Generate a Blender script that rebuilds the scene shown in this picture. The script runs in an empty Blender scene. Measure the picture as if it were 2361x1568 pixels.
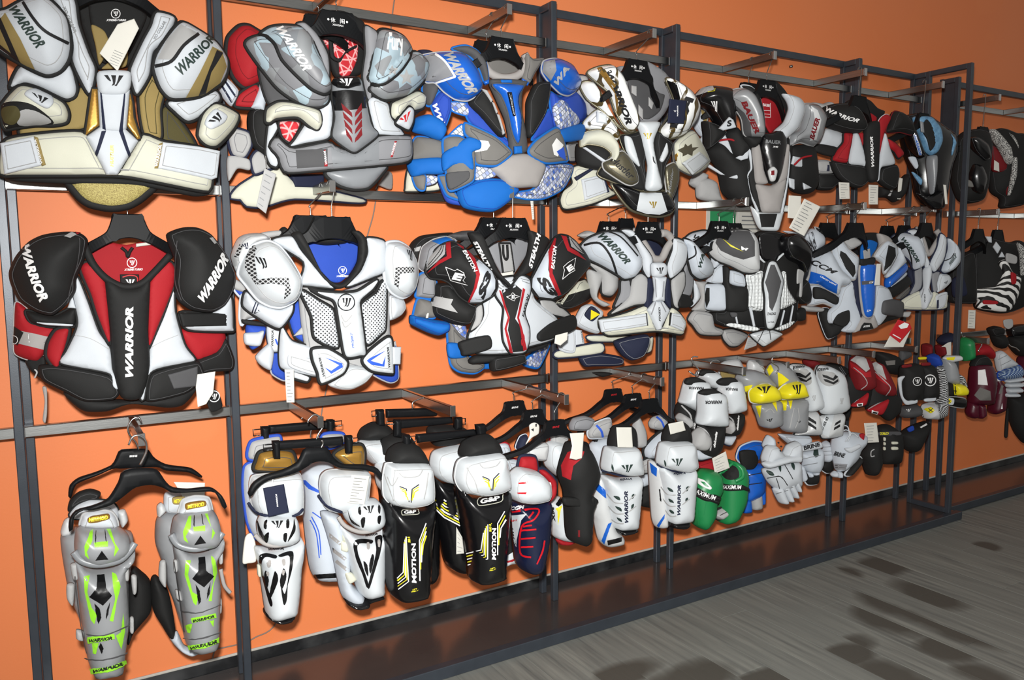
import bpy, bmesh, math, random
import numpy as np
from mathutils import Vector, Matrix
from mathutils.bvhtree import BVHTree
from mathutils.geometry import delaunay_2d_cdt
random.seed(7); np.random.seed(7)
scn = bpy.context.scene
COL = scn.collection

# ------------------------------------------------------------------ camera, light, exposure
IW, IH, FPX = 2361.0, 1568.0, 1823.7
CZ = 1.32                                   # lens height above the floor
YAW, PITCH, ROLL = (math.radians(a) for a in (30.64, 6.123, -0.51))
CAM = np.array([0.0, -2.5, CZ])
FW = np.array([math.sin(YAW)*math.cos(PITCH), math.cos(YAW)*math.cos(PITCH), -math.sin(PITCH)])
_r = np.array([math.cos(YAW), -math.sin(YAW), 0.0]); _u = np.cross(_r, FW)
RT = math.cos(ROLL)*_r + math.sin(ROLL)*_u
UP = -math.sin(ROLL)*_r + math.cos(ROLL)*_u
cd = bpy.data.cameras.new('camera'); cam = bpy.data.objects.new('camera', cd); COL.objects.link(cam)
cam.matrix_world = Matrix(((RT[0], UP[0], -FW[0], CAM[0]), (RT[1], UP[1], -FW[1], CAM[1]), (RT[2], UP[2], -FW[2], CAM[2]), (0, 0, 0, 1)))
cd.sensor_fit = 'HORIZONTAL'; cd.sensor_width = 36.0; cd.lens = 36.0*FPX/IW; cd.clip_start = .02
scn.camera = cam
w = bpy.data.worlds.new('dim_room'); scn.world = w; w.use_nodes = True
w.node_tree.nodes['Background'].inputs[0].default_value = (1.0, .96, .90, 1)
w.node_tree.nodes['Background'].inputs[1].default_value = .32
fl = bpy.data.lights.new('camera_flash', 'SPOT'); fl.energy = 440; fl.color = (1, .99, .96)
fl.shadow_soft_size = .035; fl.spot_size = math.radians(126); fl.spot_blend = 1.0
flo = bpy.data.objects.new('camera_flash', fl); COL.objects.link(flo)
flo.location = (-.03, -2.49, CZ+.13)
flo.rotation_euler = Vector((math.sin(math.radians(40)), math.cos(math.radians(40)), -.26)).to_track_quat('-Z', 'Y').to_euler()
vs = scn.view_settings
vs.view_transform = 'Standard'; vs.look = 'None'; vs.gamma = 1.0; vs.exposure = 0.0; vs.use_curve_mapping = False

# ------------------------------------------------------------------ materials
def lin(h):
    c = [int(h[i:i+2], 16)/255 for i in (0, 2, 4)]
    return tuple(v/12.92 if v <= .04045 else ((v+.055)/1.055)**2.4 for v in c) + (1,)
MATS = {}
def nmat(name):
    m = bpy.data.materials.new(name); m.use_nodes = True
    nt = m.node_tree; b = nt.nodes['Principled BSDF']
    return m, nt, b
def node(nt, t, **kw):
    n = nt.nodes.new(t)
    for k, v in kw.items(): setattr(n, k, v)
    return n
def coords(nt, scale=1.0):
    t = node(nt, 'ShaderNodeTexCoord'); return t.outputs['Object']
def bump(nt, b, tex_out, strength=.2, dist=.002):
    n = node(nt, 'ShaderNodeBump'); n.inputs['Strength'].default_value = strength; n.inputs['Distance'].default_value = dist
    nt.links.new(tex_out, n.inputs['Height']); nt.links.new(n.outputs[0], b.inputs['Normal'])
def noise(nt, co, scale, detail=3):
    n = node(nt, 'ShaderNodeTexNoise'); n.inputs['Scale'].default_value = scale; n.inputs['Detail'].default_value = detail
    nt.links.new(co, n.inputs['Vector']); return n
def mixc(nt, fac, a, b_):
    n = node(nt, 'ShaderNodeMix', data_type='RGBA')
    if hasattr(fac, 'links'): nt.links.new(fac, n.inputs[0])
    else: n.inputs[0].default_value = fac
    for i, v in ((6, a), (7, b_)):
        if hasattr(v, 'links'): nt.links.new(v, n.inputs[i])
        else: n.inputs[i].default_value = v
    return n.outputs[2]
def ramp(nt, x, a, b_):
    n = node(nt, 'ShaderNodeMapRange'); n.inputs[1].default_value = a; n.inputs[2].default_value = b_
    nt.links.new(x, n.inputs[0]); return n.outputs[0]
def mat(key, hexc, rough=.65, metal=0.0, grain=900, bs=.25, var=.10, spec=.4):
    m, nt, b = nmat(key); c = lin(hexc); co = coords(nt)
    n1 = noise(nt, co, 14, 3)
    dark = tuple(v*(1-var) for v in c[:3]) + (1,); lite = tuple(min(1, v*(1+var*.6)) for v in c[:3]) + (1,)
    nt.links.new(mixc(nt, n1.outputs['Fac'], dark, lite), b.inputs['Base Color'])
    b.inputs['Roughness'].default_value = rough; b.inputs['Metallic'].default_value = metal
    b.inputs['Specular IOR Level'].default_value = spec
    if bs: bump(nt, b, noise(nt, co, grain, 2).outputs['Fac'], bs, .0012)
    MATS[key] = m; return m
for k, h in dict(white='bfc4ca', bwhite='b9c0c9', cream='c6c6b6', lgrey='a2a2a2', grey='85868a', mgrey='6f6d6a', dgrey='4a4a4c', tgrey='9a9694',
                 black='191919', navy='1b2036', gold='8d7a4a', red='9a161f', dred='6e1218', blue='0e60b2', rblue='2748a8', dblue='1b3f9c', green='1c7a45',
                 yellow='d8c81c', lime='86c832', maroon='4c0c22', paper='cfcdc5', olive='4b4527').items():
    mat(k, h, rough=.75 if k not in ('paper',) else .85, spec=.3)
for k, h, r in (('pwhite', 'c6cbcf', .28), ('pblack', '0e0e10', .22), ('psilver', '8b8d90', .33), ('plgrey', 'c3c5c6', .33), ('pgrey', '7d8084', .35), ('pyellow', 'e0d21e', .35),
                ('pblue', '1759b8', .25), ('plime', '8fd633', .3), ('pgreen', '1b7d45', .4), ('pnavy', '141a33', .25), ('pred', 'bb1520', .3), ('hplastic', '101113', .5), ('pmaroon', '4a0b20', .35)):
    mat(k, h, rough=r, bs=.04, grain=300, var=.04, spec=.15 if k == 'hplastic' else .5)
mat('pgold', 'a9803a', rough=.3, metal=.55, bs=.05, var=.15)
mat('bronze', '5f5a49', rough=.32, metal=.5, bs=.1, var=.2)
mat('chrome', 'c8c8c8', rough=.22, metal=1, bs=0, var=.05)
mat('wire', '8a8a88', rough=.3, metal=1, bs=0, var=.05)
mat('ink', '141416', rough=.7, bs=0); mat('inkteal', '22332f', rough=.6, bs=0); mat('inkwhite', 'e8e8e8', rough=.6, bs=0); mat('inkred', 'b81c24', rough=.6, bs=0)
mat('inkgrey', '77797b', rough=.6, bs=0); mat('inkblue', '2a55c0', rough=.6, bs=0); mat('inkyellow', 'd9cf2a', rough=.5, bs=0); mat('inkgold', 'a58a33', rough=.4, metal=.4, bs=0); mat('inkgreen', '2f8f5a', rough=.7, bs=0)
mat('cable', '7a7068', rough=.6, bs=0); mat('sealant', 'b5b2aa', rough=.8, var=.2, grain=120)
def pattern_mats():
    # grey camouflage with pale facets
    m, nt, b = nmat('camo'); co = coords(nt)
    v = node(nt, 'ShaderNodeTexVoronoi'); v.inputs['Scale'].default_value = 26; nt.links.new(co, v.inputs['Vector'])
    s = node(nt, 'ShaderNodeSeparateColor'); nt.links.new(v.outputs['Color'], s.inputs[0])
    c1 = mixc(nt, ramp(nt, s.outputs[0], .45, .5), lin('84878a'), lin('9db0ba')); c2 = mixc(nt, ramp(nt, s.outputs[1], .7, .74), c1, lin('75767a'))
    nt.links.new(c2, b.inputs['Base Color']); b.inputs['Roughness'].default_value = .5; MATS['camo'] = m
    # red lining with pale crossing strokes
    m, nt, b = nmat('redcross'); co = coords(nt); out = None
    for rz in (20, 65, 110, 155):
        mp = node(nt, 'ShaderNodeMapping'); mp.inputs['Rotation'].default_value = (0, math.radians(rz), 0); nt.links.new(co, mp.inputs[0])
        wv = node(nt, 'ShaderNodeTexWave'); wv.inputs['Scale'].default_value = 11; wv.inputs['Distortion'].default_value = 3; nt.links.new(mp.outputs[0], wv.inputs[0])
        r = ramp(nt, wv.outputs['Fac'], .93, .99)
        if out is None: out = r
        else:
            mx = node(nt, 'ShaderNodeMath', operation='MAXIMUM'); nt.links.new(out, mx.inputs[0]); nt.links.new(r, mx.inputs[1]); out = mx.outputs[0]
    nt.links.new(mixc(nt, out, lin('b51d28'), lin('e0a0a0')), b.inputs['Base Color']); b.inputs['Roughness'].default_value = .8; MATS['redcross'] = m
    # zebra stripes
    m, nt, b = nmat('zebra'); co = coords(nt)
    wv = node(nt, 'ShaderNodeTexWave', bands_direction='DIAGONAL'); wv.inputs['Scale'].default_value = 16; wv.inputs['Distortion'].default_value = 5; wv.inputs['Detail Scale'].default_value = .7; nt.links.new(co, wv.inputs[0])
    nt.links.new(mixc(nt, ramp(nt, wv.outputs['Fac'], .47, .53), lin('101010'), lin('e2e2e0')), b.inputs['Base Color']); b.inputs['Roughness'].default_value = .6; MATS['zebra'] = m
    # blue fabric with white slanted marks in a diamond mesh
    m, nt, b = nmat('bluemark'); co = coords(nt)
    mp = node(nt, 'ShaderNodeMapping'); mp.inputs['Rotation'].default_value = (math.radians(90), 0, math.radians(38)); nt.links.new(co, mp.inputs[0])
    br = node(nt, 'ShaderNodeTexBrick'); br.inputs['Scale'].default_value = 44; br.inputs['Mortar Size'].default_value = .05; br.inputs['Brick Width'].default_value = .5; br.inputs['Row Height'].default_value = .6
    br.inputs['Color1'].default_value = lin('e4e6ea'); br.inputs['Color2'].default_value = lin('2a58b4'); br.inputs['Mortar'].default_value = lin('6f7276'); nt.links.new(mp.outputs[0], br.inputs[0])
    nt.links.new(br.outputs[0], b.inputs['Base Color']); b.inputs['Roughness'].default_value = .7; MATS['bluemark'] = m
    # white fabric with black perforations / quilted triangles / grey speckle / gold mesh
    def dots(key, base, dot, scale, rad, soft=.05):
        m, nt, b = nmat(key); co = coords(nt)
        v = node(nt, 'ShaderNodeTexVoronoi'); v.inputs['Scale'].default_value = scale; v.inputs['Randomness'].default_value = .05
        mp = node(nt, 'ShaderNodeMapping'); mp.inputs['Scale'].default_value = (1, 0, 1); mp.inputs['Rotation'].default_value = (0, math.radians(45), 0); nt.links.new(co, mp.inputs[0]); nt.links.new(mp.outputs[0], v.inputs['Vector'])
        nt.links.new(mixc(nt, ramp(nt, v.outputs['Distance'], rad, rad+soft), lin(dot), lin(base)), b.inputs['Base Color'])
        b.inputs['Roughness'].default_value = .7; MATS[key] = m
    dots('perf', 'c6cbd0', '15161a', 130, .26); dots('silverdot', 'b4b6b8', '1a1a1c', 130, .38); dots('bluenet', '9fb3c4', '20407a', 110, .42)
    m, nt, b = nmat('goldmesh'); co = coords(nt); n = noise(nt, co, 500, 1)
    nt.links.new(mixc(nt, ramp(nt, n.outputs['Fac'], .35, .65), lin('7f6f3c'), lin('b3a766')), b.inputs['Base Color']); b.inputs['Roughness'].default_value = .7; bump(nt, b, n.outputs['Fac'], .4, .002); MATS['goldmesh'] = m
    m, nt, b = nmat('speckle'); co = coords(nt); n = noise(nt, co, 260, 4)
    nt.links.new(mixc(nt, ramp(nt, n.outputs['Fac'], .47, .53), lin('3b3b3c'), lin('c9c8c4')), b.inputs['Base Color']); b.inputs['Roughness'].default_value = .7; MATS['speckle'] = m
    m, nt, b = nmat('quilt'); co = coords(nt)
    v = node(nt, 'ShaderNodeTexVoronoi'); v.inputs['Scale'].default_value = 75; v.inputs['Randomness'].default_value = .15; nt.links.new(co, v.inputs['Vector'])
    b.inputs['Base Color'].default_value = lin('dfe3e4'); b.inputs['Roughness'].default_value = .6; bump(nt, b, v.outputs['Distance'], .9, .012); MATS['quilt'] = m
    m, nt, b = nmat('whitegold'); co = coords(nt)
    wv = node(nt, 'ShaderNodeTexWave'); wv.inputs['Scale'].default_value = 7; wv.inputs['Distortion'].default_value = 9; nt.links.new(co, wv.inputs[0])
    nt.links.new(mixc(nt, ramp(nt, wv.outputs['Fac'], .8, .86), lin('e3e5e4'), lin('4c3e1c')), b.inputs['Base Color']); b.inputs['Roughness'].default_value = .35; MATS['whitegold'] = m
    m, nt, b = nmat('iridescent'); co = coords(nt); n = noise(nt, co, 60, 3)
    nt.links.new(mixc(nt, n.outputs['Fac'], lin('1c3f66'), lin('7fb3d6')), b.inputs['Base Color']); b.inputs['Roughness'].default_value = .45; MATS['iridescent'] = m
    # brushed steel
    m, nt, b = nmat('steel'); co = coords(nt)
    mp = node(nt, 'ShaderNodeMapping'); mp.inputs['Scale'].default_value = (3, 3, 240); nt.links.new(co, mp.inputs[0]); n = noise(nt, mp.outputs[0], 4, 3)
    nt.links.new(mixc(nt, n.outputs['Fac'], lin('77797a'), lin('b9bab8')), b.inputs['Base Color']); b.inputs['Metallic'].default_value = 1; b.inputs['Roughness'].default_value = .3; bump(nt, b, n.outputs['Fac'], .08, .001); MATS['steel'] = m
    # dark powder-coated frame
    m, nt, b = nmat('frame_paint'); co = coords(nt); n = noise(nt, co, 18, 4)
    nt.links.new(mixc(nt, n.outputs['Fac'], lin('30353c'), lin('3f454d')), b.inputs['Base Color']); b.inputs['Roughness'].default_value = .38; b.inputs['Metallic'].default_value = .25; bump(nt, b, noise(nt, co, 500, 2).outputs['Fac'], .08, .001); MATS['frame_paint'] = m
    # orange wall paint, patchy touch-ups
    m, nt, b = nmat('orange_paint'); co = coords(nt)
    n1 = noise(nt, co, .8, 2); n2 = noise(nt, co, 3.2, 2)
    c1 = mixc(nt, ramp(nt, n1.outputs['Fac'], .35, .65), lin('df8150'), lin('df7a44')); c2 = mixc(nt, ramp(nt, n2.outputs['Fac'], .62, .66), c1, lin('e07e49'))
    nt.links.new(c2, b.inputs['Base Color']); b.inputs['Roughness'].default_value = .55; b.inputs['Specular IOR Level'].default_value = .35
    bump(nt, b, noise(nt, co, 160, 4).outputs['Fac'], .12, .002); MATS['orange_paint'] = m
    # polished dark stone / plinth tiles
    m, nt, b = nmat('dark_gloss'); co = coords(nt); n = noise(nt, co, 6, 5)
    nt.links.new(mixc(nt, n.outputs['Fac'], lin('333132'), lin('45403e')), b.inputs['Base Color']); b.inputs['Roughness'].default_value = .2; b.inputs['Specular IOR Level'].default_value = .55
    bump(nt, b, noise(nt, co, 30, 4).outputs['Fac'], .03, .002); MATS['dark_gloss'] = m
    m, nt, b = nmat('black_board'); co = coords(nt); n = noise(nt, co, 12, 5)
    nt.links.new(mixc(nt, ramp(nt, n.outputs['Fac'], .4, .75), lin('17181a'), lin('3a3b3c')), b.inputs['Base Color']); b.inputs['Roughness'].default_value = .35; MATS['black_board'] = m
pattern_mats()
def gradient_mat(key, z0, z1, c0, c1):
    m, nt, b = nmat(key); MATS[key] = m; return m

# ------------------------------------------------------------------ scene objects
def obj(name, verts, faces, m, parent=None, loc=(0, 0, 0), smooth=True):
    me = bpy.data.meshes.new(name)
    lv = np.asarray(verts, float) - np.asarray(loc, float)
    me.from_pydata(lv.tolist(), [], faces)
    me.materials.append(MATS[m])
    if smooth: me.polygons.foreach_set('use_smooth', [True]*len(me.polygons))
    me.update()
    o = bpy.data.objects.new(name, me); COL.objects.link(o)
    if parent is not None: o.parent = parent
    else: o.location = loc
    return o
def tag(o, label=None, cat=None, group=None, kind=None):
    if label: o['label'] = label
    if cat: o['category'] = cat
    if group: o['group'] = group
    if kind: o['kind'] = kind
    return o
BF = [(0, 3, 2, 1), (4, 5, 6, 7), (0, 1, 5, 4), (1, 2, 6, 5), (2, 3, 7, 6), (3, 0, 4, 7)]
def boxvf(x0, x1, y0, y1, z0, z1, bev=0.0):
    if not bev:
        return [(x0, y0, z0), (x1, y0, z0), (x1, y1, z0), (x0, y1, z0), (x0, y0, z1), (x1, y0, z1), (x1, y1, z1), (x0, y1, z1)], BF
    bm = bmesh.new(); bmesh.ops.create_cube(bm, size=1)
    for v in bm.verts: v.co = Vector((x0+(v.co.x+.5)*(x1-x0), y0+(v.co.y+.5)*(y1-y0), z0+(v.co.z+.5)*(z1-z0)))
    bmesh.ops.bevel(bm, geom=bm.edges[:], offset=bev, segments=1, affect='EDGES')
    bm.verts.index_update(); vf = [tuple(v.co) for v in bm.verts], [tuple(v.index for v in f.verts) for f in bm.faces]
    bm.free(); return vf
def box(name, b, m, parent=None, loc=(0, 0, 0), bev=.002):
    v, f = boxvf(*b, bev=bev); return obj(name, v, f, m, parent, loc, smooth=False)
def tubevf(pts, r, sides=8, closed=False, caps=True):
    P = np.asarray(pts, float); n = len(P)
    if np.isscalar(r): r = np.full(n, r)
    T = np.zeros_like(P)
    if closed: T = np.roll(P, -1, 0)-np.roll(P, 1, 0)
    else: T[1:-1] = P[2:]-P[:-2]; T[0] = P[1]-P[0]; T[-1] = P[-1]-P[-2]
    T /= np.maximum(np.linalg.norm(T, axis=1), 1e-9)[:, None]
    ref = np.array([0., 1., 0.]); V = []
    a = np.linspace(0, 2*np.pi, sides, endpoint=False)
    for i in range(n):
        s = np.cross(T[i], ref); l = np.linalg.norm(s)
        s = s/l if l > 1e-3 else np.array([1., 0, 0]); q = np.cross(s, T[i])
        V += [P[i]+r[i]*(math.cos(t)*s+math.sin(t)*q) for t in a]
    F = []
    for i in range(n if closed else n-1):
        j = (i+1) % n
        for k in range(sides):
            k2 = (k+1) % sides; F.append((i*sides+k, i*sides+k2, j*sides+k2, j*sides+k))
    if not closed and caps: F += [tuple(range(sides-1, -1, -1)), tuple(range((n-1)*sides, n*sides))]
    return V, F
def spline(P, k=6, closed=False, c=.5):
    P = np.asarray(P, float); n = len(P)
    if n < 3: return P
    Q = []
    rng = range(n) if closed else range(n-1)
    for i in rng:
        p0 = P[i-1] if (closed or i > 0) else P[i]; p1 = P[i]; p2 = P[(i+1) % n]; p3 = P[(i+2) % n] if (closed or i+2 < n) else p2
        for t in np.linspace(0, 1, k, endpoint=False):
            m1 = c*(p2-p0); m2 = c*(p3-p1); Q.append((2*t**3-3*t*t+1)*p1+(t**3-2*t*t+t)*m1+(-2*t**3+3*t*t)*p2+(t**3-t*t)*m2)
    if not closed: Q.append(P[-1])
    return np.array(Q)

# ------------------------------------------------------------------ layered soft-goods builder
def parse(s): return np.array([[float(v) for v in p.split(',')] for p in s.split()])
class Item:
    """A thing hanging parallel to the wall: plane through Y, axes u (along), v (up), n (into the room). Outlines are measured on that plane."""
    def __init__(s, name, label, cat, org, sc, ctr, Y, yaw=0, K=1.4, group=None, noempty=False):
        s.org = np.array(org, float); s.sc = sc; a = math.radians(yaw)
        s.n = np.array([-math.sin(a), -math.cos(a), 0]); s.u = np.array([math.cos(a), -math.sin(a), 0]); s.v = np.array([0, 0, 1.])
        d = s.dirs(np.array([ctr]))[0]; t = (Y-CAM[1])/d[1]; s.O = CAM+t*d; s.K = K
        s.root = bpy.data.objects.new(name, None); COL.objects.link(s.root); s.root.empty_display_size = .05
        s.loc = s.O.copy(); s.root.location = s.loc
        tag(s.root, label, cat, group)
    def dirs(s, p):
        px = s.org + np.asarray(p, float)/s.sc
        return FW + ((px[:, 0]-IW/2)/FPX)[:, None]*RT - ((px[:, 1]-IH/2)/FPX)[:, None]*UP
    def curve(s, uv): return -s.K*uv[:, 0]**2
    def hit(s, p, fn, it=6):
        """pixels -> (u,v) where the viewing ray meets n = fn(uv)"""
        d = s.dirs(p); dn = d@s.n; h = np.zeros(len(d)); C = CAM-s.O
        for _ in range(it):
            t = (h-C@s.n)/dn; X = C+t[:, None]*d; uv = np.stack([X@s.u, X@s.v], 1)
            h = .35*h+.65*fn(uv) if _ else fn(uv)
        return uv
    def world(s, uv, n): return s.O+uv[:, :1]*s.u+uv[:, 1:]*s.v+np.asarray(n)[:, None]*s.n
def pdist(Q, B):
    A = B; C = np.roll(B, -1, 0); D = C-A; L = np.maximum((D*D).sum(1), 1e-12)
    out = np.full(len(Q), 1e9)
    for i in range(0, len(Q), 400):
        q = Q[i:i+400, None, :]; t = np.clip(((q-A)*D).sum(2)/L, 0, 1); e = q-(A+t[..., None]*D)
        out[i:i+400] = np.sqrt((e*e).sum(2)).min(1)
    return out
def inside(Q, B):
    x, y = Q[:, 0][:, None], Q[:, 1][:, None]; x0, y0 = B[:, 0], B[:, 1]; C = np.roll(B, -1, 0); x1, y1 = C[:, 0], C[:, 1]
    c = ((y0 > y) != (y1 > y)) & (x < (x1-x0)*(y-y0)/np.where(y1 == y0, 1e-12, y1-y0)+x0)
    return (c.sum(1) % 2) == 1
def resample(B, step):
    C = np.vstack([B, B[:1]]); L = np.r_[0, np.cumsum(np.linalg.norm(np.diff(C, axis=0), axis=1))]
    n = int(max(12, min(110, L[-1]/step))); t = np.linspace(0, L[-1], n, endpoint=False)
    return np.stack([np.interp(t, L, C[:, 0]), np.interp(t, L, C[:, 1])], 1)
class Panel:
    pass
CUR = None
STITCH = ('shoulder_cap', 'waist_flap', 'waist_band', 'strap', 'chest_panel', 'collar_flap', 'collar_plate', 'yoke', 'rib_panel', 'belly_flap', 'knee_guard', 'sleeve', 'waist_plate', 'torso', 'tail', 'cuff', 'arm_cuff', 'liner')
STITCH_MAT = {'black': 'dgrey', 'pblack': 'dgrey', 'white': 'lgrey', 'bwhite': 'lgrey', 'pwhite': 'lgrey', 'cream': 'lgrey', 'lgrey': 'grey', 'plgrey': 'grey', 'perf': 'lgrey', 'navy': 'grey', 'red': 'dred', 'blue': 'dblue', 'rblue': 'dblue', 'gold': 'olive', 'goldmesh': 'gold'}
def begin(*a, **k):
    global CUR
    CUR = Item(*a, **k); return CUR
def P(name, m, pts, n=0.0, th=.008, d=.0, back=None, pipe=None, pr=.0045, sharp=False, K=None, edge=None, parent=None, tilt=(0, 0), it=None, rnd=False, on=None):
    """padded panel: outline pts, base offset n, edge thickness th, dome height d; pipe = binding material"""
    it = it or CUR; p = Panel(); p.it = it; KK = it.K if K is None else K
    raw = parse(pts); raw = raw if sharp else spline(raw, 5, True, .36)
    base = (lambda uv: on.surf(uv)+n) if on is not None else (lambda uv: n - KK*uv[:, 0]**2)
    B = it.hit(raw, base); c = B.mean(0)
    if tilt != (0, 0):
        b0 = base; base = lambda uv: b0(uv)+(uv-c)@np.array(tilt); B = it.hit(raw, base)
    ext = B.max(0)-B.min(0); step = max(.0035, ext.max()/34)
    if sharp:
        Bs = []
        for i in range(len(B)):
            a, b2 = B[i], B[(i+1) % len(B)]; k = int(min(40, max(1, round(np.linalg.norm(b2-a)/step)))); Bs += [a+(b2-a)*j/k for j in range(k)]
        B = np.array(Bs)
    else: B = resample(B, step)
    area = .5*np.sum(B[:, 0]*np.roll(B[:, 1], -1)-np.roll(B[:, 0], -1)*B[:, 1])
    if area < 0: B = B[::-1].copy()
    g = max(.004, math.sqrt(ext[0]*ext[1])/17)
    xs = np.arange(B[:, 0].min()+g/2, B[:, 0].max(), g); ys = np.arange(B[:, 1].min()+g/2, B[:, 1].max(), g*.87)
    G = np.array([(x+(g/2 if j % 2 else 0), y) for j, y in enumerate(ys) for x in xs]) if len(xs) and len(ys) else np.zeros((0, 2))
    if len(G):
        G = G[inside(G, B)]
        if len(G): G = G[pdist(G, B) > step*.6]
    R = max(pdist(G, B).max() if len(G) else step, .004)
    re = edge or min(.010, max(th*.7, .003))
    # an extra inset ring gives a rolled edge
    nb = len(B); T = np.roll(B, -1, 0)-np.roll(B, 1, 0); T /= np.maximum(np.linalg.norm(T, axis=1), 1e-9)[:, None]; N = np.stack([-T[:, 1], T[:, 0]], 1)
    ring = B+N*min(re*.45, R*.4); ring = ring[inside(ring, B)]; ring = ring[pdist(ring, B) > min(re*.3, R*.3)] if len(ring) else ring
    if len(G) and len(ring): G = G[pdist(G, B) > re*.8]
    allp = np.vstack([x for x in (B, ring, G) if len(x)])
    def height(uv, Bd=B):
        dd = pdist(uv, Bd)*inside(uv, Bd)
        e = np.clip(dd/re, 0, 1); h = th*np.sqrt(np.maximum(0, 1-(1-e)**2))
        if d: q = np.clip(dd/R, 0, 1); h = h+d*(np.sqrt(np.maximum(0, 1-(1-q)**2)) if rnd else (1-(1-q)**2))
        return h
    p.surf = lambda uv: base(uv)+height(uv)
    r = delaunay_2d_cdt([Vector(q) for q in allp], [(i, (i+1) % nb) for i in range(nb)], [], 1, 1e-6)
    V2 = np.array([tuple(v) for v in r[0]]); F = [tuple(f) for f in r[2]]
    H = height(V2); dB = pdist(V2, B); H[dB < 1e-5] = 0
    top = it.world(V2, base(V2)+H)
    bk = th*.6+.002 if back is None else back
    low = it.world(B, base(B)-bk); k = len(V2)
    # boundary indices in the triangulation
    idx = [int(np.argmin(((V2-q)**2).sum(1))) for q in B]
    faces = list(F)
    for i in range(nb):
        j = (i+1) % nb
        if idx[i] != idx[j]: faces.append((idx[j], idx[i], k+i, k+j))
    faces.append(tuple(k+i for i in range(nb-1, -1, -1)))
    o = obj(name, np.vstack([top, low]), faces, m, parent or it.root, it.loc)
    p.obj = o; p.B = B; p.base = base; p.mesh = (top, F); p.bvh = None
    if pipe:
        v, f = tubevf(it.world(B, base(B)+.001), pr, 6, True); obj('piping', v, f, pipe, o, it.loc)
    if name in STITCH and ext.min() > .05:
        ins = .009+(pr if pipe else 0); S = B+N*ins; ok = inside(S, B); ok &= pdist(S, B) > ins*.8
        if ok.mean() > .8:
            S = S[ok]; v, f = tubevf(it.world(S, base(S)+height(S)+.0002), .0009, 4, True); obj('stitching', v, f, STITCH_MAT.get(m, 'dgrey'), o, it.loc)
    return p
def Tb(name, m, pts, r=.004, n=0.0, K=None, parent=None, smooth=True, it=None, sides=8, closed=False, on=None):
    """round cord / wire through measured points"""
    it = it or CUR; KK = it.K if K is None else K
    raw = parse(pts); raw = spline(raw, 6, closed) if smooth else raw
    base = (lambda uv: on.surf(uv)+n) if on is not None else (lambda uv: n-KK*uv[:, 0]**2)
    uv = it.hit(raw, base); v, f = tubevf(it.world(uv, base(uv)), r, sides, closed)
    return obj(name, v, f, m, parent or it.root, it.loc)
def on_panel(p, px, eps):
    if p.bvh is None: p.bvh = BVHTree.FromPolygons([Vector(v) for v in p.mesh[0]], p.mesh[1])
    c0 = Vector(CAM); out = []
    for dv in p.it.dirs(px):
        dv = Vector(dv).normalized(); loc, nor, ix, ds = p.bvh.ray_cast(c0, dv)
        if loc is None:
            t = -(p.it.O-CAM)@p.it.n; tt = ((p.it.O-CAM)@p.it.n)/(np.array(dv)@p.it.n); loc, nor, ix, ds = p.bvh.find_nearest(c0+dv*float(tt))
        if nor.dot(dv) > 0: nor = -nor
        out.append(np.array(loc+nor*eps))
    return np.array(out), None
def layer(p, eps):
    p.nd = getattr(p, 'nd', 0)+1; return eps+.0007*(p.nd-1)
def D(p, name, m, polys, eps=.0016, sharp=True):
    """flat print on a panel, one or more outlines"""
    V, F = [], []; eps = layer(p, eps)
    for s in (polys if isinstance(polys, (list, tuple)) else [polys]):
        raw = parse(s) if isinstance(s, str) else np.asarray(s, float)
        if not sharp: raw = spline(raw, 5, True)
        ext = raw.max(0)-raw.min(0); step = max(1e-6, ext.max()/20); Bs = []
        for i in range(len(raw)):
            a, b2 = raw[i], raw[(i+1) % len(raw)]; k = int(max(1, round(np.linalg.norm(b2-a)/step))); Bs += [a+(b2-a)*j/k for j in range(k)]
        B = np.array(Bs); nb = len(B); g = step
        xs = np.arange(B[:, 0].min()+g/2, B[:, 0].max(), g); ys = np.arange(B[:, 1].min()+g/2, B[:, 1].max(), g)
        G = np.array([(x, y) for y in ys for x in xs]) if len(xs)*len(ys) else np.zeros((0, 2))
        if len(G): G = G[inside(G, B)]
        if len(G): G = G[pdist(G, B) > g*.4]
        A = np.vstack([B, G]) if len(G) else B
        r = delaunay_2d_cdt([Vector(q) for q in A], [(i, (i+1) % nb) for i in range(nb)], [], 1, 1e-6)
        W, _ = on_panel(p, np.array([tuple(v) for v in r[0]]), eps)
        k = len(V); V += W.tolist(); F += [tuple(k+i for i in reversed(f)) for f in r[2]]
    return obj(name, V, F, m, p.obj, p.it.loc)
def lines(p, name, m, paths, wpx, eps=.0014, smooth=True):
    """painted stripes of width wpx (crop pixels) along paths"""
    V, F = [], []; eps = layer(p, eps)
    for s in (paths if isinstance(paths, (list, tuple)) else [paths]):
        c = parse(s); c = spline(c, 6) if smooth and len(c) > 2 else np.vstack([c[:-1]+(c[1:]-c[:-1])*t for t in np.linspace(0, 1, 6)]) if len(c) == 2 else c
        T = np.gradient(c, axis=0); T /= np.maximum(np.linalg.norm(T, axis=1), 1e-9)[:, None]; N = np.stack([-T[:, 1], T[:, 0]], 1)
        a, _ = on_panel(p, c+N*wpx/2, eps); b2, _ = on_panel(p, c-N*wpx/2, eps); k = len(V); n = len(c)
        V += a.tolist()+b2.tolist(); F += [(k+i, k+i+1, k+n+i+1, k+n+i) for i in range(n-1)]
    return obj(name, V, F, m, p.obj, p.it.loc)
TXT = {}
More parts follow.
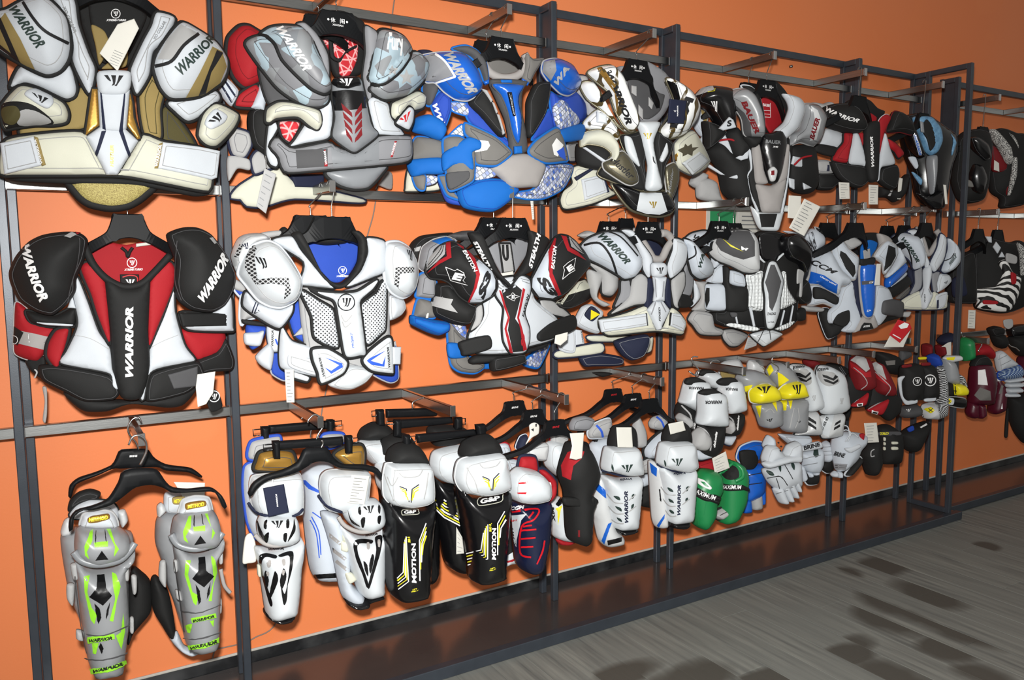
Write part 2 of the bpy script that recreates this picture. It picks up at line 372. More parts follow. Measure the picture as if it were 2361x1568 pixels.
def glyphs(txt, bold, shear, nx):
    key = (txt, bold, shear)
    if key in TXT: return TXT[key]
    cu = bpy.data.curves.new('t', 'FONT'); cu.body = txt; cu.offset = bold; cu.shear = shear; cu.resolution_u = 3; cu.fill_mode = 'FRONT'
    ob = bpy.data.objects.new('t', cu); me = bpy.data.meshes.new_from_object(ob)
    bm = bmesh.new(); bm.from_mesh(me); bpy.data.objects.remove(ob); bpy.data.curves.remove(cu); bpy.data.meshes.remove(me)
    xs = [v.co.x for v in bm.verts]; ys = [v.co.y for v in bm.verts]
    if not xs: bm.free(); TXT[key] = None; return None
    x0, x1, y0, y1 = min(xs), max(xs), min(ys), max(ys)
    for v in bm.verts: v.co = Vector(((v.co.x-x0)/(x1-x0), (v.co.y-y0)/max(1e-6, y1-y0), 0))
    k = max(2, int(len(txt)*1.5))
    for i in range(1, k): bmesh.ops.bisect_plane(bm, geom=bm.verts[:]+bm.edges[:]+bm.faces[:], plane_co=(i/k, 0, 0), plane_no=(1, 0, 0))
    bmesh.ops.bisect_plane(bm, geom=bm.verts[:]+bm.edges[:]+bm.faces[:], plane_co=(0, .5, 0), plane_no=(0, 1, 0))
    bm.verts.index_update(); TXT[key] = (np.array([(v.co.x, v.co.y) for v in bm.verts]), [tuple(v.index for v in f.verts) for f in bm.faces]); bm.free()
    return TXT[key]
def quadmap(uv, q, bow=0):
    q = parse(q) if isinstance(q, str) else np.asarray(q, float); a, b = uv[:, :1], uv[:, 1:]
    px = q[0]*(1-a)*(1-b)+q[1]*a*(1-b)+q[2]*a*b+q[3]*(1-a)*b
    if bow: dn = (q[3]-q[0])+(q[2]-q[1]); dn /= np.linalg.norm(dn); px = px+4*bow*a*(1-a)*dn
    return px
def X(p, txt, m, quad, bold=.035, shear=.25, bow=0, eps=.0016, name='lettering'):
    """lettering on a panel; quad = bottom-left, bottom-right, top-right, top-left"""
    g = glyphs(txt, bold, shear, 0)
    if g is None: return
    W, _ = on_panel(p, quadmap(g[0], quad, bow), layer(p, eps))
    return obj(name, W, g[1], m, p.obj, p.it.loc)
WLOGO = [[(0, 1), (.2, 1), (.31, .5), (.25, .42), (.12, .6)], [(.36, 1), (.62, 1), (.60, .42), (.54, .12), (.28, .02), (.42, .26), (.41, .62)], [(.76, 1), (1, 1), (.86, .4), (.72, .0), (.50, .02), (.68, .22), (.74, .6)]]
def logo(p, m, quad, eps=.0016):
    return D(p, 'emblem', m, [quadmap(np.array(q), quad) for q in WLOGO], eps)
def ring_logo(p, m, cx, cy, r, wpx=None, inner=True, eps=.0016):
    a = np.linspace(0, 2*np.pi, 25); s = ' '.join('%.1f,%.1f' % (cx+r*math.cos(t), cy+r*math.sin(t)) for t in a)
    lines(p, 'emblem_ring', m, s, wpx or r*.16, eps)
    if inner: logo(p, m, [(cx-r*.6, cy+r*.55), (cx+r*.5, cy+r*.55), (cx+r*.6, cy-r*.5), (cx-r*.5, cy-r*.5)], eps)
def paper_tag(pts, n=.06, m='paper', name='price_tag', rows=0, th=.0012):
    p = P(name, m, pts, n=n, th=th, back=.0005, sharp=True, K=0)
    if rows:
        q = parse(pts)
        if len(q) == 4:   # order: bl, br, tr, tl
            rnd = random.Random(len(pts)+rows)
            for i in range(rows):
                b = (i+.6)/(rows+.6); w0 = .12; w1 = .45+.4*rnd.random()
                D(p, 'print', 'inkgrey', [quadmap(np.array([(w0, b), (w1, b), (w1, b+.018), (w0, b+.018)]), q)], .0006)
    return p
# ------------------------------------------------------------------ room shell
def pt(x, y, Y):
    d = FW+(x-IW/2)/FPX*RT-(y-IH/2)/FPX*UP; return CAM+(Y-CAM[1])/d[1]*d
def ptz(x, y, Z):
    d = FW+(x-IW/2)/FPX*RT-(y-IH/2)/FPX*UP; return CAM+(Z-CAM[2])/d[2]*d
tag(box('wall_back', (-2.5, 14, 0, .12, .075, 3.6), 'orange_paint', bev=0), 'orange painted shop wall behind the racks', 'wall', kind='structure')
tag(box('baseboard_back', (-2.5, 14, -.006, .1, .0, .073), 'black_board', bev=0), 'black skirting strip at the foot of the orange wall', 'baseboard', kind='structure')
lip = box('sealant_bead', (-2.5, 14, -.008, 0, .071, .079), 'sealant', bpy.data.objects['baseboard_back'], bev=.002)
def floor():
    m, nt, b = nmat('worn_boards'); geo = node(nt, 'ShaderNodeNewGeometry'); oi = node(nt, 'ShaderNodeObjectInfo')
    mp = node(nt, 'ShaderNodeMapping'); mp.inputs['Scale'].default_value = (38, 2.2, 1); nt.links.new(geo.outputs['Position'], mp.inputs[0])
    off = node(nt, 'ShaderNodeCombineXYZ'); nt.links.new(oi.outputs['Random'], off.inputs[1]); nt.links.new(oi.outputs['Random'], off.inputs[2])
    ad = node(nt, 'ShaderNodeVectorMath', operation='ADD'); nt.links.new(mp.outputs[0], ad.inputs[0]); nt.links.new(off.outputs[0], ad.inputs[1])
    g = noise(nt, ad.outputs[0], 1.4, 6); g2 = noise(nt, geo.outputs['Position'], 2.5, 4)
    c = mixc(nt, ramp(nt, g.outputs['Fac'], .3, .72), lin('5a5b58'), lin('86867f')); c = mixc(nt, ramp(nt, g2.outputs['Fac'], .35, .75), c, lin('73746f'))
    # damp stains: soft-edged patches lying along the boards
    out = None; wob = noise(nt, geo.outputs['Position'], 7, 3)
    sp = node(nt, 'ShaderNodeSeparateXYZ'); nt.links.new(geo.outputs['Position'], sp.inputs[0])
    stains = [(2040, 1305, .075, .10), (1960, 1320, .05, .08), (2135, 1370, .055, .16), (2070, 1405, .06, .19), (2045, 1435, .06, .15), (2190, 1455, .05, .18), (1965, 1508, .055, .07), (1600, 1560, .16, .09), (1440, 1552, .13, .07),
              (1750, 1575, .12, .06), (2060, 1560, .06, .14), (2180, 1500, .05, .10), (2240, 1395, .03, .06), (2280, 1258, .03, .06), (1985, 1478, .05, .06), (2260, 1560, .07, .10)]
    sx = node(nt, 'ShaderNodeMath', operation='ADD'); nt.links.new(sp.outputs[0], sx.inputs[0]); sx.inputs[1].default_value = -.3+8*.125
    sn = node(nt, 'ShaderNodeMath', operation='SNAP'); nt.links.new(sx.outputs[0], sn.inputs[0]); sn.inputs[1].default_value = .125
    sb = node(nt, 'ShaderNodeMath', operation='ADD'); nt.links.new(sn.outputs[0], sb.inputs[0]); sb.inputs[1].default_value = .3-8*.125+.0625
    hx = node(nt, 'ShaderNodeMix'); hx.inputs[0].default_value = .55; nt.links.new(sp.outputs[0], hx.inputs[2]); nt.links.new(sb.outputs[0], hx.inputs[3])
    cv = node(nt, 'ShaderNodeCombineXYZ'); nt.links.new(sb.outputs[0], cv.inputs[0]); nt.links.new(sp.outputs[1], cv.inputs[1]); wob2 = noise(nt, cv.outputs[0], 5, 2)
    for x, y, a, bb in stains:
        q = ptz(x, y, 0.0); t = []
        for ax, c0, rad in ((0, q[0], a), (1, q[1], bb)):
            s = node(nt, 'ShaderNodeMath', operation='SUBTRACT'); nt.links.new(hx.outputs[0] if ax == 0 else sp.outputs[1], s.inputs[0]); s.inputs[1].default_value = c0
            dv = node(nt, 'ShaderNodeMath', operation='DIVIDE'); nt.links.new(s.outputs[0], dv.inputs[0]); dv.inputs[1].default_value = rad
            pw = node(nt, 'ShaderNodeMath', operation='POWER'); ab = node(nt, 'ShaderNodeMath', operation='ABSOLUTE'); nt.links.new(dv.outputs[0], ab.inputs[0]); nt.links.new(ab.outputs[0], pw.inputs[0]); pw.inputs[1].default_value = 2.4; t.append(pw.outputs[0])
        s = node(nt, 'ShaderNodeMath', operation='ADD'); nt.links.new(t[0], s.inputs[0]); nt.links.new(t[1], s.inputs[1])
        if out is None: out = s.outputs[0]
        else:
            mn = node(nt, 'ShaderNodeMath', operation='MINIMUM'); nt.links.new(out, mn.inputs[0]); nt.links.new(s.outputs[0], mn.inputs[1]); out = mn.outputs[0]
    wa = node(nt, 'ShaderNodeMath', operation='MULTIPLY_ADD'); wm = node(nt, 'ShaderNodeMath', operation='MULTIPLY_ADD'); nt.links.new(wob2.outputs['Fac'], wm.inputs[0]); wm.inputs[1].default_value = .8; wh = node(nt, 'ShaderNodeMath', operation='MULTIPLY'); nt.links.new(wob.outputs['Fac'], wh.inputs[0]); wh.inputs[1].default_value = .5; nt.links.new(wh.outputs[0], wm.inputs[2]); nt.links.new(wm.outputs[0], wa.inputs[0]); wa.inputs[1].default_value = 1.6; nt.links.new(out, wa.inputs[2])
    st = ramp(nt, wa.outputs[0], 2.25, 1.45)
    c = mixc(nt, st, c, lin('4a4741'))
    nt.links.new(c, b.inputs['Base Color']); b.inputs['Roughness'].default_value = .62; bump(nt, b, g.outputs['Fac'], .25, .003); MATS['worn_boards'] = m
    fl = box('floor', (-2.5, 14, -7, .12, -.08, -.004), 'worn_boards', bev=0); tag(fl, 'worn grey board floor', 'floor', kind='structure')
    W = .125; L = 1.2; shared = {}
    for i in range(-2, 52):
        x0 = .3+i*W; yoff = (.37*i) % 1 * L
        y1 = -.30-0*yoff; k = 0; first = True
        while y1 > -2.6:
            ln = yoff if first and yoff > .15 else L; first = False
            y0 = max(y1-ln, -2.6)
            v, f = boxvf(x0+.0008, x0+W-.0008, y0+.0007, y1-.0007, -.02, 0, bev=.0005)
            obj('plank', v, f, 'worn_boards', fl, smooth=False); y1 = y0
floor()
tr = box('trim_1', (-2.5, 3.84, -.36, -.006, 0, .035), 'dark_gloss', bev=.003); tag(tr, 'low polished black plinth under the near rack', 'plinth', kind='structure')
tr2 = box('trim_2', (3.842, 14, -.29, -.006, 0, .035), 'dark_gloss', bev=.003); tag(tr2, 'low polished black plinth under the far rack', 'plinth', kind='structure')

box('front_rail', (-2.5, 3.842, -.366, -.334, .0005, .04), 'frame_paint', tr); box('front_rail', (3.845, 14, -.296, -.266, .0005, .04), 'frame_paint', tr2)
# ------------------------------------------------------------------ display racks
PX = [-.074, .4625, 1.579, 2.1475, 3.241, 3.778]
ZR = (.87, 1.512, 2.06); ZT = 2.178; HP = .011
def rack(name, label, X0, posts, top0, top1, arms, deep_end=None, zb=.035):
    root = bpy.data.objects.new(name, None); COL.objects.link(root); loc = np.array([X0, -.09, zb]); root.location = loc
    tag(root, label, 'rack', 'steel display racks along the wall')
    for i, x in enumerate(posts):
        xb = x+(.021 if name == 'display_rack' and i == 0 else 0)
        box('post', (xb-HP, xb+HP, -.061, -.039, zb, ZT+.012), 'frame_paint', root, loc)
        box('post', (x-HP, x+HP, -.141, -.119, zb, ZT+.012), 'frame_paint', root, loc)
        box('side_beam', (x-HP, x+HP, -.119, -.061, ZT-.012, ZT+.012), 'frame_paint', root, loc)
        box('side_plate', (x-.003, x+.003, -.1195, -.0605, 1.70, ZT-.013), 'frame_paint', root, loc, bev=.001)
    box('top_beam', (top0, top1, -.0605, -.0395, ZT-.015, ZT+.015), 'frame_paint', root, loc)
    for a, b in zip(posts[:-1], posts[1:]):
        for z in ZR:
            r = box('rail', (a+.006, b-.004, -.101, -.079, z-.0145, z+.0145), 'steel', root, loc)
            for x in (a+.0065, b-.0105): box('end_cap', (x, x+.006, -.1025, -.0775, z-.016, z+.016), 'chrome', r, loc, bev=.001)
    for x, z, y1 in arms:
        a = box('arm', (x-.0075, x+.0075, y1, -.1005, z-.014, z+.014), 'steel', root, loc)
        box('end_cap', (x-.0085, x+.0085, y1-.004, y1+.001, z-.016, z+.016), 'chrome', a, loc, bev=.001)
    return root, loc
ax = lambda x, y: pt(x, y, -.1)[0]
ARMS1 = [(.19, ZR[2], -.34), (.75, ZR[2], -.36), (1.268, ZR[2], -.36), (1.83, ZR[2], -.37), (2.43, ZR[2], -.36), (ax(1878, 203), ZR[2], -.35), (ax(2050, 235), ZR[2], -.36),
         (.19, ZR[0], -.36), (.632, ZR[0], -.40), (1.005, ZR[0], -.46), (1.385, ZR[0], -.49), (1.865, ZR[0], -.39), (ax(1600, 830), ZR[0], -.37), (ax(1703, 815), ZR[0], -.36), (ax(1815, 803), ZR[0], -.37), (ax(1912, 793), ZR[0], -.33), (ax(2010, 783), ZR[0], -.33),
         (.19, ZR[1], -.25), (.70, ZR[1], -.36), (1.27, ZR[1], -.36), (1.86, ZR[1], -.36), (2.30, ZR[1], -.36), (3.0, ZR[1], -.36), (3.5, ZR[1], -.36)]
PX0 = [-.62] + PX
R1, L1 = rack('display_rack', 'near dark steel rack of posts, rails and hook arms carrying most of the gear', 1.6, PX, -.62, 3.79, ARMS1)
for z in ZR: box('rail', (-.62, -.085, -.101, -.079, z-.0145, z+.0145), 'steel', R1, L1)
x = PX[-1]
for b in ((x-HP, x+HP, -.342, -.318, .035, ZT+.012), (x-HP, x+HP, -.318, -.141, ZT-.012, ZT+.012), (x-HP, x+HP, -.318, -.141, .035, .06)):
    box('end_frame_bar', b, 'frame_paint', R1, L1)
X2 = [pt(2130, 1100, -.05)[0], 5.55, 6.65, 7.2]
R2, L2 = rack('display_rack', 'far dark steel rack past the deep end frame', 5.4, X2, X2[0]-.01, 7.25,
              [(ax(2200, 266), ZR[2], -.32), (ax(2313, 288), ZR[2], -.32), (ax(2200, 487), ZR[1], -.32), (ax(2340, 490), ZR[1], -.32), (ax(2180, 765), ZR[0], -.32), (ax(2300, 745), ZR[0], -.32), (5.0, ZR[0], -.32)])
# ------------------------------------------------------------------ things on the wall
def wall_cable(name, label, pxs, Y=-.004, r=.0022):
    pts = spline([pt(x, y, Y) for x, y in pxs], 6); loc = pts[-1]
    v, f = tubevf(pts, r, 6); o = obj(name, v, f, 'cable', None, loc); tag(o, label, 'cable'); return o
wall_cable('wall_cable', 'thin grey cable running down the orange wall behind the second bay', [(922, -40), (905, 30), (880, 330), (865, 470), (848, 540), (800, 700), (752, 900), (735, 1000), (700, 1280), (640, 1432), (588, 1470), (556, 1484), (500, 1497), (494, 1503), (480, 1560)])
def sign():
    a = pt(1628, 470, 0); b = pt(1700, 560, 0); loc = np.array([a[0], -.003, b[2]])
    root = bpy.data.objects.new('wall_notice', None); COL.objects.link(root); root.location = loc
    tag(root, 'green and white notice sheet on the wall above the black and white pads', 'sign')
    box('backing', (a[0], b[0]+.0, -.004, -.0005, b[2], a[2]), 'paper', root, loc, bev=.0005)
    box('green_field', (a[0]+.02, b[0]-.02, -.0055, -.0041, b[2]+.0, a[2]-.03), 'inkgreen', root, loc, bev=.0003)
    a2 = pt(1702, 484, 0); b2 = pt(1788, 565, 0); loc = np.array([a2[0], -.003, b2[2]])
    o = bpy.data.objects.new('wall_notice', None); COL.objects.link(o); o.location = loc
    tag(o, 'white typed notice sheet beside the green notice on the wall', 'sign')
    box('sheet', (a2[0], b2[0], -.003, -.0005, b2[2], a2[2]), 'paper', o, loc, bev=.0003)
    for i in range(9): box('print_line', (a2[0]+.02, b2[0]-.03-.03*(i % 3), -.0036, -.0031, a2[2]-.03-.018*i, a2[2]-.025-.018*i), 'inkgrey', o, loc, bev=0)
sign()
q = pt(1821, 154, 0); v, f = tubevf([(q[0], -.012, q[2]), (q[0], .002, q[2])], .006, 10); tag(obj('wall_anchor', v, f, 'wire', None, q), 'small metal anchor bolt stuck in the orange wall', 'bolt')

# ------------------------------------------------------------------ hangers
def hanger(label, x, y, Y, w=.36, drop=.12, plate=.085, mark=True, arm_z=None, name='coat_hanger', hook=True, thin=False, grp='black plastic hangers', lean=0.0, arm_x=None):
    """broad black shop hanger; (x,y) = top of its middle plate"""
    o = pt(x, y, Y); root = bpy.data.objects.new(name, None); COL.objects.link(root); root.location = o; tag(root, label, 'hanger', grp)
    h = plate/2; s = .5*w
    half = [(0, 0), (h*.8, 0), (h*.92, -.004), (h*1.25, -.038), (h*1.6, -.052), (s*.62, -drop*.66), (s*.97, -drop), (s, -drop-.014), (s*.96, -drop-.022), (s*.6, -drop*.66-.028), (h*1.4, -.077), (h*.6, -.064), (0, -.06)]
    if thin: half = [(0, 0), (h*.6, 0), (h*.72, -.004), (h*.9, -.03), (h*1.3, -.045), (s*.55, -drop*.66), (s*.9, -drop*.9), (s, -drop*1.25), (s*.97, -drop*1.3), (s*.9, -drop*1.02), (s*.55, -drop*.66-.016), (h*1.1, -.062), (h*.5, -.05), (0, -.048)]
    out = half+[(-a, b) for a, b in reversed(half[1:-1])]
    B = resample(spline(np.array(out), 3, True), .006); n = len(B); t = .006; bend = lambda a: 2.2*max(0, abs(a)-.05)**2+.25*max(0, abs(a)-.05); c = [(b[0], -t+bend(b[0]), b[1]) for b in B]; d = [(b[0], t+bend(b[0]), b[1]) for b in B]
    tri = delaunay_2d_cdt([Vector(b) for b in B], [(i, (i+1) % n) for i in range(n)], [], 1, 1e-6)
    V = [tuple(o+np.array(q)) for q in c+d]; m = {}
    V2 = [tuple(v) for v in tri[0]]
    ix = [int(np.argmin([(v[0]-b[0])**2+(v[1]-b[1])**2 for b in B])) for v in V2]
    F = [tuple(ix[i] for i in f) for f in tri[2]]+[tuple(n+ix[i] for i in reversed(f)) for f in tri[2]]+[((i+1) % n, i, n+i, n+(i+1) % n) for i in range(n)]
    body = obj('body', V, F, 'hplastic', root, o, smooth=False)
    md = body.modifiers.new('bevel', 'BEVEL'); md.width = .002; md.segments = 1; md.limit_method = 'ANGLE'
    # raised lower rim
    if arm_z is not None and hook:
        dx = 0 if arm_x is None else arm_x-o[0]
        top = arm_z+.017-o[2]; r = .011
        hp = [(0, 0, -.01), (0, 0, .02), (lean, 0, .03), (dx+r, 0, top-r), (dx+r*.7, 0, top-.002), (dx, 0, top), (dx-r*.8, 0, top-.004), (dx-r*1.1, 0, top-r*1.2)]
        v, f = tubevf(o+spline(np.array(hp), 5), .0019, 6); obj('hook', v, f, 'wire', root, o)
    if mark == 'cn':
        for k, (txt, xo, zo, sz) in enumerate((('休', -.013, -.024, .013), ('闲', .013, -.024, .013), ('·', -.026, -.024, .006), ('·', .026, -.024, .006), ('XIUXIAN', 0, -.036, .005))):
            g = glyphs(txt, .01, 0, 0)
            if g is None: continue
            wd = sz*(1 if len(txt) == 1 else 6)
            V = [tuple(o+np.array([xo+(a-.5)*wd, -t-.0012, zo+(b2-.5)*sz])) for a, b2 in g[0]]; obj('printed_mark', V, g[1], 'inkwhite', body, o, smooth=False)
    elif mark:
        g = glyphs('BRINE', .01, .2, 0); mm = 'inkred' if mark == 'red' else 'inkwhite'
        V = [tuple(o+np.array([(a-.5)*.026, -t-.0012, -.02+(b2-.5)*.006])) for a, b2 in g[0]]; obj('printed_mark', V, g[1], mm, body, o, smooth=False)
    return root
# ================================================================== top row
hanger('black plastic hanger behind the collar of the white and gold shoulder pads', 265, -62, -.33, arm_z=ZR[2], arm_x=.19)
begin('shoulder_pads', 'white and gold shoulder pads with cream waist band, top left corner', 'shoulder pads', (0, 0), 3.136, (830, 760), -.34, 0, 1.1)
P('back_panel', 'black', '560,-60 960,-60 1085,20 1130,110 1110,220 960,470 700,500 640,340 570,130', n=-.11, th=.01)
q = P('lining', 'black', '640,30 760,-20 920,10 1000,60 1060,130 900,440 720,430', n=-.085, th=.006, parent=None)
ring_logo(q, 'inkwhite', 836, 100, 32); X(q, 'XTREME-TURBO', 'inkwhite', '768,155 910,155 910,140 768,140')
P('lining', 'gold', '660,180 755,225 790,330 720,470 690,330', n=-.075, th=.004)
P('lining', 'gold', '850,400 920,330 910,480 740,500 760,470', n=-.075, th=.004)
P('belly_flap', 'goldmesh', '495,1250 1105,1300 1040,1410 930,1480 800,1500 650,1470 560,1400', n=-.035, th=.012, d=.01, pipe='black', pr=.012)
q = CUR
P('rib_panel', 'gold', '480,690 560,640 655,640 640,900 560,945 430,965 300,975 150,985 160,905 440,890', n=-.01, th=.012, pipe='black', pr=.005)
P('rib_panel', 'gold', '1000,700 1080,540 1190,640 1160,800 1165,1000 1040,975', n=-.01, th=.012, pipe='black', pr=.005)
P('rib_panel', 'olive', '1165,800 1230,780 1390,1000 1410,1090 1180,1030', n=-.025, th=.01, pipe='black', pr=.006)
p = P('waist_band', 'cream', '0,1260 15,1040 150,985 600,955 720,1130 790,1260 850,1260 930,1130 1030,975 1180,1025 1450,1070 1530,1180 1525,1360 1450,1380 900,1275 500,1270 120,1270', n=.0, th=.018, d=.01, pipe='black', pr=.006)
P('rear_band', 'black', '30,1260 500,1275 900,1285 1510,1390 1400,1420 1000,1345 450,1330 90,1310', n=-.02, th=.01)
p = P('strap', 'white', '0,1035 245,985 300,1197 30,1262', n=.026, th=.006, sharp=True)
p = P('strap_trim', 'gold', '245,985 275,995 332,1192 302,1202', n=.027, th=.004, sharp=True); X(p, 'WARRIOR', 'inkwhite', '312,1185 262,1005 250,1008 300,1188', shear=0)
p = P('strap', 'white', '1176,1028 1440,1060 1592,1092 1570,1285 1530,1300 1140,1218', n=.026, th=.006, sharp=True)
p = P('strap_trim', 'gold', '1150,1040 1178,1030 1145,1218 1116,1218', n=.027, th=.004, sharp=True); X(p, 'WARRIOR', 'inkwhite', '1138,1205 1170,1045 1152,1045 1120,1205', shear=0)
P('sternum_side', 'pgold', '660,640 710,640 725,910 610,995', n=.012, th=.008, pipe='black', pr=.004, sharp=True)
P('sternum_side', 'pgold', '935,640 960,740 970,850 1020,1005 990,1015 905,905', n=.012, th=.008, pipe='black', pr=.004, sharp=True)
p = P('sternum_plate', 'white', '620,990 725,915 905,930 1002,1020 930,1135 850,1265 770,1265 700,1130', n=.030, th=.012, d=.006, sharp=True)
D(p, 'stripe', 'navy', ['735,950 768,945 705,1135 690,1110', '860,950 888,945 942,1115 928,1138']); X(p, 'HUSTLER', 'inkgold', '820,1205 820,1050 796,1050 796,1205')
p = P('sternum_plate', 'white', '707,650 940,650 915,930 880,962 760,952 722,920', n=.036, th=.01, d=.008, sharp=True)
D(p, 'stripe', 'navy', ['726,656 736,656 768,948 746,955', '896,668 906,668 885,945 860,950'])
p = P('sternum_plate', 'white', '715,515 935,515 945,620 900,690 740,690 705,620', n=.044, th=.01, d=.01); logo(p, 'ink', '785,622 865,622 893,548 752,545')
p = P('collar_flap', 'white', '380,-10 535,-10 570,180 640,380 692,510 650,690 570,560 520,440 505,300', n=.006, th=.014, d=.008, pipe='black', pr=.0055)
X(p, 'XO COLLAR', 'inkgrey', '452,50 536,240 556,232 472,42', shear=.1)
p = P('collar_flap', 'white', '1130,90 1268,135 1200,300 1110,380 1080,550 990,690 950,600 940,500 1030,300 1090,190', n=.006, th=.014, d=.008, pipe='black', pr=.0055)
X(p, 'XO COLLAR', 'inkgrey', '1120,292 1202,160 1182,148 1102,282', shear=.1)
P('sleeve', 'white', '70,640 150,480 330,550 500,470 555,630 540,700 470,720 300,640 180,605', n=.0, th=.014, d=.012, pipe='black', pr=.006)
P('sleeve', 'white', '1215,735 1530,650 1590,725 1440,850 1350,880 1260,810', n=.0, th=.014, d=.012, pipe='black', pr=.006)
p = P('shoulder_cap', 'white', '-40,110 50,70 160,10 320,-20 480,130 510,330 490,440 430,520 330,545 160,465 -40,330', n=.022, th=.02, d=.045, pipe='black', pr=.0065)
D(p, 'gold_field', 'gold', '-20,170 40,95 150,280 255,500 160,462 0,345'); D(p, 'stripe', 'ink', ['-20,150 10,130 150,450 100,420', '-20,300 0,345 160,460 140,430'])
lines(p, 'seam', 'ink', '170,20 240,130 330,230 490,315', 22); X(p, 'WARRIOR', 'inkteal', '65,75 268,350 335,318 130,45')
p = P('shoulder_cap', 'white', '1110,500 1130,400 1210,270 1310,165 1430,220 1560,310 1640,430 1640,520 1590,610 1430,700 1240,715 1160,640', n=.022, th=.02, d=.045, pipe='black', pr=.0065)
D(p, 'grey_field', 'lgrey', '1140,430 1215,280 1310,180 1425,240 1330,330 1250,435'); lines(p, 'seam', 'ink', '1125,480 1240,445 1330,330 1435,245', 24)
D(p, 'gold_field', 'gold', '1530,340 1600,375 1632,480 1585,595 1470,680 1340,700 1440,520'); D(p, 'stripe', 'ink', '1560,365 1605,385 1520,520 1480,670 1430,685 1500,510')
X(p, 'WARRIOR', 'inkteal', '1310,545 1560,290 1500,260 1260,485')
p = P('arm_cuff', 'cream', '10,770 130,630 250,640 450,740 495,820 480,885 390,905 250,905 100,925 30,930', n=.008, th=.02, d=.03, pipe='black', pr=.006)
D(p, 'cuff_mouth', 'black', '15,765 130,735 260,770 390,885 250,895 110,920 40,920', sharp=False); D(p, 'cuff_lining', 'lgrey', '150,800 260,800 370,880 140,900', .002, sharp=False); D(p, 'cuff_lining', 'olive', '25,790 120,770 150,830 105,890 40,880', .002, sharp=False)
p2 = P('label_patch', 'white', '180,690 200,650 260,640 375,695 385,750 330,785', n=.002, th=.004, d=.003, on=p); logo(p2, 'ink', '270,725 320,755 350,715 230,670')
p = P('arm_cuff', 'cream', '1430,980 1465,830 1560,750 1720,830 1690,930 1570,1055 1490,1050', n=.012, th=.02, d=.02, pipe='black', pr=.006)
p2 = P('label_patch', 'white', '1500,840 1560,785 1645,835 1620,890 1530,935 1480,900', n=.002, th=.004, d=.003, on=p); logo(p2, 'ink', '1575,905 1610,840 1575,810 1505,880')
p = paper_tag('850,515 1005,205 970,135 850,175 720,385', n=.05)
for i in range(6): lines(p, 'print', 'inkgrey', '%d,%d %d,%d' % (785+i*8, 450-i*17, 850+i*8, 478-i*17), 3, .0006)

# grey camouflage pads and the red pads behind them
hanger('black plastic hanger with a white mark above the grey camouflage pads', 776, 28, -.345, mark='cn', arm_z=ZR[2], arm_x=.75, plate=.1)
hanger('black plastic hanger half hidden behind the grey camouflage pads', 735, 36, -.27, mark=None, arm_z=ZR[2], arm_x=.75)
begin('shoulder_pads', 'red and white shoulder pads mostly hidden behind the grey camouflage pads', 'shoulder pads', (500, 0), 3.136, (400, 900), -.235, 0, .9)
P('shoulder_cap', 'red', '70,420 80,280 160,195 230,190 320,240 420,250 450,500 300,600 200,635 120,560', n=.0, th=.02, d=.03, pipe='black', pr=.008)
P('sleeve', 'red', '130,770 160,680 280,610 330,700 280,780', n=.004, th=.012, pipe='black', pr=.006)
p = P('sleeve', 'bwhite', '10,610 60,555 160,660 110,770 40,700', n=.0, th=.012, d=.006); lines(p, 'stripe', 'navy', ['25,600 110,740', '55,580 135,700'], 14)
P('arm_cuff', 'black', '240,800 420,760 470,960 430,1100 360,1130 260,1060 225,930', n=-.01, th=.02, d=.02)
P('sleeve', 'bwhite', '240,780 330,560 390,600 340,810', n=.008, th=.012, d=.008, sharp=True)
P('rib_panel', 'lgrey', '80,1000 120,930 230,960 250,1050 200,1140 110,1120', n=-.01, th=.012, pipe='navy', pr=.005)
P('strap', 'lgrey', '80,1130 230,1150 240,1230 150,1220 85,1310', n=-.01, th=.008)
P('rib_panel', 'lgrey', '245,1150 300,1090 420,1200 360,1230 270,1260', n=-.012, th=.01, pipe='navy', pr=.005)
P('back_flap', 'cream', '165,1335 420,1200 560,1320 700,1350 1060,1440 1030,1470 560,1440 330,1500 200,1490 180,1450 90,1430', n=-.03, th=.012, pipe='navy', pr=.004)
P('back_flap', 'navy', '530,1260 780,1260 770,1360 560,1355', n=-.022, th=.008, sharp=True)
P('strap', 'lgrey', '1150,1370 1230,1240 1270,1260 1265,1370 1170,1340', n=-.02, th=.006)
begin('shoulder_pads', 'grey star camouflage shoulder pads with red lining and ribbed sternum plate', 'shoulder pads', (500, 0), 3.136, (950, 700), -.345, 0, 1.2)
P('back_panel', 'black', '650,170 780,80 920,80 1050,150 1080,240 1060,500 1020,545 860,560 790,400', n=-.10, th=.012)
P('lining', 'redcross', '755,240 880,245 1010,255 1015,420 960,545 890,540 880,440 820,380', n=-.085, th=.006)
P('lining_trim', 'black', '805,240 835,240 850,400 890,420 940,360 1010,325 1010,345 930,390 890,450 820,410', n=-.078, th=.004)
P('back_collar', 'black', '740,190 830,110 930,110 1010,170 1000,250 880,235 760,245', n=-.072, th=.01, d=.01)
P('belly_flap', 'pgrey', '790,1240 1210,1190 1180,1270 1090,1360 980,1370 870,1335', n=-.01, th=.014, d=.012, pipe='black', pr=.007)
P('rib_panel', 'white', '520,1065 560,1010 660,860 780,740 835,740 830,950 790,1010 640,1040', n=.0, th=.014, d=.008, pipe='black', pr=.0055)
P('rib_panel', 'redcross', '450,880 600,890 530,1030 470,990', n=-.005, th=.01, pipe='black', pr=.005)
P('rib_panel', 'white', '1085,740 1130,700 1230,750 1260,850 1350,985 1180,985 1130,930', n=.0, th=.014, d=.008, pipe='black', pr=.0055)
P('strap_loop', 'white', '370,900 420,880 440,930 400,1010 420,1060 450,1150 430,1210 380,1190 350,1100', n=-.02, th=.01, pipe='black', pr=.005)
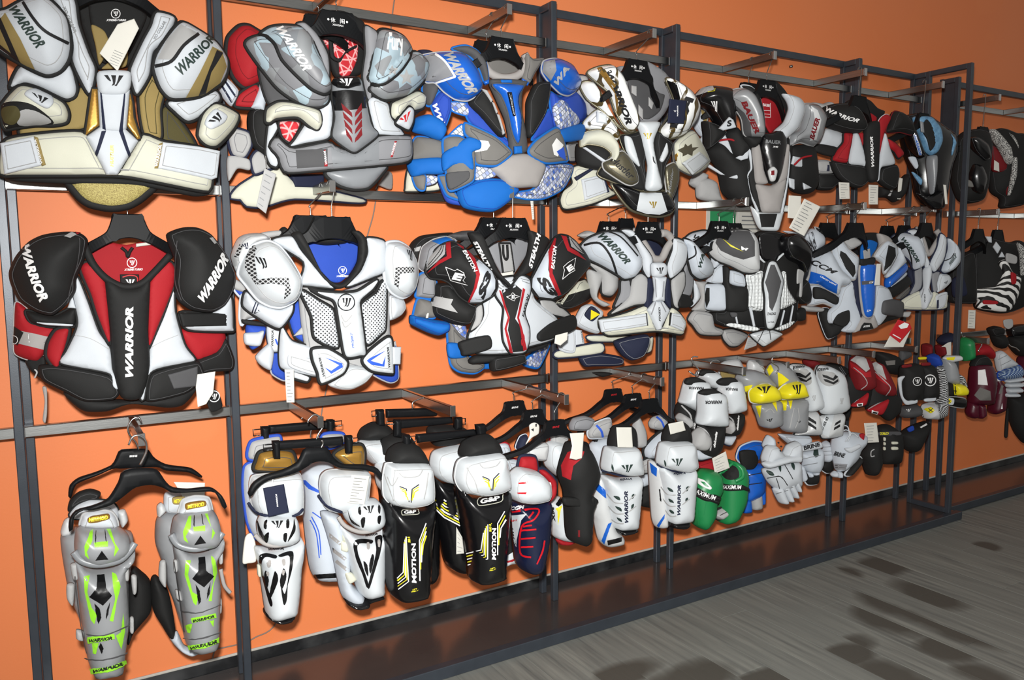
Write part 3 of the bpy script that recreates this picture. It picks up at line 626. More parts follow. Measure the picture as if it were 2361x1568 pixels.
p = P('waist_band', 'grey', '380,1060 430,990 540,1075 800,1030 850,1060 1000,1100 1150,990 1350,980 1400,1000 1395,1160 1200,1195 790,1230 510,1250 460,1200 440,1130', n=.008, th=.018, d=.008, pipe='black', pr=.005)
D(p, 'centre_field', 'pgrey', '815,1015 1170,985 1170,1180 840,1205'); D(p, 'velcro_patch', 'dgrey', '570,1090 800,1075 800,1200 580,1215')
for s, t in (('768,1080 790,1080 802,1202 778,1204', '797,1190 785,1090 772,1090 784,1190'), ('1285,1020 1303,1020 1272,1136 1255,1138', '1268,1125 1298,1030 1287,1030 1258,1125')):
    r = P('label_patch', 'red', s, n=.032, th=.003, sharp=True); X(r, 'WARRIOR', 'inkwhite', t, shear=.1)
p = P('sternum_plate', 'pgrey', '835,600 930,560 1030,570 1060,660 1110,900 1165,975 1060,1065 990,1105 910,1060 830,985 850,850 830,700', n=.03, th=.016, d=.018, pipe='black', pr=.004)
D(p, 'dark_field', 'pblack', '838,660 930,650 1060,660 1095,780 930,800 845,800'); 
for i in range(4):
    y = 765+i*60; D(p, 'chevron', 'dred', ['%d,%d %d,%d %d,%d %d,%d' % (900+i*10, y-20, 975, y+50, 980, y+85, 912+i*8, y+30), '%d,%d %d,%d %d,%d %d,%d' % (1042, y-20, 1000, y+50, 995, y+85, 1046, y+30)])
p = P('sternum_plate', 'pblack', '840,600 850,565 930,555 1020,560 1040,620 990,640 940,655 880,640', n=.05, th=.01, d=.01); logo(p, 'inkwhite', '915,620 965,620 982,570 888,572')
P('collar_flap', 'grey', '570,180 630,165 720,250 800,400 810,560 760,640 700,400 640,280', n=.0, th=.014, d=.008, pipe='black', pr=.004)
P('collar_flap', 'grey', '1065,190 1150,230 1170,260 1150,380 1110,480 1120,680 1090,730 1050,560 1070,380', n=.0, th=.014, d=.008, pipe='black', pr=.004)
P('sleeve', 'dgrey', '300,480 420,560 560,740 480,740 380,760 330,650', n=-.01, th=.012, pipe='black', pr=.004)
P('arm_cuff', 'cream', '350,880 360,790 440,740 540,745 730,800 755,900 720,945 660,910 580,850 430,860 380,890', n=.016, th=.016, d=.02, pipe='black', pr=.006)
P('arm_cuff', 'cream', '1260,750 1340,710 1440,660 1500,700 1490,780 1420,800 1380,780 1300,870 1255,840', n=.012, th=.016, d=.02, pipe='black', pr=.006)
P('lining', 'redcross', '1420,800 1490,730 1470,790 1430,825', n=.005, th=.004, pipe='black', pr=.004)
p = P('label_patch', 'white', '1290,885 1380,775 1420,800 1415,880 1385,942 1330,920', n=.036, th=.01, d=.008, pipe='black', pr=.005); logo(p, 'inkred', '1345,890 1380,875 1400,800 1318,865')
p = P('shoulder_cap', 'camo', '205,330 280,265 400,260 560,200 680,300 800,600 800,740 740,775 640,770 500,690 400,600', n=.014, th=.02, d=.03, pipe='black', pr=.006)
p2 = P('shoulder_cap', 'camo', '310,250 380,200 480,185 600,200 680,300 760,480 815,600 815,660 770,680 680,640 560,530 470,430 420,320 360,265', n=.0, th=.014, d=.02, pipe='black', pr=.006, on=p)
X(p2, 'WARRIOR', 'inkwhite', '420,205 625,512 695,500 480,188', bow=8); 
p = P('shoulder_cap', 'camo', '1110,620 1400,380 1500,430 1522,500 1490,590 1380,690 1220,725 1140,690', n=.014, th=.02, d=.03, pipe='black', pr=.006)
p2 = P('shoulder_cap', 'camo', '1165,230 1260,225 1350,270 1400,350 1390,420 1320,520 1220,600 1130,615 1090,570 1110,470', n=.0, th=.016, d=.03, pipe='black', pr=.006, on=p)
X(p2, 'Fury', 'inkwhite', '1225,395 1365,405 1335,245 1240,235', shear=.1)
def star(p, cx, cy, r, m):
    D(p, 'star', m, [[(cx+rr*math.cos(math.radians(a)), cy+rr*math.sin(math.radians(a))) for a, rr in ((-90+36*i, r if i % 2 == 0 else r*.42) for i in range(10))]], .0013)
star(p, 1370, 560, 60, 'lgrey'); star(p2, 1270, 510, 40, 'lgrey')
pc = P('tag_cord', 'wire', '350,1120 356,1120 362,1220 356,1220', n=.0, th=.001, sharp=True)
p = paper_tag('285,1490 355,1545 430,1260 345,1215', n=.02, m='lgrey', rows=6)
# blue pads
hanger('black plastic hanger inside the grey collar of the blue pads', 1156, 88, -.35, mark='cn', arm_z=ZR[2], arm_x=1.268, drop=.10, w=.26)
hanger('dark hanger half hidden behind the hanger of the blue pads', 1122, 96, -.26, mark=None, arm_z=ZR[2], arm_x=1.268, w=.24)
begin('shoulder_pads', 'white shoulder pads almost hidden behind the blue pads', 'shoulder pads', (920, 50), 3.409, (700, 1000), -.24, 4, .8)
P('back_flap', 'cream', '45,1310 60,1180 110,1110 240,1180 320,1240 310,1325 60,1338', n=-.02, th=.012, pipe='black', pr=.004)
P('rib_panel', 'lgrey', '1310,960 1400,940 1420,1080 1330,1095', n=-.01, th=.012, pipe='navy', pr=.004)
P('shoulder_cap', 'navy', '150,225 220,220 300,260 240,300 170,280', n=.0, th=.01, d=.01)
P('sleeve', 'bwhite', '1380,430 1460,440 1500,640 1450,760 1400,600', n=-.02, th=.012, d=.01, pipe='navy', pr=.005)
begin('shoulder_pads', 'bright blue and grey shoulder pads with a blue sternum blade', 'shoulder pads', (920, 50), 3.409, (860, 800), -.35, 4, 1.2)
P('back_panel', 'mgrey', '690,340 720,260 800,300 940,300 985,250 1010,300 1000,420 920,470 780,470 700,420', n=-.09, th=.01)
Tb('collar_roll', 'tgrey', '670,330 715,400 800,440 900,435 970,390 1000,300 985,255', r=.013, n=-.01)
P('back_flap', 'rblue', '300,1220 380,1230 470,1380 500,1445 380,1420 330,1320', n=-.03, th=.01)
P('lower_flap', 'mgrey', '310,1215 390,1220 430,1340 480,1390 480,1405 380,1370 340,1300', n=-.02, th=.01, pipe='blue', pr=.005)
P('belly_flap', 'bluemark', '890,1370 940,1340 1060,1310 1160,1125 1362,1130 1350,1210 1280,1320 1140,1390 1000,1395', n=-.02, th=.012, pipe='blue', pr=.004)
P('belly_flap', 'blue', '460,1320 620,1240 800,1235 940,1320 860,1420 730,1497 510,1462', n=-.008, th=.014, d=.012)
P('lower_flap', 'bluemark', '592,1135 720,1150 760,1215 600,1245', n=.0, th=.008)
P('belly_plate', 'tgrey', '722,1150 870,1050 1010,1040 1145,1130 1090,1290 1050,1300 880,1305 800,1230', n=.006, th=.014, d=.01)
P('chest_plate', 'dgrey', '715,455 1000,465 965,560 960,700 990,860 1000,1025 880,1035 860,900 830,760 760,600', n=.008, th=.014, d=.008)
P('rib_panel', 'rblue', '530,630 640,740 800,890 880,960 860,1000 700,900 560,800 520,720', n=-.008, th=.01, pipe='blue', pr=.004)
P('rib_panel', 'rblue', '1040,930 1100,800 1180,690 1210,850 1110,900', n=-.008, th=.01, pipe='blue', pr=.004)
P('chest_panel', 'black', '548,640 640,525 720,600 770,720 835,890 780,900 640,740', n=.006, th=.012, d=.012)
P('chest_panel', 'black', '1005,620 1070,490 1175,470 1182,560 1150,720 1080,850 1030,915 998,880 1000,720', n=.006, th=.012, d=.012)
for s in ('648,525 690,540 735,620 720,640', '725,625 745,640 775,715 760,725', '765,725 785,730 830,880 815,890'): P('chest_rib', 'lgrey', s, n=.024, th=.005, d=.004, sharp=True)
p = P('sternum_blade', 'pblue', '733,490 968,500 940,580 935,640 958,760 950,900 930,960 890,880 850,700 800,580', n=.026, th=.01, d=.014, pipe='dgrey', pr=.003)
r = P('badge', 'pblack', '853,553 886,553 918,742 900,742', n=.05, th=.004, sharp=True); X(r, 'PROJEKT', 'inkgrey', '895,725 868,565 880,565 908,725')
P('clip', 'blue', '905,980 965,975 968,1035 908,1040', n=.03, th=.006, sharp=True)
P('clip', 'blue', '800,455 885,455 890,485 800,485', n=.024, th=.006, sharp=True)
p = P('waist_flap', 'mgrey', '515,800 620,840 760,910 870,1010 872,1050 760,1132 610,1122 590,1060 570,940 515,880', n=.018, th=.012, d=.008, pipe='blue', pr=.005)
D(p, 'shield', 'inkwhite', '625,930 700,940 715,975 690,1010 585,1030 640,980'); D(p, 'shield_fill', 'inkblue', '585,935 640,930 620,990 590,1000')
p = P('waist_flap', 'mgrey', '1015,1010 1080,930 1230,835 1280,900 1325,1080 1290,1100 1150,1112 1040,1062', n=.018, th=.012, d=.008, pipe='blue', pr=.005)
D(p, 'shield', 'inkwhite', '1200,970 1235,915 1290,970 1245,1060 1215,1045'); D(p, 'shield_fill', 'inkblue', '1235,1020 1290,985 1310,1090 1260,1060')
P('collar_flap', 'dgrey', '410,215 520,188 610,228 680,320 700,460 670,490 630,380 560,280', n=.0, th=.012, d=.008, pipe='blue', pr=.004)
P('collar_flap', 'mgrey', '995,250 1045,290 1135,290 1060,420 1020,492 970,450 990,340', n=.0, th=.012, d=.006)
P('buckle', 'pblue', '970,445 1025,480 1010,505 965,465', n=.015, th=.006, sharp=True); P('buckle', 'pblue', '660,470 710,450 705,490 675,495', n=.015, th=.006, sharp=True)
P('sleeve', 'dgrey', '180,540 200,470 310,490 300,560 250,660 205,650', n=-.012, th=.012, d=.01, pipe='blue', pr=.004)
p = P('sleeve', 'rblue', '250,650 320,550 400,600 405,700 365,815 330,825 280,740', n=-.008, th=.012, d=.01, pipe='blue', pr=.004); X(p, 'WW', 'inkwhite', '262,650 330,830 365,815 300,640', bold=.05)
P('arm_strap', 'blue', '105,860 125,760 240,728 350,790 372,860 325,932 200,890', n=.006, th=.012, d=.015)
P('arm_pad', 'mgrey', '140,905 330,940 345,1085 80,1095 90,990', n=-.012, th=.012, d=.015, pipe='blue', pr=.004)
P('arm_strap', 'blue', '72,1092 342,1070 352,1192 210,1200 100,1215', n=.004, th=.008, d=.01)
P('arm_pad', 'mgrey', '105,1210 205,1208 200,1320 160,1325 125,1290', n=-.012, th=.01, d=.006, pipe='blue', pr=.004); P('arm_pad', 'bluemark', '210,1210 300,1215 290,1270 205,1290', n=-.016, th=.008)
P('rib_panel', 'bluemark', '405,635 530,645 545,740 420,705', n=-.006, th=.008, pipe='blue', pr=.003)
P('elbow_pad', 'bluemark', '365,925 490,808 512,900 420,945', n=.0, th=.008, pipe='blue', pr=.003)
P('elbow_pad', 'mgrey', '345,930 480,905 590,1010 590,1180 570,1260 400,1332 370,1200', n=.018, th=.012, d=.015, pipe='blue', pr=.005)
P('arm_strap', 'blue', '340,1050 410,990 545,908 640,940 640,1000 575,1030 582,1165 440,1125 350,1175', n=.036, th=.006, d=.006)
P('velcro_patch', 'dgrey', '372,1200 440,1180 550,1175 545,1240 400,1320', n=.042, th=.004)
P('sleeve', 'rblue', '1183,555 1260,590 1380,550 1465,640 1478,760 1420,800 1220,835 1190,700', n=-.008, th=.014, d=.02, pipe='blue', pr=.004)
P('elbow_pad', 'bluemark', '1212,700 1235,625 1275,612 1340,655 1405,745 1412,805 1260,845', n=.012, th=.008, d=.01)
P('arm_strap', 'blue', '1248,862 1440,800 1472,870 1460,922 1300,945', n=.02, th=.008, d=.008)
p = P('shoulder_cap', 'pblue', '165,268 290,243 430,238 520,268 610,388 648,510 622,572 540,622 440,612 350,552 280,482 203,472 190,300', n=.016, th=.018, d=.05, pipe='lgrey', pr=.003)
D(p, 'grey_field', 'grey', '178,268 285,252 365,300 425,425 290,470 208,465 198,300'); lines(p, 'edge_stripe', 'inkwhite', ['285,255 370,320 445,435', '445,432 290,480'], 16); X(p, 'WARRIOR', 'lgrey', '345,262 545,562 625,548 425,243', bold=.05)
p = P('shoulder_cap', 'pblue', '1135,310 1230,290 1330,338 1398,460 1392,540 1330,582 1260,562 1170,472 1118,390', n=.012, th=.018, d=.05, pipe='lgrey', pr=.003)
D(p, 'grey_field', 'grey', '1140,318 1225,298 1238,380 1195,462 1128,390'); X(p, 'WA', 'lgrey', '1245,505 1340,370 1300,350 1215,470', bold=.05)
paper_tag('1047,1555 1064,1555 1056,1410 1033,1410', n=-.02, rows=8)

# white, black and gold pads
hanger('black plastic hanger over the fluffy grey collar of the white and gold-splash pads', 1468, 139, -.35, mark='cn', arm_z=ZR[2], arm_x=1.83, plate=.09, w=.25)
begin('shoulder_pads', 'white shoulder pads tucked behind the gold-splash pads', 'shoulder pads', (1280, 50), 3.408, (500, 900), -.25, 8, .8)
P('waist_band', 'cream', '35,1400 60,1330 130,1270 110,1180 170,1130 330,1150 340,1200 430,1320 480,1350 300,1430 100,1475 50,1460', n=-.01, th=.012, d=.006, pipe='black', pr=.005)
P('strap', 'white', '205,1240 372,1200 412,1340 230,1405', n=.008, th=.004, sharp=True); P('strap_trim', 'navy', '380,1240 396,1240 427,1340 405,1345', n=.008, th=.004, sharp=True)
P('shoulder_cap', 'lgrey', '150,430 250,440 260,640 330,700 250,740 230,640 160,560', n=.0, th=.012, d=.01, pipe='navy', pr=.004)
P('strap', 'navy', '150,1225 300,1140 320,1150 170,1250', n=.01, th=.004, sharp=True)
begin('shoulder_pads', 'white shoulder pads with black and gold splash marks and a dark furry collar', 'shoulder pads', (1280, 50), 3.408, (750, 900), -.35, 8, 1.3)
P('back_panel', 'grey', '490,365 560,345 700,310 850,400 905,500 895,620 855,720 790,795 720,810 655,780 615,700 560,560', n=-.07, th=.02, d=.0)
P('lining', 'dgrey', '565,430 640,440 720,490 820,560 860,580 825,700 740,765 665,745 600,600', n=-.05, th=.004)
for s in ('600,500 640,508 640,588 600,560', '735,590 775,640 760,690 735,660', '655,650 690,690 690,770 655,730'): P('lining_patch', 'lgrey', s, n=-.04, th=.003, sharp=True)
p = P('belly_flap', 'pblack', '440,1270 560,1290 700,1345 860,1332 910,1400 932,1460 900,1510 820,1532 720,1522 600,1482 520,1400', n=.0, th=.014, d=.015, pipe='bronze', pr=.006)
D(p, 'white_field', 'pwhite', '665,1345 835,1347 880,1490 820,1515 720,1508 640,1480'); logo(p, 'inkgold', '752,1465 788,1465 798,1415 735,1415')
P('waist_side', 'black', '330,1190 500,1000 650,1130 705,1320 600,1312 430,1252', n=.004, th=.012, pipe='bronze', pr=.004)
p = P('waist_plate', 'bronze', '370,1110 430,1080 480,1035 530,1018 590,1080 640,1190 648,1260 600,1287 540,1272 390,1172', n=.022, th=.01, d=.01, pipe='lgrey', pr=.003); X(p, 'Hustler', 'ink', '430,1095 595,1245 630,1205 470,1055', bold=.02)
p = P('waist_plate', 'bronze', '858,1150 930,1108 968,1170 965,1260 910,1402 880,1372 860,1250', n=.01, th=.01, d=.008, pipe='lgrey', pr=.003); X(p, 'Hustler', 'inkgrey', '905,1350 930,1160 915,1150 880,1340', bold=.02)
P('chest_panel', 'black', '505,900 600,880 700,860 720,1000 700,1120 720,1310 690,1325 610,1090 540,1010', n=.006, th=.012, d=.008, pipe='bronze', pr=.003)
P('chest_panel', 'black', '790,860 860,900 920,960 900,1060 860,1150 840,1318 790,1320 790,1130 770,960', n=.006, th=.012, d=.008, pipe='bronze', pr=.003)
P('rib_plate', 'pwhite', '545,900 600,920 655,1100 660,1140 600,1080 560,1010', n=.022, th=.006, d=.004); P('rib_plate', 'pwhite', '822,1080 870,950 885,1030 845,1105', n=.022, th=.006, d=.004)
p = P('sternum_plate', 'pwhite', '640,800 665,785 790,782 820,800 800,850 765,960 795,1130 832,1315 715,1315 730,1130 690,960 670,870', n=.026, th=.012, d=.012)
logo(p, 'inkgold', '708,925 748,925 760,875 694,875'); D(p, 'stripe', 'ink', ['690,1030 715,1080 700,1130', '765,1050 790,1120 770,1100'])
P('sleeve', 'whitegold', '220,790 330,690 430,760 505,880 480,935 400,870 240,840', n=-.005, th=.012, d=.012, pipe='bronze', pr=.003); P('strap', 'pwhite', '328,705 405,730 405,802 325,792', n=.02, th=.006, sharp=True)
P('cuff_mouth', 'black', '175,960 330,960 420,1000 440,1090 380,1165 180,1120', n=-.01, th=.012, d=.01)
P('arm_cuff', 'cream', '195,985 200,900 250,865 340,850 430,880 490,970 492,1050 455,1115 420,1105 440,1040 390,992 330,972 250,965', n=.018, th=.014, d=.02, pipe='bronze', pr=.004)
P('arm_strap', 'white', '215,990 240,985 425,1110 410,1130', n=.02, th=.006, sharp=True)
p = P('arm_cuff', 'cream', '932,960 1010,885 1080,858 1150,960 1218,1090 1190,1152 1075,1208 960,1152 938,1080', n=.0, th=.016, d=.02, pipe='dgrey', pr=.004)
D(p, 'splash', 'bronze', '960,1010 1010,985 1020,960 1040,980 1070,960 1075,990 1125,985 1080,1020 1075,1055 1040,1040 1000,1060 1000,1035'); D(p, 'gold_fleck', 'pgold', '935,1050 965,1030 960,1090 940,1100')
P('strap', 'pwhite', '1000,1110 1132,1020 1218,1092 1080,1205', n=.034, th=.006, sharp=True)
P('shoulder_cap', 'whitegold', '195,515 220,475 290,478 350,555 420,700 500,820 625,852 600,870 540,862 470,802 370,702 250,612', n=.006, th=.014, d=.02, pipe='bronze', pr=.005)
p = P('shoulder_cap', 'whitegold', '248,405 330,360 440,348 520,440 565,560 642,760 632,832 600,868 540,822 470,702 420,562 330,482', n=.034, th=.018, d=.035, pipe='bronze', pr=.005)
X(p, 'WARRIOR', 'ink', '385,395 560,812 610,800 440,380', bow=10, bold=.05); D(p, 'gold_streak', 'pgold', ['330,370 360,365 460,520 500,620 490,730 470,560', '360,400 400,395 480,500 470,520'])
p = P('shoulder_cap', 'whitegold', '868,450 960,478 1040,540 1092,620 1108,700 1082,800 1002,892 900,918 838,907 822,852 880,760 930,620', n=.01, th=.018, d=.05, pipe='bronze', pr=.005)
D(p, 'dark_field', 'pblack', '870,455 955,485 985,600 960,700 880,790 840,835 900,720 930,620'); X(p, 'WA', 'ink', '985,870 1090,610 1040,560 900,830', bold=.05)
p = P('brand_tag', 'navy', '885,795 1012,802 1032,620 900,608', n=.085, th=.002, sharp=True, K=.6); X(p, 'WARRIOR', 'inkwhite', '965,745 965,660 955,660 955,745'); logo(p, 'inkwhite', '930,712 945,712 948,698 928,698')

# black and grey pads
hanger('black plastic hanger over the red lining of the black and grey pads', 1768, 186, -.345, mark='cn', arm_z=ZR[2], arm_x=2.43, plate=.09)
hanger('black hanger with a bent hook holding the glossy black pads behind', 1726, 192, -.25, mark=None, arm_z=ZR[2], arm_x=2.43)
begin('shoulder_pads', 'pale shoulder pads showing only as white patches left of the glossy black pads', 'shoulder pads', (1580, 120), 3.647, (300, 900), -.19, 14, .6)
P('arm_pad', 'lgrey', '35,1110 60,1050 130,1010 190,1040 120,1150', n=.0, th=.012, d=.01); P('waist_band', 'lgrey', '98,1085 190,1062 262,1100 300,1230 365,1252 200,1255 98,1222', n=.008, th=.012, d=.012)
p = P('shoulder_cap', 'bwhite', '60,600 90,485 150,488 188,560 155,700 120,700', n=.0, th=.01, d=.012); D(p, 'gold_field', 'gold', '130,490 152,490 186,560 160,620')
P('sleeve', 'white', '125,740 160,700 215,745 170,820', n=.0, th=.01, d=.01)
begin('shoulder_pads', 'glossy black shoulder pads with grey cap edge, left of the red-lined pads', 'shoulder pads', (1580, 120), 3.647, (350, 800), -.26, 14, 1.0)
p = P('shoulder_cap', 'pblack', '72,385 130,310 200,283 260,288 340,300 410,350 400,600 425,640 290,655 250,600 180,490 80,445', n=.01, th=.02, d=.05); D(p, 'grey_field', 'lgrey', '76,375 140,302 232,287 245,318 165,345'); lines(p, 'chevron', 'inkyellow', '190,338 248,328 250,308', 5, smooth=False); logo(p, 'inkwhite', '245,495 280,505 270,410 215,410')
P('sleeve', 'black', '150,580 250,610 330,680 285,745 170,830 158,690', n=.0, th=.02, d=.02)
p = P('cap_wedge', 'white', '283,642 368,545 402,570 427,635 320,660', n=.07, th=.006, sharp=True); X(p, 'S', 'ink', '350,630 400,620 385,570 340,580', bold=.05)
begin('shoulder_pads', 'black and grey shoulder pads with red lining and a long grey sternum', 'shoulder pads', (1580, 120), 3.647, (720, 800), -.345, 14, 1.2)
P('back_panel', 'black', '600,330 640,260 740,240 830,330 872,420 862,560 800,650 720,695 655,640 635,440', n=-.10, th=.02, d=.0)
p = P('lining', 'red', '640,395 720,382 800,420 838,500 822,580 745,660 710,678 662,580', n=-.075, th=.004); X(p, 'BAUER', 'inkwhite', '655,455 708,465 708,440 650,430'); lines(p, 'label_box', 'inkwhite', ['650,490 712,495', '650,545 712,550', '655,520 710,525', '712,430 715,550'], 4)
P('arm_lower', 'black', '165,840 280,740 430,880 545,830 540,1000 570,1200 560,1290 450,1302 320,1180 290,1050 250,950', n=-.03, th=.02, d=.03)
for s in ('178,960 205,945 335,1035 300,1032', '370,1055 478,1008 462,1078', '425,890 535,815 525,895 470,912'): P('trim', 'white', s, n=.012, th=.005, sharp=True)
P('arm_upper', 'black', '330,690 420,630 500,715 625,715 605,795 540,825 450,905 390,865', n=-.008, th=.016, d=.02)
p = P('trim', 'white', '268,740 330,688 365,760 402,868 365,858 320,800', n=.0, th=.006, sharp=True); Tb('red_cord', 'red', '275,746 380,735 460,775 505,825', r=.004, n=.016)
P('arm_lower', 'black', '868,800 1060,790 1092,900 1105,1100 1060,1182 990,1195 900,1162 858,1050', n=-.01, th=.02, d=.03)
for s in ('908,875 970,888 1062,962 1060,987 930,962 893,940', '868,1058 916,1070 916,1157 880,1135', '988,1098 1065,1142 1000,1157'): P('trim', 'white', s, n=.028, th=.005, sharp=True)
Tb('red_cord', 'red', '918,948 980,892 1062,872', r=.004, n=.04)
P('chest_side', 'black', '520,850 640,700 650,990 625,1345 580,1305 500,1050', n=.0, th=.012, d=.006); P('chest_side', 'black', '800,700 890,780 880,1000 820,1345 790,1340', n=.0, th=.012, d=.006)
P('edge_strip', 'white', '532,815 550,830 562,980 530,1040 550,1180 618,1335 600,1332 540,1180 515,1040 545,980', n=.014, th=.006); P('edge_strip', 'white', '868,830 882,890 862,1100 822,1342 804,1335 845,1100', n=.014, th=.006)
P('chest_plate', 'tgrey', '562,805 625,780 655,990 690,1105 592,1105 575,1000', n=.016, th=.01, d=.006); P('chest_plate', 'tgrey', '790,1000 840,785 870,800 850,1050 800,1105 750,1100', n=.016, th=.01, d=.006)
P('belly_plate', 'tgrey', '590,1110 720,1122 840,1060 795,1330 780,1352 650,1345 600,1182', n=.014, th=.012, d=.012)
p = P('tail_plate', 'pwhite', '552,1300 620,1345 790,1350 822,1332 780,1492 740,1507 640,1497 598,1440', n=.006, th=.012, d=.006); D(p, 'dark_field', 'black', '620,1362 772,1362 742,1472 640,1472')
p = P('sternum_plate', 'pblack', '638,690 720,680 800,655 845,760 805,1000 762,1105 700,1095 660,960 620,800', n=.026, th=.012, d=.02); X(p, 'BAUER', 'inkgrey', '675,765 802,778 802,748 675,735', shear=.1); X(p, 'X:40', 'inkwhite', '735,802 778,806 778,792 735,788')
p = P('badge', 'plgrey', '698,1000 738,962 772,1000 752,1082 718,1082', n=.05, th=.006, d=.004); D(p, 'badge_core', 'dred', '722,1000 748,995 748,1035 722,1035')
P('collar_flap', 'black', '465,285 545,290 612,360 652,500 662,640 642,685 600,510 540,375', n=.016, th=.012, d=.006, pipe='white', pr=.004)
p = P('shoulder_cap', 'psilver', '328,375 390,320 480,308 560,370 622,520 642,680 632,717 520,712 488,682 470,562 400,462 328,422', n=.034, th=.02, d=.04, pipe='lgrey', pr=.003)
D(p, 'dark_field', 'dgrey', '330,425 420,440 500,512 552,602 558,705 500,708 470,562 400,465'); X(p, 'BAUER', 'dred', '470,420 590,690 632,678 515,405', shear=.1, bold=.05)
P('collar_flap', 'white', '820,350 940,378 988,440 986,525 940,642 880,702 820,742 748,670 830,590 872,480 860,420', n=.02, th=.014, d=.015)
p = P('shoulder_cap', 'psilver', '985,440 1080,438 1132,500 1148,590 1112,740 1072,792 960,762 868,792 880,702 950,642 988,530', n=.008, th=.02, d=.05, pipe='lgrey', pr=.003)
D(p, 'light_field', 'plgrey', '1052,450 1112,490 1142,572 1102,735 1045,745 1092,602 1080,512'); X(p, 'BAUER', 'dred', '1078,738 1132,562 1095,545 1042,718', shear=.1, bold=.05)
P('cuff', 'black', '490,712 630,712 625,760 590,800 540,790', n=.03, th=.012, d=.01)
paper_tag('860,1395 970,1405 975,1212 870,1205', n=.05); paper_tag('872,1478 1000,1548 1137,1300 1002,1233', n=.055, rows=9)

# black and red pads
hanger('black hanger in the shadows above the black and red pads', 1980, 222, -.345, mark=None, arm_z=ZR[2], plate=.09)
begin('shoulder_pads', 'white and black shoulder pads behind the left sleeve of the black and red pads', 'shoulder pads', (1860, 150), 4.479, (300, 900), -.25, 18, .8)
P('shoulder_cap', 'lgrey', '10,420 60,385 160,400 230,380 280,420 200,470 130,500', n=.0, th=.012, d=.02); P('sleeve', 'white', '78,850 150,668 240,658 372,720 345,860 250,880', n=.0, th=.014, d=.02)
P('arm_strap', 'black', '88,812 312,850 272,945 88,895', n=.026, th=.006, d=.004); P('arm_cuff', 'lgrey', '80,985 240,990 275,1115 88,1115', n=.0, th=.012, d=.01); P('strap_trim', 'navy', '210,1030 235,1030 235,1095 208,1095', n=.02, th=.004, sharp=True)
P('belly_flap', 'black', '90,1125 270,1115 440,1190 300,1250 240,1292 100,1280', n=-.01, th=.012, d=.012)
p = begin('shoulder_pads', 'black, red and white shoulder pads with lettered left cap, sixth in the top row', 'shoulder pads', (1860, 150), 4.479, (660, 850), -.345, 18, 1.2)
P('back_panel', 'black', '400,400 520,330 640,360 720,440 800,480 740,600 600,640 540,540', n=-.08, th=.014); P('lining', 'red', '550,492 640,488 718,540 706,592 640,607 580,570', n=-.05, th=.006)
P('rib_panel', 'red', '380,705 475,710 440,900 410,1012 258,985 300,885 370,800', n=-.006, th=.012, d=.01, pipe='black', pr=.005); P('rib_panel', 'red', '815,760 900,800 975,880 988,930 940,965 900,905 850,860', n=-.006, th=.012, d=.01, pipe='black', pr=.005)
P('waist_band', 'black', '245,1000 420,1018 600,1055 635,1190 560,1265 460,1255 320,1160', n=.0, th=.014, d=.01); P('waist_band', 'black', '735,1190 760,1068 912,1028 942,1135 900,1285 800,1255', n=.0, th=.014, d=.01)
P('chest_panel', 'white', '475,708 530,718 600,960 638,1187 610,1182 590,1050 428,1016 460,800', n=.008, th=.012, d=.006, pipe='black', pr=.003); P('chest_panel', 'white', '798,700 850,860 902,1022 760,1062 738,1192 712,1187 740,950', n=.008, th=.012, d=.006, pipe='black', pr=.003)
P('chest_panel', 'red', '535,705 602,690 605,965', n=.01, th=.008, sharp=True); P('chest_panel', 'red', '732,595 812,508 862,550 802,682 770,802 738,940', n=.012, th=.01, d=.004, pipe='white', pr=.002)
p = P('sternum_plate', 'black', '598,640 742,590 738,1000 722,1195 640,1195 600,960', n=.022, th=.012, d=.008); X(p, 'WARRIOR', 'inkwhite', '697,1052 682,738 652,738 667,1052')
P('shoulder_cap', 'black', '815,700 855,560 900,478 985,500 1062,600 1085,720 960,695', n=.004, th=.016, d=.03, pipe='dred', pr=.003)
p = P('shoulder_cap', 'black', '115,485 180,430 280,400 400,398 500,450 562,540 592,640 540,702 400,692 280,662 180,622 140,560', n=.024, th=.02, d=.05); X(p, 'WARRIOR', 'inkwhite', '195,472 525,592 555,558 205,425', bow=-16)
paper_tag('340,1385 445,1382 440,1215 330,1210', n=.01, rows=6); paper_tag('640,1440 735,1440 740,1240 640,1235', n=.01, rows=7)
begin('elbow_guard', 'black guard with loose white tags hanging below the black and red pads', 'elbow pad', (1860, 150), 4.479, (900, 1250), -.27, 18, .6)
P('shell', 'black', '738,1255 900,1285 1000,1150 1042,1135 1000,1330 905,1418 830,1370 740,1362', n=.0, th=.016, d=.02); paper_tag('936,1385 968,1388 992,1172 950,1160', n=.03); P('strap', 'lgrey', '842,1352 862,1355 920,1220 885,1215', n=.03, th=.004, sharp=True)

# iridescent pads at the end frame
hanger('black hanger above the blue sheen pads at the end frame', 2128, 262, -.33, mark=None, arm_z=ZR[2], plate=.08)
begin('shoulder_pads', 'black shoulder pads with a blue sheen collar beside the end frame', 'shoulder pads', (1860, 150), 4.479, (1260, 950), -.33, 26, 1.0)
P('torso', 'pblack', '955,570 1100,500 1250,520 1420,640 1522,720 1532,900 1482,1050 1440,1300 1400,1482 1320,1485 1200,1442 1120,1330 1080,1100 1000,900', n=-.04, th=.02, d=.05)
P('collar', 'iridescent', '1095,545 1200,528 1285,540 1375,650 1395,780 1345,902 1280,932 1220,882 1160,722', n=.03, th=.016, d=.01); P('lining', 'black', '1240,560 1310,660 1332,800 1280,885 1240,765 1180,640', n=.052, th=.004, d=0)
P('lining_strip', 'pgrey', '1170,580 1205,590 1215,700 1180,690', n=.056, th=.003, sharp=True)
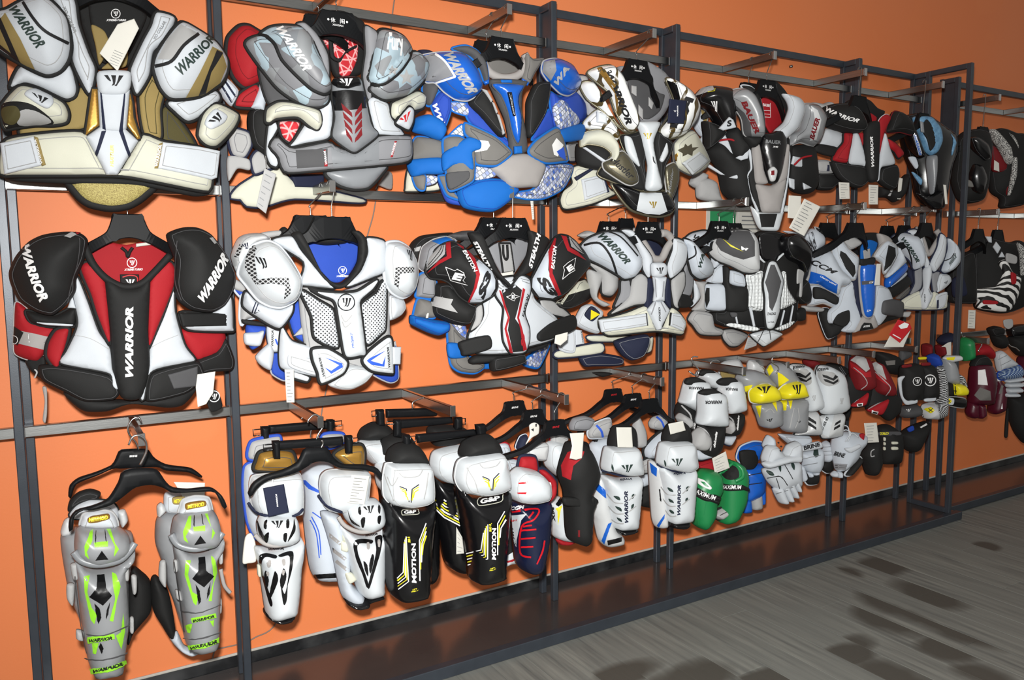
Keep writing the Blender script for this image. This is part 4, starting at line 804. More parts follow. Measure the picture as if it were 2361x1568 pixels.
p = P('shoulder_cap', 'pblack', '990,650 1055,565 1110,700 1198,942 1150,955 1060,855', n=.02, th=.016, d=.03); D(p, 'sheen_band', 'bwhite', '1098,712 1130,722 1192,900 1188,930 1160,930'); X(p, 'WARRIOR', 'pblue', '1105,725 1165,930 1190,928 1130,722')
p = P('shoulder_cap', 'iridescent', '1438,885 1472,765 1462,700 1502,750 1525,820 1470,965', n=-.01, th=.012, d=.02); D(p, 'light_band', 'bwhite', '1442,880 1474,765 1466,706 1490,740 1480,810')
P('sternum_plate', 'pgrey', '1248,945 1332,932 1335,1100 1302,1322 1270,1312 1240,1050', n=.03, th=.012, d=.02)
P('trim', 'bwhite', '1050,955 1120,950 1152,1040 1125,1072', n=.03, th=.006); P('trim', 'bwhite', '1378,1092 1422,1030 1402,1087', n=.02, th=.005, sharp=True); P('trim', 'iridescent', '1085,1110 1110,1110 1190,1180 1175,1240', n=.02, th=.006); P('tail_plate', 'pblack', '1130,1320 1250,1360 1400,1300 1380,1480 1280,1480', n=.03, th=.012, d=.02)
paper_tag('1430,1437 1456,1437 1440,1238 1410,1235', n=.06)

# far rack, top row
hanger('small dark hanger on the far rack beyond the end frame post', 2266, 293, -.28, mark=None, arm_z=ZR[2], plate=.08)
begin('shoulder_pads', 'dark shoulder pads seen behind the end frame post', 'shoulder pads', (1860, 150), 4.479, (1680, 1050), -.27, 26, 1.0)
P('torso', 'black', '1535,790 1620,690 1750,660 1860,700 1892,850 1872,1050 1852,1250 1800,1400 1650,1432 1560,1382 1500,1200 1520,950', n=-.02, th=.02, d=.05); P('shoulder_cap', 'pblack', '1650,760 1740,740 1850,820 1880,960 1800,1000 1700,900', n=.03, th=.016, d=.03); P('trim', 'grey', '1650,860 1680,880 1675,930 1655,920', n=.06, th=.006); P('chest_plate', 'pblack', '1700,1020 1800,1040 1850,1180 1800,1330 1700,1300 1660,1150', n=.03, th=.014, d=.03); P('badge', 'mgrey', '1640,1180 1700,1200 1720,1260 1660,1250', n=.06, th=.006)  # grey trim and badge pieces are glimmers of light painted onto the dark padding
begin('shoulder_pads', 'dark red and black shoulder pads with speckled white stripes, right edge of the top row', 'shoulder pads', (1860, 150), 4.479, (2080, 1050), -.27, 26, 1.0)
P('torso', 'black', '1860,730 2000,650 2150,700 2300,760 2320,1380 2050,1482 1990,1462 2000,1380 1900,1300 1865,1000', n=-.02, th=.02, d=.04); P('chest_panel', 'dred', '1885,830 2000,880 2070,1020 2040,1100 1920,1090', n=.012, th=.012, d=.01); P('chest_panel', 'dred', '2050,1110 2115,1050 2200,900 2244,850 2230,1050 2150,1200 2080,1345 2048,1300', n=.012, th=.012, d=.01)
P('shoulder_band', 'speckle', '1872,675 1930,662 2010,740 2092,850 2115,960 2100,1025 2058,1005 1980,862 1890,732', n=.04, th=.014, d=.02); P('chest_band', 'speckle', '2138,960 2168,970 2162,1150 2100,1332 2078,1342 2110,1150', n=.04, th=.008, d=.006); P('shoulder_band', 'speckle', '2095,700 2150,770 2178,860 2112,897 2150,840', n=.02, th=.01, d=.008); P('trim', 'red', '2208,1100 2260,1080 2260,1222 2208,1200', n=.03, th=.006, sharp=True)
paper_tag('1933,1082 1990,1102 1986,1012 1937,980', n=.06)
# ================================================================== middle row
hanger('broad black hanger over the red lining of the black, red and white pads', 294, 494, -.25, mark=None, arm_z=ZR[1], arm_x=.19, plate=.075, w=.34)
begin('shoulder_pads', 'black, red and white shoulder pads with lettered sternum, leftmost of the middle row', 'shoulder pads', (0, 470), 3.075, (910, 800), -.31, 0, 1.2)
p = P('lining', 'red', '595,300 760,270 900,290 1100,250 1215,290 1200,370 1100,510 1000,595 860,605 760,540 655,430', n=-.10, th=.006)
ring_logo(p, 'inkwhite', 935, 418, 34); X(p, 'XTREME-TURBO', 'inkwhite', '880,475 1010,472 1010,456 880,460'); P('care_label', 'paper', '965,282 1120,265 1115,285 965,306', n=-.085, th=.002, sharp=True)
p = P('brand_tag', 'black', '850,500 985,500 985,600 855,600', n=-.082, th=.002, sharp=True); logo(p, 'inkwhite', '900,580 945,580 955,535 890,535'); lines(p, 'shield', 'inkred', '868,520 918,508 970,520 972,580', 7)
Tb('hang_loop', 'black', '860,310 895,340 905,375 920,340 940,310', r=.004, n=-.085)
p = P('back_side', 'red', '108,700 190,740 210,800 400,880 330,1040 260,1118 108,1068 98,950', n=-.03, th=.014, d=.02, pipe='lgrey', pr=.002)
D(p, 'grey_band', 'tgrey', '150,900 360,945 345,1042 130,990'); D(p, 'badge', 'black', '105,868 172,912 130,1005 100,985'); ring_logo(p, 'inkwhite', 103, 965, 30, inner=False)
P('back_side', 'red', '1290,890 1580,900 1585,1035 1400,1112 1310,1000', n=-.03, th=.014, d=.012); P('strap', 'black', '1530,1050 1600,955 1662,1100 1640,1180 1500,1192 1400,1212 1390,1112', n=-.016, th=.012, d=.006); P('strap', 'black', '180,1112 320,1075 310,1240 220,1185', n=-.03, th=.01)
P('back_flap', 'black', '455,1325 800,1385 1020,1385 1385,1290 1362,1362 1290,1432 1180,1447 930,1420 760,1472 600,1472 500,1402', n=-.035, th=.016, d=.01)
P('waist_band', 'black', '275,1150 430,1140 770,1205 855,1325 800,1392 600,1402 460,1335 300,1252', n=-.004, th=.016, d=.008); P('waist_band', 'black', '1068,1195 1390,1110 1450,1188 1475,1200 1380,1302 1300,1352 1100,1402 1028,1385', n=-.004, th=.016, d=.008); P('velcro_patch', 'dgrey', '1190,1212 1402,1152 1402,1292 1232,1312', n=.02, th=.004, sharp=True)
P('rib_panel', 'red', '398,892 492,890 440,1100 400,1172 330,1085 340,985', n=-.004, th=.012, d=.006, pipe='black', pr=.006)
p = P('chest_panel', 'white', '545,508 620,680 700,900 782,1020 802,1180 850,1300 820,1322 782,1285 770,1202 428,1132 470,1040 550,850 508,620', n=.004, th=.014, d=.004, pipe='black', pr=.004); lines(p, 'stitching', 'lgrey', '520,930 640,955 770,1030', 4)
p = P('chest_panel', 'white', '1232,575 1242,760 1310,1000 1388,1107 1300,1132 1070,1192 1022,1387 992,1375 1040,1200 1060,1010 1150,800', n=.004, th=.014, d=.004, pipe='black', pr=.004); lines(p, 'stitching', 'lgrey', '1070,1020 1150,975 1260,930', 4)
P('chest_panel', 'red', '568,460 628,412 750,550 785,1005 690,800 640,640', n=.01, th=.012, d=.004, pipe='black', pr=.005); P('chest_panel', 'red', '1055,560 1190,408 1242,460 1232,590 1130,850 1050,1015', n=.01, th=.012, d=.004, pipe='black', pr=.005)
p = P('sternum_panel', 'black', '745,545 880,595 980,592 1065,535 1052,900 1062,1150 1000,1375 860,1375 800,1150 780,900', n=.018, th=.014, d=.01); X(p, 'WARRIOR', 'inkwhite', '945,1235 945,728 888,735 888,1228', bold=.05)
Tb('neck_binding', 'black', '600,300 660,430 760,535 880,588 1000,568 1090,490 1205,365', r=.009, n=.02)
P('sleeve', 'black', '185,755 380,790 500,735 548,735 542,830 510,875 300,868 215,840', n=-.01, th=.014, d=.01, pipe='black', pr=.004); P('sleeve_trim', 'white', '245,835 500,850 505,868 330,860', n=.008, th=.005); P('sleeve_trim', 'white', '478,738 512,648 538,742', n=.012, th=.005, sharp=True)
P('sleeve', 'white', '1275,770 1500,770 1635,655 1652,870 1640,905 1330,892', n=-.008, th=.014, d=.01, pipe='black', pr=.005); P('sleeve_strap', 'black', '1268,772 1612,775 1608,868 1295,872', n=.01, th=.006, sharp=True)
p = P('shoulder_cap', 'black', '72,560 62,480 110,370 200,270 300,220 440,198 560,203 625,260 600,400 545,530 540,620 470,720 370,792 250,765 130,682', n=.016, th=.022, d=.06); X(p, 'WARRIOR', 'inkwhite', '150,300 285,700 348,665 212,285', bow=-14, bold=.05); D(p, 'grey_mark', 'lgrey', '455,235 510,203 545,222 500,246'); D(p, 'red_mark', 'red', '532,206 572,210 548,224'); lines(p, 'stitching', 'dgrey', '560,250 545,400 500,560 470,700', 5)
p = P('shoulder_cap', 'black', '1240,400 1195,280 1185,210 1290,168 1400,168 1500,218 1600,350 1668,500 1652,612 1590,722 1490,772 1350,752 1260,682 1228,560', n=.016, th=.022, d=.06); X(p, 'WARRIOR', 'inkwhite', '1442,705 1618,400 1572,335 1398,655', bow=-10, bold=.05); D(p, 'grey_mark', 'lgrey', '1480,245 1505,240 1532,280 1515,286'); lines(p, 'stitching', 'dgrey', '1260,260 1250,420 1250,560 1290,680', 5)
P('loose_strap', 'tgrey', '300,1300 332,1310 334,1480 322,1555 302,1530 316,1400', n=-.02, th=.003); Tb('tag_cord', 'lgrey', '245,1175 262,1195 245,1235', r=.002, n=.02)
p = P('brand_tag', 'black', '1500,1477 1577,1440 1545,1330 1490,1320 1465,1400', n=.03, th=.003); ring_logo(p, 'inkwhite', 1515, 1365, 38)
paper_tag('1402,1442 1462,1420 1512,1340 1527,1188 1400,1210 1388,1300', n=.045)

# white and blue pads
hanger('black hanger over the blue lining of the white pads', 765, 500, -.35, mark=None, arm_z=ZR[1], arm_x=.70, plate=.11); hanger('black hanger just behind the one over the blue lining', 716, 497, -.28, mark=None, arm_z=ZR[1], arm_x=.70, plate=.10)
begin('shoulder_pads', 'white and blue shoulder pads mostly hidden behind the white perforated pads', 'shoulder pads', (520, 460), 3.267, (300, 800), -.25, 0, .8)
p = P('shoulder_cap', 'plgrey', '42,430 90,300 160,258 280,255 345,310 230,340 130,460 90,560', n=.0, th=.016, d=.04); logo(p, 'navy', '140,380 180,365 170,325 125,340'); D(p, 'dot_print', 'silverdot', '70,430 110,340 135,350 100,440')
P('collar_flap', 'lgrey', '270,250 412,232 418,275 290,290', n=.0, th=.01); P('collar', 'black', '408,232 445,205 500,260 420,290', n=.0, th=.012, d=.006)
P('lining', 'rblue', '65,680 140,680 130,750', n=-.02, th=.008, pipe='bwhite', pr=.004); P('sleeve', 'lgrey', '70,600 140,640 150,700 60,670', n=-.01, th=.01); P('sleeve', 'lgrey', '105,880 120,720 200,740 240,880 160,905 120,950', n=-.006, th=.014, d=.01, pipe='bwhite', pr=.004)
P('arm_strap', 'black', '130,900 300,930 290,955 140,940', n=.01, th=.006); P('arm_lining', 'rblue', '160,945 305,960 265,1090 200,1132 160,1060', n=-.01, th=.01, d=.01); P('arm_strap', 'white', '142,1010 240,1000 290,990 260,1102 150,1092', n=.012, th=.008, d=.008)
p = P('waist_plate', 'pwhite', '308,955 425,995 410,1140 328,1135', n=.0, th=.012, d=.006, pipe='navy', pr=.002); X(p, 'WARRIOR', 'ink', '362,1105 362,985 345,985 345,1105'); lines(p, 'chevron', 'inkblue', '375,1050 395,1095 425,1080', 12)
P('waist_strap', 'white', '228,1180 330,1085 365,1150 340,1285 260,1245', n=.006, th=.01, d=.01); P('back_flap', 'rblue', '335,1235 345,1160 410,1150 445,1280 445,1365 350,1315', n=-.02, th=.012, pipe='lgrey', pr=.003)
begin('shoulder_pads', 'white shoulder pads with perforated chest panels and blue lining', 'shoulder pads', (520, 460), 3.267, (900, 850), -.35, 0, 1.2)
p = P('lining', 'rblue', '600,320 700,285 860,285 1008,320 995,450 935,560 860,625 780,615 715,540', n=-.08, th=.006); ring_logo(p, 'inkwhite', 880, 535, 30); X(p, 'XTREME-TURBO', 'inkwhite', '832,585 928,582 928,570 832,572')
P('back_collar', 'black', '630,300 720,265 860,262 960,290 900,330 760,345 660,330', n=-.06, th=.012, d=.01)
P('torso', 'lgrey', '555,700 640,640 880,690 1180,570 1235,640 1235,1000 1265,1080 1300,1200 1060,1285 920,1255 640,1205 580,1000', n=-.012, th=.014)
P('tail', 'rblue', '1100,1310 1250,1280 1275,1070 1302,1335 1235,1380', n=-.03, th=.01, pipe='lgrey', pr=.003); P('side_panel', 'rblue', '470,870 550,755 605,840 632,960 642,1095 520,1035', n=-.03, th=.01, pipe='black', pr=.004); P('side_patch', 'lgrey', '510,1030 580,955 620,1010', n=-.015, th=.004, sharp=True)
P('waist_strap', 'white', '398,1150 420,955 500,1062 645,1110 645,1200 690,1212 695,1332 500,1302 410,1262', n=-.008, th=.012, d=.015, pipe='black', pr=.003); P('strap', 'white', '480,1160 640,1200 690,1215 690,1325 480,1260', n=.014, th=.005); P('waist_edge', 'white', '480,1285 625,1330 612,1372 530,1352 480,1332', n=-.004, th=.01, pipe='black', pr=.006)
P('belly_flap', 'pwhite', '775,1390 920,1255 1050,1258 1112,1300 1050,1382 950,1432 860,1432', n=.0, th=.012, d=.02)
P('chest_panel', 'perf', '565,705 590,690 700,760 800,820 822,900 845,1115 670,1045 645,880', n=.008, th=.012, d=.006, pipe='black', pr=.006); P('chest_panel', 'perf', '1018,790 1130,700 1175,618 1208,640 1202,960 1170,1012 1060,1095 1030,900', n=.008, th=.012, d=.006, pipe='black', pr=.006)
p = P('sternum_plate', 'pwhite', '630,668 700,690 850,702 990,690 1130,603 1142,620 1100,682 1012,762 1015,840 1052,1150 1010,1177 900,1182 862,1000 830,802 800,752 720,722', n=.024, th=.014, d=.014, pipe='black', pr=.006); ring_logo(p, 'ink', 910, 775, 60, 8); X(p, 'PROJEKT', 'inkblue', '972,1118 958,1000 940,1000 954,1118'); lines(p, 'ridge', 'lgrey', ['875,870 905,920 950,870', '885,920 905,960 945,925'], 7)
p = P('waist_plate', 'pwhite', '650,1128 760,1120 870,1180 917,1230 880,1312 720,1387 690,1300 655,1212', n=.024, th=.012, d=.006, pipe='black', pr=.006); D(p, 'chevron', 'inkblue', '745,1188 878,1235 882,1262 795,1312 745,1262 795,1290 855,1248'); X(p, 'WARRIOR', 'ink', '752,1332 718,1188 700,1190 734,1335')
p = P('waist_plate', 'pwhite', '1030,1200 1090,1130 1210,1038 1250,1060 1262,1290 1240,1312 1100,1292 1040,1242', n=.022, th=.012, d=.006, pipe='black', pr=.006); D(p, 'chevron', 'inkblue', '1062,1215 1085,1195 1205,1138 1092,1215 1180,1240 1202,1180 1194,1258 1100,1245'); X(p, 'WARRIOR', 'ink', '1238,1265 1228,1110 1212,1110 1222,1265')
P('strap_end', 'white', '1258,1110 1322,1110 1316,1242 1258,1242', n=.03, th=.005, sharp=True)
P('yoke', 'white', '345,312 500,275 560,370 640,470 800,640 822,672 640,655 555,632 585,470', n=.006, th=.014, d=.01, pipe='black', pr=.004); P('yoke', 'white', '1060,288 1192,310 1205,420 1195,545 1100,592 940,655 895,645 1010,540 1068,400', n=.006, th=.014, d=.01, pipe='black', pr=.004)
P('collar', 'black', '500,270 560,240 620,330 720,540 800,618 870,632 930,585 995,470 1002,320 950,240 1010,238 1062,300 1062,400 1022,530 962,602 900,662 830,672 740,602 620,442', n=.022, th=.014, d=.004)
p = P('sleeve', 'white', '128,800 150,690 240,770 400,820 502,785 497,860 400,972 230,882', n=-.004, th=.014, d=.015, pipe='black', pr=.005); lines(p, 'stripe', 'navy', ['228,775 195,870', '246,785 213,875'], 9); P('sleeve', 'white', '1215,720 1330,742 1352,820 1310,882 1222,908', n=-.014, th=.014, d=.015)
p = P('shoulder_cap', 'pwhite', '93,560 130,440 200,350 310,313 400,350 490,460 562,590 562,680 520,762 420,812 330,802 240,752 150,642', n=.02, th=.022, d=.06, pipe='white', pr=.005); D(p, 'dot_print', 'silverdot', ['150,450 195,345 232,348 222,450 245,600 232,640 150,520', '245,600 350,588 475,590 492,700 440,752 455,650 350,630 240,642']); logo(p, 'ink', '265,540 338,500 300,445 225,430')
p = P('shoulder_cap', 'pwhite', '1188,440 1210,330 1300,318 1380,368 1427,470 1432,600 1400,702 1330,742 1250,702 1200,622', n=.012, th=.022, d=.05, pipe='white', pr=.005); D(p, 'dot_print', 'silverdot', '1272,640 1282,508 1418,508 1418,548 1315,560 1305,662'); logo(p, 'ink', '1375,455 1412,465 1400,390 1360,380')
paper_tag('460,1530 520,1530 515,1280 445,1280', n=.04, rows=9)

# black, red and white pads with star emblem
hanger('black hanger with a white mark over the grey lining of the star-emblem pads', 1182, 503, -.35, mark='cn', arm_z=ZR[1], arm_x=1.27, plate=.10); hanger('second marked black hanger left of the star-emblem pads hanger', 1138, 502, -.28, mark='cn', arm_z=ZR[1], arm_x=1.27, plate=.10)
begin('shoulder_pads', 'plain black shoulder pads, a sliver behind the grey and blue pads', 'shoulder pads', (930, 480), 3.92, (200, 450), -.19, 4, .5)
p = P('shoulder_cap', 'black', '38,410 80,310 160,250 300,228 450,222 420,300 250,300 150,400 120,645 80,500', n=.0, th=.016, d=.02); D(p, 'white_mark', 'lgrey', '100,365 158,342 168,385 105,392')
begin('shoulder_pads', 'grey and blue shoulder pads behind the star-emblem pads', 'shoulder pads', (930, 480), 3.92, (500, 850), -.26, 4, .8)
p = P('shoulder_cap', 'grey', '138,480 170,350 280,278 400,258 480,300 330,370 230,480 200,575 142,545', n=.0, th=.016, d=.03, pipe='lgrey', pr=.002); D(p, 'blue_field', 'blue', '255,300 385,262 470,300 340,335')
P('collar_flap', 'dgrey', '410,245 540,205 640,205 700,250 600,300 480,285', n=.0, th=.014, d=.02); P('sleeve', 'grey', '108,785 130,620 200,580 290,640 280,810 130,805', n=-.006, th=.014, d=.015, pipe='blue', pr=.005); P('elbow_pad', 'mgrey', '85,965 130,820 260,850 280,990 80,985', n=-.004, th=.014, d=.015, pipe='blue', pr=.005); P('size_tab', 'paper', '218,900 240,898 225,995 203,995', n=.02, th=.003, sharp=True)
P('cuff', 'blue', '58,1020 75,965 260,1005 405,1030 405,1110 320,1152 220,1125 75,1055', n=.004, th=.014, d=.02); P('rib_panel', 'bluemark', '435,1045 560,1060 565,1180 480,1135', n=-.01, th=.01); P('waist_flap', 'mgrey', '395,1120 420,1030 520,1140 600,1190 580,1330 715,1385 722,1442 640,1492 500,1475 420,1395', n=-.014, th=.014, d=.012, pipe='blue', pr=.005)
P('waist_strap', 'blue', '398,1222 520,1230 570,1345 415,1352', n=.012, th=.006, d=.006); P('tail', 'bluemark', '1080,1400 1200,1285 1325,1215 1232,1422 1180,1442', n=-.01, th=.01, pipe='blue', pr=.006); P('tail', 'blue', '690,1395 800,1350 805,1442 730,1455', n=-.02, th=.01)
begin('shoulder_pads', 'black, white and red shoulder pads with a star emblem on each cap', 'shoulder pads', (930, 480), 3.92, (980, 850), -.35, 4, 1.2)
P('lining', 'grey', '755,345 850,305 1000,290 1040,250 1145,300 1105,430 1010,580 965,650 890,600 800,440', n=-.08, th=.006); P('lining_strip', 'lgrey', '865,320 965,320 1000,570 900,585', n=-.066, th=.004, pipe='black', pr=.004, sharp=True); Tb('hang_loop', 'black', '900,330 905,420 925,462 942,440 938,330', r=.004, n=-.05); paper_tag('962,690 1002,635 992,568 880,590', n=-.03)
P('tail', 'black', '795,1350 940,1320 1080,1300 1095,1400 950,1452 800,1475', n=-.02, th=.014, d=.01); P('waist_edge', 'black', '590,1380 660,1330 950,1320 1290,1215 1280,1260 1060,1330 800,1390 620,1410', n=-.02, th=.012)
P('torso', 'white', '598,1110 700,960 720,820 850,640 1130,620 1170,800 1250,880 1385,1000 1355,1180 1130,1252 950,1312 665,1312 582,1190', n=-.004, th=.016, d=.008, pipe='black', pr=.005)
P('side_panel', 'lgrey', '650,900 705,868 718,960 690,1052 598,1112 640,1000', n=.006, th=.01, pipe='black', pr=.005); P('side_panel', 'lgrey', '1228,830 1350,838 1502,960 1482,992 1340,962 1250,902', n=-.004, th=.01, pipe='black', pr=.005)
p = P('sternum_plate', 'white', '848,640 900,690 960,722 1050,608 1132,640 1142,760 1090,942 1132,1080 1132,1202 1092,1302 970,1312 900,1202 888,1052 900,902 828,782', n=.018, th=.012, d=.012, pipe='black', pr=.005)
D(p, 'black_field', 'black', '890,740 960,722 1010,690 1070,740 1060,802 1010,1000 1070,1092 1092,1290 990,1300 945,1100 960,980 900,802'); D(p, 'red_stripe', 'red', ['865,740 885,745 962,990 935,1090 992,1305 965,1305 915,1090 945,990', '1078,720 1098,735 1042,990 1072,1090 1112,1275 1082,1288 1052,1085 1025,990'])
lines(p, 'star', 'inkwhite', '930,800 965,792 985,765 1012,790 1050,798 1012,812 1000,838 965,820 930,800', 4, smooth=False); X(p, 'E', 'inkwhite', '975,820 1010,815 1005,785 970,788', bold=.05, shear=.1); X(p, 'EASTON', 'ink', '1080,985 1132,780 1112,770 1062,980'); X(p, 'S3', 'red', '1085,1265 1090,1130 1060,1130 1055,1250', bold=.05)
lines(p, 'pinstripe', 'inkgrey', ['845,670 900,715', '840,690 890,735', '1125,660 1060,640', '1130,685 1070,660'], 5)
P('waist_strap', 'black', '508,1210 770,1148 788,1270 550,1335 520,1292', n=.02, th=.008); P('waist_strap', 'black', '1212,1140 1330,1040 1542,965 1548,1100 1250,1205', n=.02, th=.008)
p = P('sleeve', 'black', '285,690 400,680 500,790 590,850 640,870 645,930 585,1052 440,1042 260,962 243,880 278,780', n=-.008, th=.018, d=.03); D(p, 'light_band', 'lgrey', '262,790 450,825 430,870 492,945 252,880')
p = P('sleeve', 'black', '1345,845 1480,800 1560,660 1665,638 1712,740 1692,822 1500,912 1390,912', n=-.014, th=.018, d=.03); D(p, 'light_band', 'cream', '1395,815 1540,680 1668,642 1700,720 1480,792 1385,850')
p = P('collar_band', 'black', '590,220 700,228 760,340 860,570 965,682 962,725 870,642 790,562 690,432 615,290', n=.014, th=.014, d=.004); X(p, 'STEALTH', 'inkwhite', '632,305 775,570 808,555 662,288', bold=.05)
p = P('collar_band', 'black', '1135,200 1290,258 1310,310 1230,455 1170,565 1010,645 958,692 1050,560 1120,425 1140,300', n=.014, th=.014, d=.004); X(p, 'STEALTH', 'inkwhite', '1160,548 1245,235 1205,225 1128,530', bold=.05)
p = P('shoulder_cap', 'black', '198,560 230,440 330,340 430,303 520,338 620,430 750,520 832,640 837,720 792,802 700,852 590,852 500,792 420,682 340,642 240,632', n=.026, th=.022, d=.055, pipe='black', pr=.004)
D(p, 'white_field', 'bwhite', '598,848 655,730 688,615 655,490 575,375 700,485 798,575 828,650 826,725 785,795 700,845'); D(p, 'red_stripe', 'red', '480,325 565,365 645,460 692,600 665,720 602,848 585,845 640,720 660,610 620,480 560,395'); D(p, 'grey_stripes', 'lgrey', '215,565 240,450 335,348 385,335 380,420 300,495'); D(p, 'red_chevron', 'red', '215,592 325,478 398,438 388,322 428,312 440,450 335,505'); lines(p, 'pinstripe', 'ink', ['232,520 330,400 352,352', '228,545 345,420 368,345'], 6)
lines(p, 'star', 'inkwhite', '385,530 470,558 488,545 548,578 565,620 545,648 588,692 480,660 432,645 417,608 385,530', 5, smooth=False); X(p, 'E', 'inkwhite', '440,630 535,655 555,590 460,570', bold=.06, shear=.1); X(p, 'EASTON', 'inkwhite', '528,398 640,588 665,572 552,382'); X(p, 'S3', 'ink', '725,820 795,590 740,575 665,785', bold=.06)
p = P('shoulder_cap', 'black', '1158,720 1160,640 1230,480 1320,330 1400,243 1500,258 1600,360 1662,470 1652,542 1560,652 1450,772 1370,822 1250,812 1180,772', n=.02, th=.022, d=.055, pipe='black', pr=.004)
D(p, 'white_field', 'bwhite', '1168,715 1172,640 1282,430 1320,365 1310,560 1340,650 1415,775 1350,812 1230,798'); D(p, 'red_stripe', 'red', '1312,400 1372,272 1385,280 1352,440 1348,590 1402,720 1425,775 1395,790 1320,620'); D(p, 'red_chevron', 'red', '1425,252 1470,262 1500,358 1570,398 1648,475 1560,430 1480,388'); D(p, 'grey_stripes', 'lgrey', '1490,262 1560,320 1625,420 1560,385 1510,350'); lines(p, 'pinstripe', 'ink', ['1505,285 1560,360 1620,410'], 6)
lines(p, 'star', 'inkwhite', '1430,640 1448,560 1440,535 1480,495 1548,450 1530,535 1540,560 1490,590 1430,640', 5, smooth=False); X(p, 'E', 'inkwhite', '1485,580 1540,540 1505,505 1455,545', bold=.06, shear=.1); X(p, 'EASTON', 'inkwhite', '1362,560 1387,350 1358,348 1332,555'); X(p, 'S3', 'ink', '1205,640 1325,790 1395,770 1275,605', bold=.06)
paper_tag('1365,1222 1420,1242 1482,1190 1487,1120 1375,1150', n=.05)

# white pads with grey piping
hanger('black hanger over the navy lining of the white pads right of the second frame', 1494, 512, -.35, mark='cn', arm_z=ZR[1], arm_x=1.86, plate=.09); hanger('black hanger left of the navy-lined pads, its hook bent', 1404, 511, -.25, mark='cn', arm_z=ZR[1], arm_x=1.86, plate=.08); hanger('round-topped black hanger between two marked hangers', 1443, 504, -.30, mark=None, arm_z=ZR[1], arm_x=1.86, plate=.06)
begin('shoulder_pads', 'white shoulder pads with a yellow patch behind the navy-lined pads', 'shoulder pads', (1280, 480), 3.92, (400, 900), -.25, 6, .7)
P('shoulder_cap', 'lgrey', '208,245 290,203 380,235 300,280 240,265', n=.0, th=.012, d=.02); P('sleeve', 'lgrey', '290,560 420,585 415,650 370,800 490,865 440,892 335,805', n=-.004, th=.014, d=.012); P('sleeve', 'lgrey', '285,490 420,530 550,590 555,720 500,795 418,770 405,620', n=.008, th=.014, d=.02, pipe='black', pr=.005)
P('arm_cuff', 'white', '175,1035 240,895 330,868 425,930 405,1022 385,1135 250,1095', n=-.004, th=.014, d=.012); p = P('arm_patch', 'navy', '268,965 330,885 405,950 335,1025', n=.022, th=.004); D(p, 'yellow_field', 'yellow', '322,918 402,960 318,1012')
P('waist_band', 'cream', '10,1290 400,1215 410,1310 20,1355', n=-.014, th=.012, pipe='navy', pr=.005); P('waist_band', 'cream', '298,1150 690,1155 690,1202 330,1205', n=-.006, th=.012, pipe='navy', pr=.003); P('strap', 'white', '15,1080 170,1080 177,1302 40,1282', n=.004, th=.006); p = P('strap', 'white', '175,1095 240,1105 265,1225 180,1240', n=.002, th=.004, sharp=True); X(p, 'WARRIOR', 'ink', '258,1215 240,1112 228,1112 246,1215')
P('tail', 'navy', '220,1345 400,1310 600,1345 592,1422 350,1432 262,1432', n=-.02, th=.012); P('tail', 'black', '340,1490 430,1480 520,1495 430,1527', n=-.03, th=.01); P('tail', 'cream', '795,1305 850,1180 882,1168 862,1292', n=-.02, th=.01, pipe='navy', pr=.003)
begin('shoulder_pads', 'white and grey shoulder pads with navy lining, right of the second double post', 'shoulder pads', (1280, 480), 3.92, (900, 800), -.35, 8, 1.2)
P('lining', 'navy', '795,280 880,265 985,270 990,440 890,445 840,350', n=-.07, th=.008); Tb('collar_roll', 'tgrey', '690,200 780,290 850,400 890,455 960,455 1010,360 1052,290 1010,232 960,228', r=.014, n=.0)
P('tail', 'navy', '540,1200 820,1138 845,1220 792,1340 690,1378 600,1322', n=-.03, th=.014, d=.012)
P('side_panel', 'grey', '588,655 665,648 675,800 525,905 580,760', n=-.004, th=.012, pipe='black', pr=.006); P('rib_panel', 'lgrey', '685,640 770,588 832,650 835,850 700,882 478,965 650,802', n=.0, th=.014, d=.006, pipe='black', pr=.006); P('rib_panel', 'lgrey', '1038,652 1152,568 1162,700 1100,860 1112,912 1060,872', n=.0, th=.014, d=.006, pipe='black', pr=.006); P('side_panel', 'grey', '1155,540 1200,498 1245,640 1215,790 1130,775', n=-.01, th=.012, pipe='black', pr=.005); P('elbow_patch', 'black', '1105,770 1205,785 1245,860 1210,895 1118,895', n=-.006, th=.01)
P('waist_band', 'cream', '398,1000 480,988 650,940 810,880 860,950 900,1080 960,1080 1040,900 1120,950 1172,1030 1152,1110 1130,1142 900,1112 500,1152 430,1122 398,1080', n=.004, th=.016, d=.008, pipe='black', pr=.005)
for s, q in (('393,1010 830,948 842,1060 420,1122', '828,948 840,1062 832,1062 820,950'), ('1042,945 1130,958 1177,1040 1152,1112 1035,1062', '1055,945 1040,1062 1030,1060 1045,943')):
    P('strap', 'white', s, n=.028, th=.006, sharp=True); P('strap_trim', 'black', q, n=.034, th=.003, sharp=True)
P('sternum_side', 'navy', '828,650 872,640 892,830 840,905 808,890', n=.012, th=.01); P('sternum_side', 'navy', '998,640 1032,660 1042,902 982,822', n=.012, th=.01)
p = P('sternum_plate', 'white', '833,920 900,838 970,838 1032,920 962,1060 950,1102 920,1102', n=.03, th=.012, d=.006, sharp=True); lines(p, 'stripe', 'grey', ['910,850 870,960', '955,850 1000,940'], 10); X(p, 'FIXED', 'ink', '952,1022 947,895 931,895 936,1022')
p = P('sternum_plate', 'white', '885,618 1002,618 985,740 982,842 888,842 900,740', n=.036, th=.01, d=.008, sharp=True); lines(p, 'stripe', 'grey', ['905,625 918,835', '985,625 965,835'], 8)
p = P('sternum_plate', 'white', '868,520 890,493 980,493 1007,540 1000,602 940,632 880,612', n=.044, th=.01, d=.008); logo(p, 'ink', '930,592 968,592 980,535 912,540')
